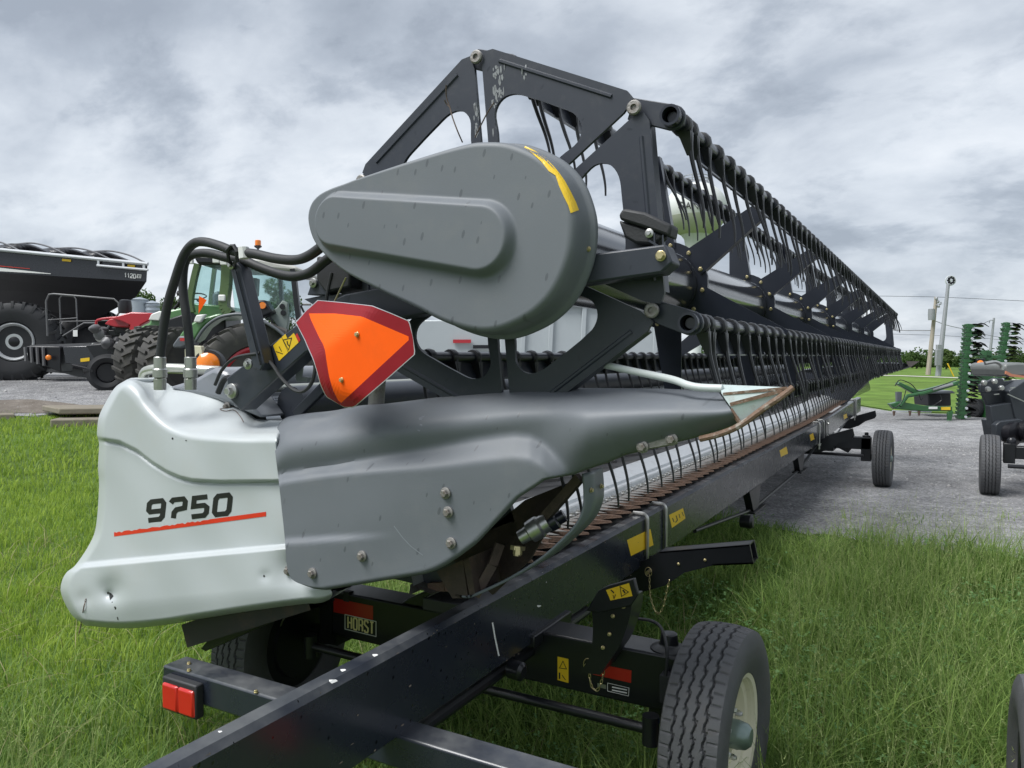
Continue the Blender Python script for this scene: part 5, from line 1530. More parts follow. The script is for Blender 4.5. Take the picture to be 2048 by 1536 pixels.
tw = inst('cart_tyre', CT, GC, wl2, (0, 0, face_dir(14)))
# ladder, hand rails, platform
b = MB(); tubep(b, [(95, 672), (92, 602), (98, 589), (108, 588), (228, 598), (237, 606), (238, 626), (222, 645), (205, 672)], 18.2, 0.022, 8, 0)
b.build('hand_rail', M_GRAIL, GC)
b = MB(); tubep(b, [(122, 668), (119, 597), (124, 591), (148, 593), (152, 598), (155, 660)], 18.35, 0.018); b.build('hand_rail', M_GRAIL, GC)
b = MB(); tubep(b, [(94, 640), (154, 636)], 18.3, 0.014); tubep(b, [(122, 643), (225, 641)], 18.3, 0.014); b.build('hand_rail_bar', M_GRAIL, GC)
b = MB(); tubep(b, [(126, 672), (168, 646), (192, 646), (198, 652), (199, 672)], 18.1, 0.02); b.build('hand_rail', M_GRAIL, GC)
b = MB(); slab(b, [(60, 690), (235, 684), (238, 690), (60, 697)], 18.3, 1.0); b.build('platform', M_GRAIL, GC, smooth=0)
b = MB(); slab(b, [(52, 692), (120, 693), (122, 745), (80, 728), (56, 722)], 17.9, 0.5); b.build('ladder_box', M_CARTDRK, GC, bevel=0.02)
for k in range(4):
    MB().bar(at_d(50 + 12 * k, 694, 17.85), at_d(52 + 12 * k, 722 + 3 * k, 17.85), 0.04, 0.06).build('ladder_rail', M_GRAIL, GC, smooth=0)
MB().lathe([(0.06, 0), (0.06, 0.04), (0.03, 0.06)], at_d(98, 715, 17.8), -FH, 14).build('amber_lamp', M_AMBER, GC)
b = MB(); slab(b, [(125, 693), (245, 690), (248, 706), (205, 738), (130, 727)], 17.9, 0.35); slab(b, [(200, 693), (243, 690), (240, 730), (196, 738)], 17.7, 0.3); fr = b.build('draw_frame', M_CARTBLK, GC, bevel=0.02)
decal('yellow_sticker', [((161, 717), (179, 715), (179, 722), (161, 724))], surf_hit(fr), M_YELLOW, GC, 0.02); decal('yellow_sticker', [((221, 694), (228, 693.5), (228, 704), (221, 704.5))], surf_hit(fr), M_YELLOW, GC, 0.02)
b = MB(); tubep(b, [(145, 730), (190, 740), (235, 750)], 17.6, 0.03); b.build('drive_shaft', M_CARTDRK, GC)
b = MB(); slab(b, [(80, 737), (165, 738), (178, 756), (150, 752), (130, 747), (95, 744)], 18.6, 0.3); b.build('skid_plate', M_GRAIL, GC, smooth=0)
decal('white_label', [((146, 660), (155, 660), (155, 673), (146, 673))], lambda x, y, l: at_d(x, y, 18.05), M_LETTER, GC)

# ------------------------------------------------ red machine beside the cart
RM = thing('red_baler', 'red hooded farm machine with exposed engine between grain cart and green tractor', 'farm machine', at_g(215, 778))
b = MB(); slab(b, [(208, 648), (218, 638), (240, 634), (280, 636), (262, 640), (258, 655), (228, 654)], 16.6, 0.7); slab(b, [(218, 637), (262, 624), (306, 626), (300, 640), (282, 650), (262, 672), (255, 668), (260, 650), (240, 642)], 16.4, 0.8)
b.build('red_hood', M_REDP, RM, bevel=0.03)
for i in range(16):
    q = at_d(rnd.uniform(182, 250), rnd.uniform(655, 692), rnd.uniform(16.7, 17.1)); b = MB()
    if i % 2: b.lathe([(rnd.uniform(.05, .13), 0), (rnd.uniform(.06, .14), rnd.uniform(.06, .2)), (.03, .22)], q, (-FH + RT * rnd.uniform(-.6, .6)), 12)
    else: b.box(q, (rnd.uniform(.1, .3), rnd.uniform(.1, .3), rnd.uniform(.08, .2)), Matrix.Rotation(rnd.uniform(0, 3), 3, 'Z'))
    b.build('engine_part', rnd.choice((M_CARTDRK, M_GRAIL, M_STEEL, M_CARTDRK)), RM, bevel=0.01)
b = MB(); tubep(b, [(190, 672), (192, 650), (205, 638), (300, 632)], 16.9, 0.03, 8, 4); b.build('hood_frame', M_REDP, RM)
MB().lathe([(0.13, 0), (0.14, 0.12), (0.12, 0.28), (0.08, 0.30)], at_d(251, 622, 17.0) - Vector((0, 0, .05)), (0, 0, 1), 16).build('air_cleaner', M_CARTDRK, RM)
b = MB(); slab(b, [(170, 690), (262, 684), (258, 735), (200, 735)], 16.9, 0.5); b.build('frame', M_CARTDRK, RM, bevel=0.02)
ST = lug_tyre(0.44, 0.4, 0.2, 2); q = at_d(216, 745, 16.2)
tw = inst('machine_tyre', ST, RM, q, (0, 0, face_dir(20))); inst('machine_rim', dish_rim(0.2, 0.1, M_CARTDRK), tw, q + Matrix.Rotation(face_dir(20), 3, 'Z') @ Vector((0.15, 0, 0)), (0, 0, face_dir(20)))

# ------------------------------------------------ green tractor
TC = thing('green_tractor', 'green tractor with red rear rim and amber beacon behind the end shield', 'tractor', at_g(470, 800))
dT = 14.5
rt_ = lug_tyre(1.10, 0.65, 0.66, 26, M_DIRTYTYRE)
q = at_d(512, 766, 13.9); fd = face_dir(30)
tw = inst('rear_tyre', rt_, TC, q, (0, 0, fd))
inst('rear_rim', dish_rim(0.64, 0.16, M_REDP), tw, q + Matrix.Rotation(fd, 3, 'Z') @ Vector((0.27, 0, 0)), (0, 0, fd))
for px, py, d, dg in ((300, 722, 15.6, 68), (350, 728, 15.0, 66)):
    q2 = at_d(px, py, d); inst('front_tyre', lug_tyre(0.72, 0.55, 0.4, 20, M_DIRTYTYRE), TC, q2, (0, 0, face_dir(dg)))
# fenders
arc = [(388, 682), (402, 660), (418, 644), (436, 633), (455, 628), (482, 626), (512, 634), (542, 648), (567, 666), (585, 688)]
def band(pts, d0, d1, dy, name, mat_):
    A = smooth_path(P2(pts, d0), 4); B = smooth_path([at_d(px, py + dy, d1) for px, py in pts], 4)
    b = MB(); b.grid([A, B]); o = b.build(name, mat_, TC); s_ = o.modifiers.new('s', 'SOLIDIFY'); s_.thickness = 0.05
    return o
band(arc, 13.55, 14.5, -1, 'rear_fender', M_DGREY)
b = MB(); slab(b, [(296, 645), (305, 630), (318, 622), (366, 614), (372, 630), (360, 655), (340, 676), (318, 682), (268, 664), (282, 652)], 15.6, 0.5); b.build('front_fender', M_GREEN, TC, bevel=0.06)
b = MB(); slab(b, [(268, 664), (318, 682), (338, 678), (330, 690), (290, 692), (262, 680)], 15.55, 0.5); b.build('fender_tail', M_DGREY, TC, bevel=0.04)
b = MB(); slab(b, [(296, 640), (302, 628), (318, 622), (326, 624), (318, 642)], 15.52, 0.1); b.build('work_lamp', M_LETTER, TC, bevel=0.02)
b = MB(); slab(b, [(357, 672), (370, 655), (392, 640), (430, 628), (452, 626), (425, 640), (405, 655), (390, 678), (372, 690)], 14.2, 0.5); b.build('rear_fender_panel', M_GREEN, TC, bevel=0.05)
b = MB(); slab(b, [(344, 690), (357, 672), (385, 672), (376, 690), (362, 696), (346, 696)], 14.15, 0.5); b.build('fender_tail', M_DGREY, TC, bevel=0.03)
b = MB(); slab(b, [(386, 644), (392, 630), (412, 628), (400, 645)], 14.1, 0.1); b.build('work_lamp', M_LETTER, TC, bevel=0.02)
for c4, d in ((((270, 668), (277, 667), (277, 671), (270, 672)), 15.4), (((360, 676), (371, 676), (371, 682), (360, 682)), 14.05)):
    b = MB(); slab(b, c4, d, 0.05); b.build('tail_lamp', M_LENS_RED, TC, smooth=0)
b = MB(); slab(b, [(330, 640), (384, 622), (450, 618), (452, 660), (420, 700), (340, 730)], 15.3, 0.9); b.build('chassis', M_CARTDRK, TC, bevel=0.03)
b = MB(); slab(b, [(382, 622), (388, 606), (452, 612), (470, 628), (450, 636), (400, 640)], 14.7, 0.9); b.build('cab_floor', M_GREEN, TC, bevel=0.03)
# cab
def post(name, pts, wd, mat_, d): 
    b = MB(); p = smooth_path(P2(pts, d), 4)
    for a_, c_ in zip(p, p[1:]): b.bar(a_, c_, wd, wd * 1.2, FH)
    return b.build(name, mat_, TC, smooth=30)
post('cab_post', [(396, 528), (388, 560), (381, 600), (384, 625)], 0.10, M_OLIVE, 14.4)
post('cab_post', [(455, 530), (453, 570), (449, 612), (462, 628)], 0.16, M_OLIVE, 14.3)
post('cab_post', [(586, 538), (592, 590), (598, 640)], 0.09, M_CARTDRK, 14.2)
post('cab_post', [(430, 532), (424, 580), (420, 622)], 0.07, M_OLIVE, 15.9)
post('cab_post', [(560, 540), (566, 640)], 0.07, M_CARTDRK, 15.8)
b = MB(); slab(b, [(386, 514), (396, 510), (470, 512), (480, 522), (470, 531), (395, 529)], 14.2, 1.8); b.build('cab_roof', M_CARTDRK, TC, bevel=0.05)
b = MB(); slab(b, [(470, 514), (520, 516), (592, 532), (598, 541), (585, 543), (470, 532)], 14.15, 1.8); b.build('cab_roof_cap', mat('beige_roof', (0.48, 0.47, 0.44), 0.45, var=0.08), TC, bevel=0.05)
for px, py in ((380, 523), (433, 521), (448, 525)):
    MB().box(at_d(px, py, 14.1), (0.12, 0.08, 0.09), Matrix.Rotation(y_, 3, 'Z')).build('work_lamp', M_LETTER, TC, bevel=0.01)
for pts, d in (([(399, 532), (452, 534), (447, 610), (386, 612)], 14.45), ([(460, 534), (584, 542), (594, 636), (470, 622)], 14.35)):
    b = MB(); slab(b, pts, d, 0.01); b.build('cab_window', M_GLASS, TC, smooth=0)
b = MB(); slab(b, [(423, 590), (428, 582), (440, 582), (446, 594), (446, 622), (424, 622)], 15.1, 0.4); b.build('seat', M_DGREY, TC, bevel=0.08)
b = MB(); tubep(b, [(395, 600), (405, 606), (410, 625)], 15.2, 0.03); b.lathe([(0.18, 0), (0.2, 0.015), (0.18, 0.03)], at_d(393, 594, 15.2), (0.3, -0.3, 1), 18, closed=True); b.build('steering_wheel', M_CARTDRK, TC)
b = MB(); slab(b, [(500, 555), (514, 556), (512, 592), (500, 592)], 14.9, 0.2); b.build('monitor', M_GRAIL, TC, bevel=0.02)
b = MB(); slab(b, [(500, 600), (530, 600), (545, 625), (520, 636), (500, 630)], 14.0, 0.3); b.build('lamp_cluster', M_CARTDRK, TC, bevel=0.03)
b = MB(); slab(b, [(508, 609), (519, 609), (519, 619), (508, 619)], 13.95, 0.05); b.build('tail_lamp', M_LENS_RED, TC, smooth=0)
MB().lathe([(0.06, 0), (0.06, 0.04)], at_d(526, 611, 13.95), -FH, 14).build('turn_lamp', M_AMBER, TC)
b = MB(); slab(b, [(553, 615), (565, 600), (575, 606), (577, 640), (574, 660), (560, 660), (545, 640), (530, 640), (535, 628)], 14.25, 0.12); lf = b.build('linkage_plate', mat('grey_green_casting', (0.22, 0.26, 0.24), 0.5, var=0.1), TC, bevel=0.02)
for px, py in ((565, 613), (567, 626)): MB().lathe([(0.05, 0), (0.05, 0.03), (0.02, 0.03)], at_d(px, py, 14.24), -FH, 12).build('pin', M_CARTDRK, lf)
b = MB(); tubep(b, [(536, 625), (548, 650), (560, 668)], 14.1, 0.015, 6, 4); b.build('hydraulic_hose', M_CARTDRK, TC)
b = MB(); tubep(b, [(608, 625), (602, 612), (606, 609), (622, 609)], 13.9, 0.02, 6); b.build('mirror_arm', M_CARTDRK, TC)
MB().box(at_d(444, 596, 14.2), (0.13, 0.05, 0.12), Matrix.Rotation(y_, 3, 'Z')).build('mirror', M_LETTER, TC, bevel=0.02)
b = MB(); b.tube([at_d(516, 520, 14.6), at_d(516, 494, 14.6)], 0.018, 8); b.lathe([(0.03, 0), (0.07, 0.03), (0.07, 0.05)], at_d(516, 497, 14.6), (0, 0, 1), 16); bc = b.build('beacon_stem', M_CARTDRK, TC)
MB().lathe([(0.055, 0), (0.055, 0.09), (0.045, 0.10), (0, 0.105)], at_d(516, 491, 14.6), (0, 0, 1), 18).build('beacon', M_AMBER, TC)
b = MB(); slab(b, [(398, 592), (413, 600), (397, 627)], 14.05, 0.01); b.build('slow_vehicle_emblem', M_ORANGE, TC, smooth=0)
b = MB(); tubep(b, [(348, 618), (358, 606), (362, 590)], 15.0, 0.03, 8, 4); b.build('exhaust_elbow', M_CARTDRK, TC)
MB().lathe([(0.05, 0), (0.07, 0.05), (0.05, 0.10)], at_d(360, 592, 15.0), (0.1, 0, 1), 12).build('mirror', M_CARTDRK, TC)

# ------------------------------------------------ pale truck body seen through the reel
WT = thing('white_grain_truck', 'white panelled truck body with red stripe seen through the reel', 'truck', at_d(1080, 790, 18))
M_TRUCK = mat('white_truck_panel', (0.42, 0.455, 0.47), 0.35, var=0.05, coat=0.2)
b = MB(); slab(b, [(790, 640), (1000, 640), (1000, 760), (790, 760)], 17.5, 2.2); b.build('cargo_box', M_TRUCK, WT, bevel=0.03)
b = MB(); slab(b, [(1000, 600), (1360, 610), (1365, 745), (1000, 760)], 17.0, 2.4); bo = b.build('grain_body', M_TRUCK, WT, bevel=0.03)
for px in (1045, 1100, 1165, 1235, 1310):
    b = MB(); slab(b, [(px, 612), (px + 9, 612), (px + 3, 742), (px - 6, 742)], 16.93, 0.07); b.build('body_rib', M_TRUCK, WT, bevel=0.01)
b = MB(); slab(b, [(1110, 596), (1360, 604), (1360, 612), (1110, 612)], 16.9, 2.6); b.build('top_rail', M_DGREY, WT, smooth=0)
b = MB(); slab(b, [(906, 679), (942, 679), (942, 686), (906, 686)], 17.42, 0.05); b.build('red_stripe', M_REDP, WT, smooth=0)
b = MB(); slab(b, [(946, 690), (1000, 690), (1000, 697), (946, 697)], 17.38, 0.08); b.build('door_hinge', M_CARTDRK, WT, smooth=0)
for px in (840, 1060, 1300):
    q = at_d(px, 765, 18.0); q.z = 0.5; inst('truck_tyre', lug_tyre(0.5, 0.28, 0.28, 2), WT, q, (0, 0, face_dir(30)))

# ------------------------------------------------ green drill folded upright
GD = thing('folded_drill', 'green seed drill with two upright folded wings of disc openers', 'seed drill', at_z(1930, 845))
dD = 20.6
M_DISC = mat('black_opener_disc', (0.012, 0.013, 0.014), 0.35, metal=0.4, var=0.2)
um = MB(); um.box((0, 0, 0), (0.20, 0.18, 0.060)); um.box((-0.08, 0, 0.04), (0.10, 0.14, 0.03)); um.bar((0.05, 0, 0), (0.24, -0.02, 0.03), 0.04, 0.05)
UM = um.mesh('row_unit', 30); UM.materials.append(M_GREEN2)
dk = MB(); dk.lathe([(0.02, -0.02), (0.15, -0.005), (0.155, 0.0), (0.15, 0.005), (0.02, 0.02)], (0.16, 0, 0), (0.30, 0.15, 0.94), 18); dk.tube([(0.05, 0, 0), (0.26, 0, 0.05), (0.36, 0, 0.02), (0.46, 0, -0.06)], [0.022, 0.02, 0.016, 0.006], 6)
DK = dk.mesh('opener_disc', 30); DK.materials.append(M_DISC)
bs = MB(); bs.lathe([(0.035, 0), (0.035, 0.03)], (0.05, -0.13, 0.02), (0, -1, 0), 8); BS = bs.mesh('opener_bolt', 30); BS.materials.append(M_RAIL)
def wing(px0, py0, px1, py1, d, n):
    a, c = at_d(px0, py0, d), at_d(px1, py1, d)
    MB().bar(a, c, 0.14, 0.16, FH).build('wing_frame', M_GREEN2, GD, bevel=0.01)
    ax_ = (c - a).normalized(); roll = math.atan2((c - a).dot(RT), (c - a).z)
    for i in range(n):
        p = a.lerp(c, (i + 0.4) / n)
        rt2 = (0, rnd.uniform(-.1, .1), y_ + rnd.uniform(-.15, .15))
        u = inst('row_unit', UM, GD, p, rt2); inst('opener_disc', DK, u, p + RT * 0.08 + Vector((0, 0, 0.02)), (0, rnd.uniform(-.2, .2), y_ + rnd.uniform(-.3, .3)))
        if i % 2 == 0: inst('opener_bolt', BS, u, p - FH * 0.0, (0, 0, y_))
wing(1921, 838, 1937, 648, dD, 22); wing(1984, 836, 2014, 645, 22.6, 21)
b = MB(); slab(b, [(1958, 745), (1985, 738), (1990, 762), (1956, 772)], 21.0, 0.5); slab(b, [(1972, 700), (1985, 702), (1984, 722), (1972, 720)], 21.0, 0.3)
b.build('drill_frame', M_GREEN2, GD, bevel=0.02)
b = MB(); slab(b, [(1974, 715), (1986, 716), (1982, 850), (1970, 850)], 21.2, 0.2); b.build('drill_mast', M_GREEN2, GD, bevel=0.02)
b = MB(); slab(b, [(1957, 708), (2000, 712), (2000, 718), (1957, 715)], 21.0, 0.12); b.build('drill_arm', M_GREEN2, GD, bevel=0.01)
b = MB(); slab(b, [(1780, 808), (1802, 803), (1850, 812), (1905, 813), (1905, 823), (1850, 823), (1790, 818)], 20.3, 0.2); tg = b.build('drill_tongue', M_GREEN2, GD, bevel=0.02)
b = MB(); slab(b, [(1883, 814), (1901, 814), (1901, 820), (1883, 820)], 20.28, 0.02); b.build('yellow_reflector', M_YELLOW, GD, smooth=0)
b = MB(); slab(b, [(1858, 813.5), (1875, 813.5), (1875, 818), (1858, 818)], 20.28, 0.02); b.build('white_label', M_LETTER, GD, smooth=0)
b = MB(); slab(b, [(1794, 768), (1800, 764), (1840, 782), (1905, 765), (1918, 762), (1918, 770), (1845, 792), (1836, 792)], 20.4, 0.15); b.build('drill_link', M_GREEN2, GD, bevel=0.02)
b = MB(); tubep(b, [(1800, 812), (1815, 792), (1845, 787), (1910, 768)], 20.3, 0.05, 8); b.build('drill_cylinder', M_GREEN2, GD)
b = MB(); tubep(b, [(1865, 779), (1905, 768)], 20.25, 0.035, 8); b.build('cylinder_rod', M_STEEL, GD)
for pts in ([(1790, 772), (1800, 760), (1822, 768), (1838, 782), (1870, 775), (1915, 759)], [(1812, 780), (1806, 800), (1796, 812), (1785, 818)], [(1838, 788), (1842, 800), (1846, 796)], [(1880, 790), (1883, 800), (1872, 808), (1864, 811)]):
    b = MB(); tubep(b, pts, 20.2, 0.012, 6, 5); b.build('hydraulic_hose', M_CARTDRK, GD)
b = MB(); slab(b, [(1856, 787), (1902, 785), (1903, 812), (1858, 812)], 21.4, 0.8); b.build('black_tank', M_CARTDRK, GD, bevel=0.03)
b = MB(); slab(b, [(1856, 783), (1905, 781), (1912, 787), (1856, 788)], 21.3, 1.0); b.build('tank_lid', M_DGREY, GD, bevel=0.02)
b = MB(); slab(b, [(1897, 825), (1907, 822), (1903, 842), (1912, 846), (1890, 847), (1898, 840)], 20.2, 0.1); b.build('parking_stand', M_GREEN2, GD, bevel=0.005)
b = MB(); slab(b, [(1794, 784), (1804, 784), (1803, 806), (1795, 806)], 20.5, 0.1); b.build('hitch_jack', M_DGREY, GD, smooth=0)
MB().box(at_d(1960, 727, 20.4), (0.22, 0.1, 0.26), Matrix.Rotation(y_, 3, 'Z')).build('lamp_housing', M_CARTDRK, GD, bevel=0.02)
MB().lathe([(0.085, 0), (0.085, 0.03), (0.05, 0.06), (0, 0.065)], at_d(1960, 727, 20.33), -FH, 18).build('amber_lamp', M_AMBER, GD)
for px in (1788, 1820, 1838):
    MB().lathe([(0.04, 0), (0.02, -0.12), (0.0, -0.13)], at_d(px, 822, 20.3), (0, 0, 1), 8).build('harrow_tooth', M_RUST, GD)
b = MB(); b.bar(at_d(1785, 822, 20.35), at_d(1862, 823, 20.35), 0.06, 0.04); b.build('harrow_bar', M_RAIL, GD, smooth=0)
for px in (1950, 1962, 1975):
    q = at_d(px, 832, 21.5); q.z = 0.25; MB().lathe([(0.06, -0.15), (0.25, -0.1), (0.26, 0.1), (0.06, 0.15)], q, RT + FH * 0.3, 18).build('packer_wheel', M_BTYRE, GD)

# ------------------------------------------------ neighbouring header on its trailer (right edge)
NH = thing('parked_header', 'dark header end with bolted plates and grey hood at the right picture edge', 'combine header', (1.6, 9.0, 0.0))
NT = thing('neighbour_trailer', 'second black header trailer with tyre on gravel at the right edge', 'trailer', (1.5, 6.9, 0.0))
M_NH = mat('neighbour_dark_paint', (0.030, 0.035, 0.042), 0.38, var=0.15, dust=0.15, dustcol=(0.14, 0.15, 0.16))
wheel('wheel', (0.525, 11.1, 0.362), NT, -1, R(-1), detail=False); wheel('wheel', (2.5, 11.1, 0.362), NT, 1, 0, detail=False)
wheel('wheel', (0.318, 2.72, 0.362), NT, -1, 0, detail=False); wheel('wheel', (2.5, 2.72, 0.362), NT, 1, 0, detail=False)
b = MB(); b.box((1.5, 11.1, 0.53), (1.6, 0.15, 0.15)); b.build('rear_axle', M_TRAILER_P, NT, bevel=0.008)
b = MB(); b.box((1.5, 2.72, 0.53), (1.6, 0.15, 0.15)); b.build('front_axle', M_TRAILER_P, NT, bevel=0.008)
b = MB(); b.box((0.72, 11.08, 0.52), (0.12, 0.16, 0.24)); b.lathe([(0.05, 0), (0.05, 0.05), (0.03, 0.08)], (0.74, 11.05, 0.63), (0, 0, 1), 10); b.build('steering_knuckle', M_TRAILER_P, NT, bevel=0.006)
MB().tube([(0.7, 10.9, 0.38), (2.3, 10.9, 0.38)], 0.025, 10).build('tie_rod', M_TRAILER_P, NT)
b = MB(); b.box((1.42, 8.0, 0.72), (0.09, 13.5, 0.25)); b.build('main_beam', M_TRAILER_P, NT, bevel=0.008)
b = MB(); b.prism([Vector(q) for q in ((0.95, 10.5, 0.27), (1.2, 10.5, 0.52), (1.3, 10.5, 0.52), (1.3, 10.5, 0.26))], (0, 0.1, 0)); b.build('skid_foot', M_NH, NT, smooth=0)
dn_ = 9.75
def nslab(name, pts, d, th, mat_=M_NH, bv=0.01):
    b = MB(); slab(b, pts, d, th); return b.build(name, mat_, NH, bevel=bv)
e1 = nslab('end_plate', [(1961, 778), (1964, 770), (2010, 762), (2075, 757), (2075, 842), (1990, 850), (1984, 840), (1970, 800)], 9.9, 0.05)
nslab('side_hood', [(2018, 782), (2048, 763), (2120, 752), (2120, 880), (2060, 870), (2030, 835)], 9.7, 0.25)
nslab('inner_plate', [(1981, 812), (2020, 806), (2075, 808), (2075, 858), (1985, 856)], 9.72, 0.12)
nslab('drive_guard', [(1992, 850), (2000, 843), (2040, 838), (2048, 842), (2050, 880), (2000, 880), (1992, 872)], 9.62, 0.1)
nslab('lower_plate', [(1990, 842), (2060, 846), (2060, 886), (2020, 886), (1996, 876)], 9.85, 0.3)
for px, py in ((1967, 765.5), (1988, 763), (1975, 778.5), (2001.5, 776)):
    MB().lathe([(0.036, 0), (0.036, 0.02), (0.026, 0.035), (0, 0.037)], at_d(px, py, 9.68 if py > 770 else 9.66), -FH, 14).build('plate_bolt', M_STEEL, NH)
nslab('end_plate_lip', [(1960, 770), (1990, 756), (2006, 757), (2010, 764), (2002, 783), (1962, 786)], 9.75, 0.06)
nslab('hood', [(2008, 736), (2012, 727), (2040, 725), (2120, 732), (2120, 752), (2060, 753), (2014, 754)], 10.4, 0.8, mat('grey_green_hood', (0.16, 0.17, 0.165), 0.4, var=0.08), 0.03)
nslab('hood_stripe', [(2013, 742), (2024, 748), (2080, 756), (2080, 759), (2022, 753), (2012, 748)], 10.36, 0.03, mat('salmon_stripe', (0.55, 0.22, 0.13), 0.4), 0.0)
b = MB(); tubep(b, [(1970, 727), (1990, 724), (2002, 730), (2004, 740)], 10.3, 0.024, 10, 5); b.build('silver_pipe', M_STEEL, NH)
for px, py in ((2012, 866), (2040, 862)):
    MB().lathe([(0.06, 0), (0.14, 0.02), (0.15, 0.12), (0.1, 0.14)], at_d(px, py, 9.7), -FH + RT * 0.5, 18).build('sprocket_drum', M_CARTDRK, NH)
for x0, y0, x1, y1 in ((2020, 776, 2030, 775), (1988, 789, 1998, 788), (2015, 788, 2048, 803)):
    MB().bar(at_d(x0, y0, 9.66), at_d(x1, y1, 9.66), 0.012, 0.012).build('weld_edge', M_STEEL, NH, smooth=0)

# ------------------------------------------------ concrete slabs by the gravel
M_CONC = mat('weathered_concrete', (0.21, 0.185, 0.145), 0.9, var=0.35, vscale=5, bump=0.4, bscale=30, grunge=0.6, grcol=(0.12, 0.10, 0.075), grscale=5)
def slabthing(lab, pts, dz, th, name='concrete_slab', grp=None):
    base = [at_g(px, py) for px, py in pts]
    zc_ = max(q.z for q in base)
    p = [Vector((q.x, q.y, zc_ + dz)) for q in base]
    b = MB(); b.prism(p, (0, 0, th)); o = b.build(name, M_CONC, None, bevel=0.02)
    return tag(o, lab, 'slab', grp)
slabthing('lower weathered slab under the tilted slab, half hidden in grass', ((100, 856), (250, 850), (290, 838), (125, 842)), -0.35, 0.40)
slabthing('upper weathered slab lying on another slab by the gravel edge', ((118, 848), (300, 840), (300, 822), (84, 828)), 0.02, 0.10)
slabthing('small flat broken slab at the left picture edge', ((-40, 840), (30, 838), (28, 833), (-40, 834)), -0.2, 0.26, 'broken_slab')

# ------------------------------------------------ poles, wires, tower
M_POLE = mat('weathered_pole_wood', (0.33, 0.29, 0.24), 0.85, var=0.3, vscale=3, stretch=(4, 4, 0.3))
M_GALVP = mat('grey_steel_pole', (0.30, 0.31, 0.33), 0.5, metal=0.3, var=0.1)
def poleof(name, lab, base, top, r0, r1, mat_, d):
    a, c = at_d(*base, d), at_d(*top, d); a.z = 0.0
    t = thing(name, lab, 'pole', a)
    MB().tube([a, a.lerp(c, .5), c], [r0, (r0 + r1) / 2, r1], 10).build('pole_shaft', mat_, t)
    return t, a, c
up_, ua, uc = poleof('utility_pole', 'wooden utility pole with small insulators beside the tall light pole', (1856, 750), (1872.5, 594), 0.22, 0.15, M_POLE, 70)
for px, py in ((1873, 597), (1876, 603), (1877, 612)):
    MB().lathe([(0.09, -0.15), (0.13, 0), (0.06, 0.15)], at_d(px, py, 69.7), (0, 0, 1), 8).build('insulator', M_GALVP, up_)
b = MB(); b.tube(P2([(1871, 611), (1882, 608), (1882, 604)], 69.7), 0.06, 6); b.build('bracket_arm', M_GALVP, up_)
MB().lathe([(0.28, 0), (0.3, 0.5), (0.28, 1.0)], at_d(1863, 640, 69.6), (0, 0, 1), 12).build('transformer', M_GALVP, up_)
lp_, la, lc = poleof('light_pole', 'tall steel pole with a round ring head of lamps', (1876, 752), (1896.5, 568), 0.24, 0.14, M_GALVP, 66)
hd = at_d(1901, 561, 66)
b = MB(); b.tube([hd + (RT * math.cos(t) + Vector((0, 0, 1)) * math.sin(t) * 0.95) * 0.42 for t in np.linspace(0, 2 * math.pi, 25)[:-1]], 0.05, 6, closed=True); rh = b.build('ring_head', M_RAIL, lp_)
for k in range(8):
    t = 2 * math.pi * k / 8; MB().lathe([(0.0, 0), (0.09, 0.02), (0.11, 0.12)], hd + (RT * math.cos(t) + Vector((0, 0, 1)) * math.sin(t)) * 0.24, -FH, 8).build('ring_lamp', M_CARTDRK, rh)
MB().lathe([(0.12, 0), (0.1, 0.1), (0, 0.12)], hd, -FH, 10).build('ring_hub', M_RAIL, rh)
for px, py, hh in ((1878, 699, 1.2), (1876, 715, 2.0)):
    MB().box(at_d(px, py, 65.6), (0.42, 0.3, hh * 0.7), Matrix.Rotation(y_, 3, 'Z')).build('control_box', M_GALVP, lp_, bevel=0.03)
tp_, ta, tcx = poleof('utility_pole', 'thin distant pole rising between the two drill wings', (1976, 738), (1988, 636), 0.18, 0.12, M_GALVP, 90)
b = MB(); b.tube(P2([(1978, 646), (1981, 640), (1987, 641)], 89.8), 0.05, 6); b.build('bracket_arm', M_GALVP, tp_)
def wire(pts, d0, d1, r, lab):
    p = []
    for i, (px, py) in enumerate(pts): p.append(at_d(px, py, lerp(d0, d1, i / (len(pts) - 1))))
    tag(MB().tube(smooth_path(p, 6), r, 5).build('overhead_wire', M_CARTDRK, None), lab, 'wire', 'overhead power wires')
wire([(1865, 640), (1900, 652), (1940, 657), (1980, 641)], 70, 90, 0.030, 'sagging dark wire between utility pole and distant thin pole')
wire([(1780, 660), (1820, 661), (1862, 661)], 72, 70, 0.03, 'dark cable joining the utility pole from the left')
wire([(1500, 575), (1700, 590), (1872, 594), (2048, 602), (2250, 612)], 80, 70, 0.02, 'topmost thin wire crossing the sky at the pole top')
wire([(1780, 668), (1900, 672), (2048, 683), (2250, 700)], 95, 95, 0.02, 'lowest thin wire crossing behind the drill wings')
wire([(1944, 662), (1990, 673), (2048, 678), (2200, 690)], 88, 88, 0.02, 'short thin wire leaving the drill wing to the right')
gm, _a, _c = poleof('marker_pole', 'short slanted yellow guy wire marker by the light pole', (1908, 752), (1895, 727), 0.05, 0.05, M_YELLOW, 64)
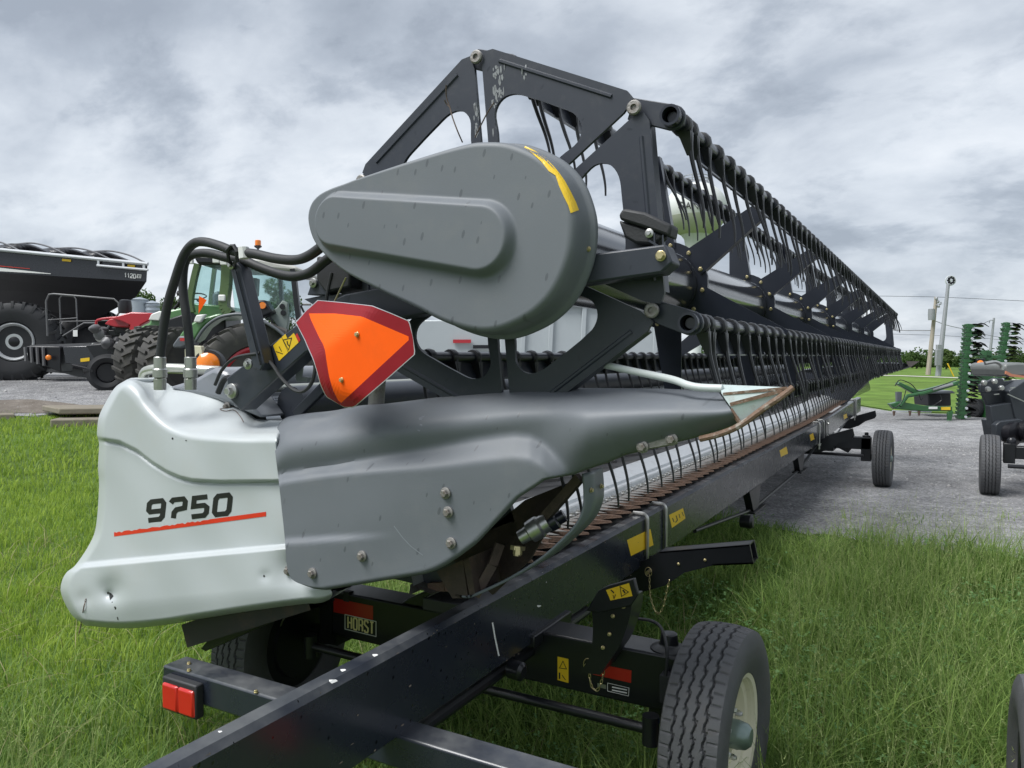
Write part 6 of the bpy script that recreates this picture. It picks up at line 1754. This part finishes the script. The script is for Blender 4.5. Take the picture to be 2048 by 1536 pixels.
# water tower
WTW = thing('water_tower', 'white round water tower with lettering seen through the reel tines', 'water tower', at_d(1345, 745, 112))
WTW.location.z = 0
cW = at_d(1391, 420, 112)
b = MB(); pr = []
for k in range(25):
    t = -math.pi / 2 + math.pi * k / 24
    pr.append((4.5 * math.cos(t) if k not in (0, 24) else 0.0, 4.0 * math.sin(t)))
b.lathe(pr, cW, (0, 0, 1), 48); tk = b.build('tank', mat('white_tower_paint', (0.62, 0.64, 0.62), 0.5, var=0.05), WTW)
b = MB(); prg = [(4.53 * math.cos(t), 4.03 * math.sin(t)) for t in np.linspace(-1.35, -0.28, 10)]
b.lathe(prg, cW, (0, 0, 1), 48); b.build('green_band', mat('sage_green_paint', (0.50, 0.50, 0.43), 0.5, var=0.05), WTW)
b = MB(); b.lathe([(2.2, -24.8), (1.0, -22), (0.9, -8), (1.6, -4.2), (2.2, -3.4)], cW, (0, 0, 1), 32); b.build('pedestal', mat('pale_pedestal', (0.6, 0.62, 0.62), 0.5), WTW)
htk = surf_hit(tk)
decal('tower_lettering', text_quads('SANDUS', 1357, 416, 1440, 420, 9, 12, 4.6, 2.0), htk, M_INK, WTW, 0.12)
b = MB()
for zz in (0.5, 1.1, 1.6):
    b.tube([cW + Vector((1.8 * math.cos(t), 1.8 * math.sin(t), 3.5 + zz * .8)) for t in np.linspace(0, 2 * math.pi, 25)[:-1]], 0.06, 5, closed=True)
b.build('roof_rail', M_GALVP, WTW)
for k in range(8):
    t = 2 * math.pi * k / 8; MB().tube([cW + Vector((1.8 * math.cos(t), 1.8 * math.sin(t), 3.4)), cW + Vector((1.8 * math.cos(t), 1.8 * math.sin(t), 4.9))], 0.06, 5).build('rail_post', M_GALVP, WTW)
MB().tube([cW + Vector((0.9, 0, 3.7)), cW + Vector((0.9, 0, 7.2))], 0.05, 5).build('antenna', M_GALVP, WTW)
# grey grain bins far left
M_BIN = mat('corrugated_bin', (0.36, 0.40, 0.44), 0.4, metal=0.5, var=0.1)
for i, (px, py, rr_, hh, lb) in enumerate(((280, 640, 0.62, 3.2, 'grey corrugated bin nearest the grain cart'), (305, 640, 0.5, 2.4, 'shorter grey bin right of the taller bin'))):
    q = at_d(px, py, 58); q.z = 1.12
    t = thing('grain_bin', lb, 'grain bin', q, group='grey bins beyond the yard')
    b = MB(); n = 26; prf = []
    top = at_d(px, 600 if i == 0 else 607, 58).z - 1.12
    for k in range(n + 1): prf.append((rr_ + 0.04 * (k % 2), top * k / n))
    b.lathe(prf, q, (0, 0, 1), 40); b.build('bin_wall', M_BIN, t, smooth=25)
    b = MB(); b.lathe([(rr_ + 0.1, top), (0.1, top + 0.2), (0, top + 0.22)], q, (0, 0, 1), 40); b.build('bin_roof', M_BIN, t)
# bright mown field beyond the yard
fa = []; fb = []
for px, d0, d1 in ((1560, 40, 128), (1700, 27.5, 126), (1790, 23.8, 124), (1850, 23.2, 122), (1930, 22.8, 120), (2048, 22.4, 118), (2300, 21.4, 110), (2700, 20.4, 100)):
    q0, q1 = at_d(px, 713, d0), at_d(px, 713, d1); fa.append(Vector((q0.x, q0.y))); fb.append(Vector((q1.x, q1.y)))
G_FIELD = ground_mat('mown_field', ((0.090, 0.165, 0.028), (0.135, 0.225, 0.040), (0.185, 0.285, 0.055)), 1.2, 0.3, 12)
gsheet('field', fa, fb, 60, 20, 0.02, G_FIELD, 0.05, 'bright green mown field beyond the gravel yard on the right')
# pale track across the far field
pn_ = [at_z(px, py) for px, py in ((1700, 752), (1800, 753), (1900, 757), (1990, 760), (2200, 768))]; pf_ = [at_z(px, py) for px, py in ((1700, 750.6), (1800, 751.6), (1900, 755.4), (1990, 758.4), (2200, 766))]
b = MB(); b.grid([[q + Vector((0, 0, .05)) for q in pn_], [q + Vector((0, 0, .05)) for q in pf_]]); o = b.build('field_track', mat('pale_track', (0.45, 0.44, 0.38), 0.9), None); tag(o, 'pale narrow track crossing the far green field', None, kind='structure')
# ================================================================== trees
def leaf_mat(name, c0, c1, trans=0.35):
    m = bpy.data.materials.new(name); m.use_nodes = True
    t = m.node_tree; b = t.nodes['Principled BSDF']; out = t.nodes['Material Output']
    at = N(t, 'ShaderNodeAttribute'); at.attribute_name = 'shade'
    mx = N(t, 'ShaderNodeMix', data_type='RGBA'); mx.inputs['A'].default_value = (*c0, 1); mx.inputs['B'].default_value = (*c1, 1)
    L(t, at.outputs['Fac'], mx.inputs['Factor']); L(t, mx.outputs['Result'], b.inputs['Base Color'])
    b.inputs['Roughness'].default_value = 0.6; b.inputs['Specular IOR Level'].default_value = 0.3
    tr = N(t, 'ShaderNodeBsdfTranslucent'); L(t, mx.outputs['Result'], tr.inputs['Color'])
    ms = N(t, 'ShaderNodeMixShader'); ms.inputs[0].default_value = trans
    L(t, b.outputs[0], ms.inputs[1]); L(t, tr.outputs[0], ms.inputs[2]); L(t, ms.outputs[0], out.inputs[0])
    return m
ML_TREE = leaf_mat('tree_leaves', (0.035, 0.075, 0.018), (0.10, 0.165, 0.045))
ML_TREE2 = leaf_mat('pale_tree_leaves', (0.07, 0.12, 0.035), (0.15, 0.21, 0.07))
M_BARK = mat('tree_bark', (0.09, 0.07, 0.055), 0.9, var=0.3, vscale=8)
def np_mesh(name, verts, faces_flat, nper, mat_, shade=None):
    me = bpy.data.meshes.new(name)
    nv = len(verts); nf = len(faces_flat) // nper
    me.vertices.add(nv); me.vertices.foreach_set('co', np.asarray(verts, dtype=np.float32).ravel())
    me.loops.add(nf * nper); me.loops.foreach_set('vertex_index', np.asarray(faces_flat, dtype=np.int32))
    me.polygons.add(nf); me.polygons.foreach_set('loop_start', np.arange(0, nf * nper, nper, dtype=np.int32))
    me.update(calc_edges=True)
    if shade is not None:
        a = me.attributes.new('shade', 'FLOAT', 'POINT'); a.data.foreach_set('value', np.asarray(shade, dtype=np.float32))
    me.materials.append(mat_)
    return me
def leaves(rs, centers, radii, n, size):
    k = rs.integers(0, len(centers), n)
    d = rs.normal(size=(n, 3)); d /= np.linalg.norm(d, axis=1)[:, None]
    p = centers[k] + d * (radii[k] * rs.uniform(0.35, 1.0, n) ** 0.5)[:, None]
    a = rs.normal(size=(n, 3)); a /= np.linalg.norm(a, axis=1)[:, None]
    c = np.cross(a, rs.normal(size=(n, 3))); c /= np.linalg.norm(c, axis=1)[:, None]
    s = size * rs.uniform(0.6, 1.3, n)[:, None]
    v = np.stack([p - a * s, p + c * s * 0.5, p + a * s, p - c * s * 0.5], 1).reshape(-1, 3)
    sh = np.repeat(np.clip(rs.uniform(0, 1, n) * 0.6 + rs.uniform(0, .4, len(centers))[k], 0, 1), 4)
    return v, np.arange(n * 4), sh
def tree(lab, px, top_py, d, wpx, seed, pale=False, zb=0.0, n=2600, grp='trees beyond the yard', name='tree'):
    rs = np.random.default_rng(seed)
    base = at_d(px, 713, d); base.z = zb
    H = at_d(px, top_py, d).z - zb; W_ = wpx / F_PX * d / 2
    t = thing(name, lab, 'tree', base, group=grp)
    b = MB(); lean = Vector((rs.normal() * .03 * H, rs.normal() * .03 * H, H * 0.6))
    b.tube([base, base + lean * 0.5, base + lean], [0.03 * H + .05, 0.022 * H, 0.01 * H], 8)
    lims = []
    for k in range(7):
        a = rs.uniform(0, 6.28); f = rs.uniform(0.25, 0.9); s0 = base + lean * f
        e_ = s0 + Vector((math.cos(a) * W_ * .6, math.sin(a) * W_ * .6, H * 0.22)); b.tube([s0, s0.lerp(e_, .5) + Vector((0, 0, .03 * H)), e_], [0.012 * H, 0.008 * H, 0.003 * H], 6)
    b.build('trunk', M_BARK, t)
    nc = 26
    cs = []; rr = []
    for k in range(nc):
        u = rs.uniform(0.12, 0.95); prof = math.sin(math.pi * min(1, u * 0.85 + 0.12)) ** 0.7
        a = rs.uniform(0, 6.28); q = W_ * prof * rs.uniform(0.2, 0.95)
        cs.append((base.x + math.cos(a) * q, base.y + math.sin(a) * q, zb + H * (0.15 + 0.80 * u))); rr.append(H * rs.uniform(0.07, 0.16))
    v, f, sh = leaves(rs, np.array(cs), np.array(rr), n, max(0.12, d / 420))
    o = obj('crown', np_mesh('crown', v, f, 4, ML_TREE2 if pale else ML_TREE, sh), None, t)
    return t
tree('rounded dark green tree left of the wooden utility pole', 1833, 709, 105, 56, 3)
tree('low green bush-like tree just right of the header tip', 1802, 724, 112, 40, 4)
tree('pale feathery tree right of the light pole', 1893, 699, 100, 40, 5, True)
tree('round green tree left of the upright drill wing', 1925, 713, 108, 44, 6)
tree('low tree between wooden pole and light pole', 1866, 728, 118, 44, 8)
tree('green tree behind the first drill wing', 1955, 717, 115, 50, 9)
tree('green tree behind the second drill wing', 2000, 714, 118, 60, 10)
tree('dark tree at the far right edge above the hood', 2050, 712, 110, 60, 11)
tree('small green tree between grain cart and bins', 287, 574, 62, 46, 12, zb=1.1)
tree('green tree behind the hoses left of the tractor cab', 345, 590, 66, 50, 13, zb=1.1)
tree('leafy tree seen through the tractor cab glass', 556, 558, 58, 84, 14, zb=1.1, n=3600)
tree('pale tree right of the grain bins low on the skyline', 318, 606, 70, 40, 15, True, zb=1.1)
# hedge line on the horizon
rs = np.random.default_rng(21)
cs = []; rr = []
for px in np.linspace(1690, 2250, 120):
    q = at_d(px, 713, 122 + rs.uniform(-5, 5)); cs.append((q.x, q.y, rs.uniform(.3, 2.0))); rr.append(rs.uniform(0.8, 1.6))
for px in np.linspace(-300, 760, 150):
    q = at_d(px, 713, 84 + rs.uniform(-4, 4)); cs.append((q.x, q.y, 1.1 + rs.uniform(.3, 3.2))); rr.append(rs.uniform(0.8, 1.7))
for px in np.linspace(760, 1690, 130):
    q = at_d(px, 713, 130 + rs.uniform(-5, 5)); cs.append((q.x, q.y, rs.uniform(.3, 2.6))); rr.append(rs.uniform(0.9, 1.8))
v, f, sh = leaves(rs, np.array(cs), np.array(rr), 26000, 0.30)
tag(obj('hedgerow', np_mesh('hedgerow', v, f, 4, ML_TREE, sh), None), 'distant green hedgerow along the horizon', 'hedge', kind='stuff')

# ================================================================== grass
ML_GRASS = leaf_mat('grass_blades', (0.085, 0.175, 0.034), (0.340, 0.470, 0.125), 0.52)
ML_LAWN = leaf_mat('lawn_blades', (0.200, 0.320, 0.040), (0.410, 0.530, 0.095), 0.52)
ML_SEED = leaf_mat('grass_seed_heads', (0.20, 0.27, 0.08), (0.42, 0.48, 0.20), 0.35)
ML_CLOVER = leaf_mat('clover_leaves', (0.080, 0.190, 0.050), (0.19, 0.33, 0.12), 0.35)
gb_ = []
for q in near:
    dep = q.x * FH.x + q.y * FH.y; lat = q.x * RT.x + q.y * RT.y
    gb_.append((lat / max(dep, .1), dep))
gb_.sort()
GA = np.array([a for a, _ in gb_]); GD_ = np.array([d for _, d in gb_])
def patch_noise(x, y, s=1.0):
    return (np.sin(x * 1.7 * s + 1.3) * np.sin(y * 1.3 * s + 0.4) + np.sin(x * 3.9 * s - y * 2.1 * s) * 0.5 + np.sin(y * 5.3 * s + x * 1.1 * s + 2) * 0.35) / 1.85
gzv = np.vectorize(gz)
WHEELS = ((-0.676, 2.72), (-2.70, 2.62), (-0.66, 11.1), (-2.7, 11.1), (0.525, 11.1), (0.305, 2.72))
def scatter(rs, d0, d1, dens, amax=0.80, amin=-0.80, edge=0.0):
    area = (amax - amin) / 2 * (d1 ** 2 - d0 ** 2)
    n = int(area * dens)
    dep = np.sqrt(rs.uniform(d0 ** 2, d1 ** 2, n)); a = rs.uniform(amin, amax, n)
    lim = np.interp(a, GA, GD_)
    x = dep * FH.x + dep * a * RT.x; y = dep * FH.y + dep * a * RT.y
    ok = dep < lim + edge + 0.35 * patch_noise(x, y, 2.0) - rs.uniform(0, .35, n)
    for wx, wy in WHEELS: ok &= ~((np.abs(x - wx) < 0.13) & (np.abs(y - wy) < 0.20))
    return x[ok], y[ok], dep[ok], a[ok]
def blades(rs, x, y, h, wd, bend, seg, shade):
    n = len(x); z = gzv(x, y)
    th = rs.uniform(0, 2 * np.pi, n); ph = th + rs.normal(size=n) * 0.5 + np.pi / 2
    ux, uy = np.cos(ph), np.sin(ph)
    V = []; 
    dirx, diry = np.cos(th), np.sin(th)
    for k in range(seg + 1):
        t = k / seg
        off = bend * h * t ** 2
        px_ = x + dirx * off; py_ = y + diry * off; pz = z + h * (t - 0.35 * np.minimum(1, bend) * t ** 2)
        w_ = wd * (1 - t) ** 0.6
        if k < seg:
            V.append(np.stack([px_ - ux * w_, py_ - uy * w_, pz], 1)); V.append(np.stack([px_ + ux * w_, py_ + uy * w_, pz], 1))
        else: V.append(np.stack([px_, py_, pz], 1))
    m = 2 * seg + 1
    V = np.stack(V, 1).reshape(-1, 3)
    base = (np.arange(n) * m)[:, None]
    tris = []
    for k in range(seg - 1):
        a0 = 2 * k; tris += [[a0, a0 + 1, a0 + 3], [a0, a0 + 3, a0 + 2]]
    tris.append([2 * seg - 2, 2 * seg - 1, 2 * seg])
    F_ = (base[:, :, None] + np.array(tris)[None]).reshape(-1)
    return V, F_, np.repeat(shade, m)
def join(parts):
    V = []; F_ = []; S_ = []; o_ = 0
    for v, f, s_ in parts: V.append(v); F_.append(f + o_); S_.append(s_); o_ += len(v)
    return np.concatenate(V), np.concatenate(F_), np.concatenate(S_)
rs = np.random.default_rng(5)
tall = []; lawn = []
for d0, d1, dens, wd, seg in ((1.3, 3.2, 3600, 0.0028, 4), (3.2, 5.5, 2300, 0.0034, 3), (5.5, 9.0, 1300, 0.0042, 3), (9.0, 15.0, 420, 0.008, 2)):
    pcs = [scatter(rs, d0, d1, dens), scatter(rs, d0, d1, dens * 0.45, amax=-0.80, amin=-1.45), scatter(rs, d0, d1, dens * 0.45, amax=1.3, amin=0.80)]
    x, y, dep, a = [np.concatenate(q) for q in zip(*pcs)]
    n = len(x)
    pn = patch_noise(x, y, 1.3)
    left = 1 / (1 + np.exp((a + 0.30) * 14)) * np.clip((dep - 2.6) / 1.6, 0, 1)      # mown side
    isl = rs.uniform(0, 1, n) < left
    pc = patch_noise(x * 2.2 + 1, y * 2.2, 1.6)
    right = np.clip((a + 0.05) * 2.5, 0, 1)
    h = np.where(isl, rs.uniform(0.05, 0.12, n) * (1 + 0.4 * pc), rs.uniform(0.08, 0.30, n) * (0.85 + 0.35 * pn + 0.35 * pc) * (1 + 0.30 * right))
    h = np.clip(h, 0.03, 0.42)
    under = (x < -1.0) & (x > -3.0) & (y > 2.0); h = np.where(under & ~isl, h * 0.75, h)
    sh = np.clip(0.42 + 0.20 * pn + 0.22 * pc + rs.normal(size=n) * 0.30, 0, 1)
    bend = np.where(isl, rs.uniform(0.1, 0.7, n), rs.uniform(0.15, 1.3, n))
    for m_, lst in ((~isl, tall), (isl, lawn)):
        if m_.sum(): lst.append(blades(rs, x[m_], y[m_], h[m_], wd * rs.uniform(0.7, 1.5, m_.sum()), bend[m_], seg, sh[m_]))
# tussocks of longer grass on the right and weeds creeping on to the gravel
for d0, d1, dens, nb, amin, edge in ((1.9, 4.0, 5.0, 70, -0.05, 0.0), (4.0, 8.0, 3.2, 60, 0.10, 0.1), (7.0, 11.5, 1.1, 30, 0.12, 1.6), (10.5, 15.0, 0.7, 26, -0.72, 1.2)):
    cx0, cy0, dep, a = scatter(rs, d0, d1, dens, amin=amin, edge=edge)
    k = np.repeat(np.arange(len(cx0)), nb); n = len(k)
    sp2 = 0.10 if edge < 0.5 else 0.16
    x = cx0[k] + rs.normal(size=n) * sp2; y = cy0[k] + rs.normal(size=n) * sp2
    ok = np.ones(n, bool)
    for wx, wy in WHEELS: ok &= ~((np.abs(x - wx) < 0.16) & (np.abs(y - wy) < 0.42))
    ok &= ~((x < -0.9) & (x > -2.6) & (y > 1.0)); x, y, k = x[ok], y[ok], k[ok]; n = len(x)
    hh = rs.uniform(0.22, 0.46, len(cx0))[k] * rs.uniform(0.6, 1.1, n) * (1.0 if edge < 0.5 else 0.35)
    tall.append(blades(rs, x, y, hh, (0.0026 if d0 < 4 else 0.0042) * rs.uniform(0.6, 1.2, n), rs.uniform(0.1, 0.9, n), 4, np.clip(rs.uniform(0.3, 0.9, len(cx0))[k] + rs.normal(size=n) * 0.18, 0, 1)))
v, f, s_ = join(tall)
tag(obj('meadow_grass', np_mesh('meadow_grass', v, f, 3, ML_GRASS, s_), None), 'long uncut tangled green grass around the trailer wheels', 'grass', kind='stuff')
v, f, s_ = join(lawn)
tag(obj('lawn_grass', np_mesh('lawn_grass', v, f, 3, ML_LAWN, s_), None), 'shorter bright green lawn left of the header', 'grass', kind='stuff')
straw = []
for d0, d1, dens, wd in ((1.4, 3.4, 90, 0.0016), (3.4, 7.0, 50, 0.0026)):
    x, y, dep, a = scatter(rs, d0, d1, dens); n = len(x)
    straw.append(blades(rs, x, y, rs.uniform(0.10, 0.28, n), wd * rs.uniform(0.6, 1.3, n), rs.uniform(0.5, 2.2, n), 3, rs.uniform(0, 1, n)))
v, f, s_ = join(straw)
tag(obj('dry_grass', np_mesh('dry_grass', v, f, 3, leaf_mat('straw', (0.22, 0.20, 0.09), (0.42, 0.37, 0.20), 0.2), s_), None), 'dry straw-coloured blades lying among the green grass', 'grass', kind='stuff')
# tall thin stalks with seed heads
parts = []; heads = []
for d0, d1, dens, amin in ((1.5, 3.2, 230, -0.75), (3.2, 5.5, 260, -0.2), (5.5, 8.2, 230, 0.18)):
    x, y, dep, a = scatter(rs, d0, d1, dens, amin=amin, edge=0.25)
    ok = ~((x < -0.8) & (x > -2.6) & (y > 1.2)); x, y, a = x[ok], y[ok], a[ok]
    n = len(x); h = rs.uniform(0.26, 0.55, n); bend = rs.uniform(0.05, 0.45, n)
    st = rs.bit_generator.state
    V_, F_, S_ = blades(rs, x, y, h, np.full(n, 0.0012), bend, 4, rs.uniform(0.2, 0.9, n)); parts.append((V_, F_, S_))
    tips = V_.reshape(n, 9, 3)[:, 8]; mids = V_.reshape(n, 9, 3)[:, 6]
    dr = tips - mids; dr /= np.linalg.norm(dr, axis=1)[:, None] + 1e-9
    for k in range(7):
        f_ = k / 6.0; p = tips - dr * (0.085 * f_)[..., None] if False else tips - dr * (0.085 * f_)
        s2 = 0.009 * (1.2 - abs(f_ - 0.55)) 
        r1 = rs.normal(size=(n, 3)) * 0.9; q = p + r1 * s2
        c_ = np.cross(dr, r1); c_ /= np.linalg.norm(c_, axis=1)[:, None] + 1e-9
        vv = np.stack([p - c_ * 0.0016, p + c_ * 0.0016, q + dr * 0.012], 1).reshape(-1, 3)
        heads.append((vv, np.arange(n * 3), np.repeat(rs.uniform(0, 1, n), 3)))
v, f, s_ = join(parts + heads)
tag(obj('grass_stalks', np_mesh('grass_stalks', v, f, 3, ML_SEED, s_), None), 'tall thin grass stalks with pale seed heads', 'grass', kind='stuff')
# low broad leaves (clover, weeds)
cl = []
for d0, d1, dens, sz in ((1.6, 3.6, 420, 0.010), (3.6, 7.5, 330, 0.013)):
    x, y, dep, a = scatter(rs, d0, d1, dens, amin=-0.30)
    pn = patch_noise(x + 3, y, 0.9); ok = pn > -0.05; x, y = x[ok], y[ok]
    n = len(x); z = gzv(x, y) + rs.uniform(0.05, 0.20, n)
    for k in range(3):
        t = rs.uniform(0, 6.28, n) if k == 0 else t + 2.09
        s1 = sz * rs.uniform(0.7, 1.4, n); cx_, cy_ = np.cos(t), np.sin(t); tz = rs.normal(size=n) * 0.35
        c0 = np.stack([x, y, z], 1); e1 = np.stack([cx_, cy_, tz], 1); e2 = np.stack([-cy_, cx_, rs.normal(size=n) * 0.35], 1)
        vv = np.stack([c0, c0 + (e1 * 0.8 + e2 * 0.55) * s1[:, None], c0 + e1 * 1.5 * s1[:, None], c0 + (e1 * 0.8 - e2 * 0.55) * s1[:, None]], 1).reshape(-1, 3)
        fi = np.array([[0, 1, 2], [0, 2, 3]]); ff = (np.arange(n)[:, None, None] * 4 + fi[None]).reshape(-1)
        cl.append((vv, ff, np.repeat(rs.uniform(0, 1, n), 4)))
v, f, s_ = join(cl)
tag(obj('clover', np_mesh('clover', v, f, 3, ML_CLOVER, s_), None), 'patchy low clover leaves among the grass', 'clover', kind='stuff')
# loose stones on the gravel
n = 9000
dep = np.sqrt(rs.uniform(6.5 ** 2, 16 ** 2, n)); a = rs.uniform(0.15, 0.75, n)
x = dep * FH.x + dep * a * RT.x; y = dep * FH.y + dep * a * RT.y
dep2 = np.sqrt(rs.uniform(11.5 ** 2, 19 ** 2, n // 2)); a2 = rs.uniform(-0.72, -0.40, n // 2)
x = np.concatenate([x, dep2 * FH.x + dep2 * a2 * RT.x]); y = np.concatenate([y, dep2 * FH.y + dep2 * a2 * RT.y]); dep = np.concatenate([dep, dep2]); a = np.concatenate([a, a2])
ok = dep > np.interp(a, GA, GD_) - 0.3; x, y = x[ok], y[ok]; n = len(x)
sz = rs.lognormal(-4.6, 0.45, n); z = gzv(x, y) + 0.004
oc = np.array([(1, 0, 0), (0, 1, 0), (-1, 0, 0), (0, -1, 0), (0, 0, .7), (0, 0, -.4)], float)
jit = rs.uniform(0.6, 1.35, (n, 6, 1)); ang = rs.uniform(0, 6.28, n); ca, sa = np.cos(ang), np.sin(ang)
v = oc[None] * jit * sz[:, None, None]
vx = v[:, :, 0] * ca[:, None] - v[:, :, 1] * sa[:, None] + x[:, None]; vy = v[:, :, 0] * sa[:, None] + v[:, :, 1] * ca[:, None] + y[:, None]
v = np.stack([vx, vy, v[:, :, 2] + z[:, None]], 2).reshape(-1, 3)
fi = np.array([[0, 1, 4], [1, 2, 4], [2, 3, 4], [3, 0, 4], [1, 0, 5], [2, 1, 5], [3, 2, 5], [0, 3, 5]]); f = (np.arange(n)[:, None, None] * 6 + fi[None]).reshape(-1)
ML_STONE = leaf_mat('loose_stone', (0.16, 0.16, 0.165), (0.42, 0.41, 0.40), 0.0)
tag(obj('loose_stones', np_mesh('loose_stones', v, f, 3, ML_STONE, np.repeat(rs.uniform(0, 1, n), 6)), None), 'loose pale stones scattered over the gravel yard', 'gravel', kind='stuff')
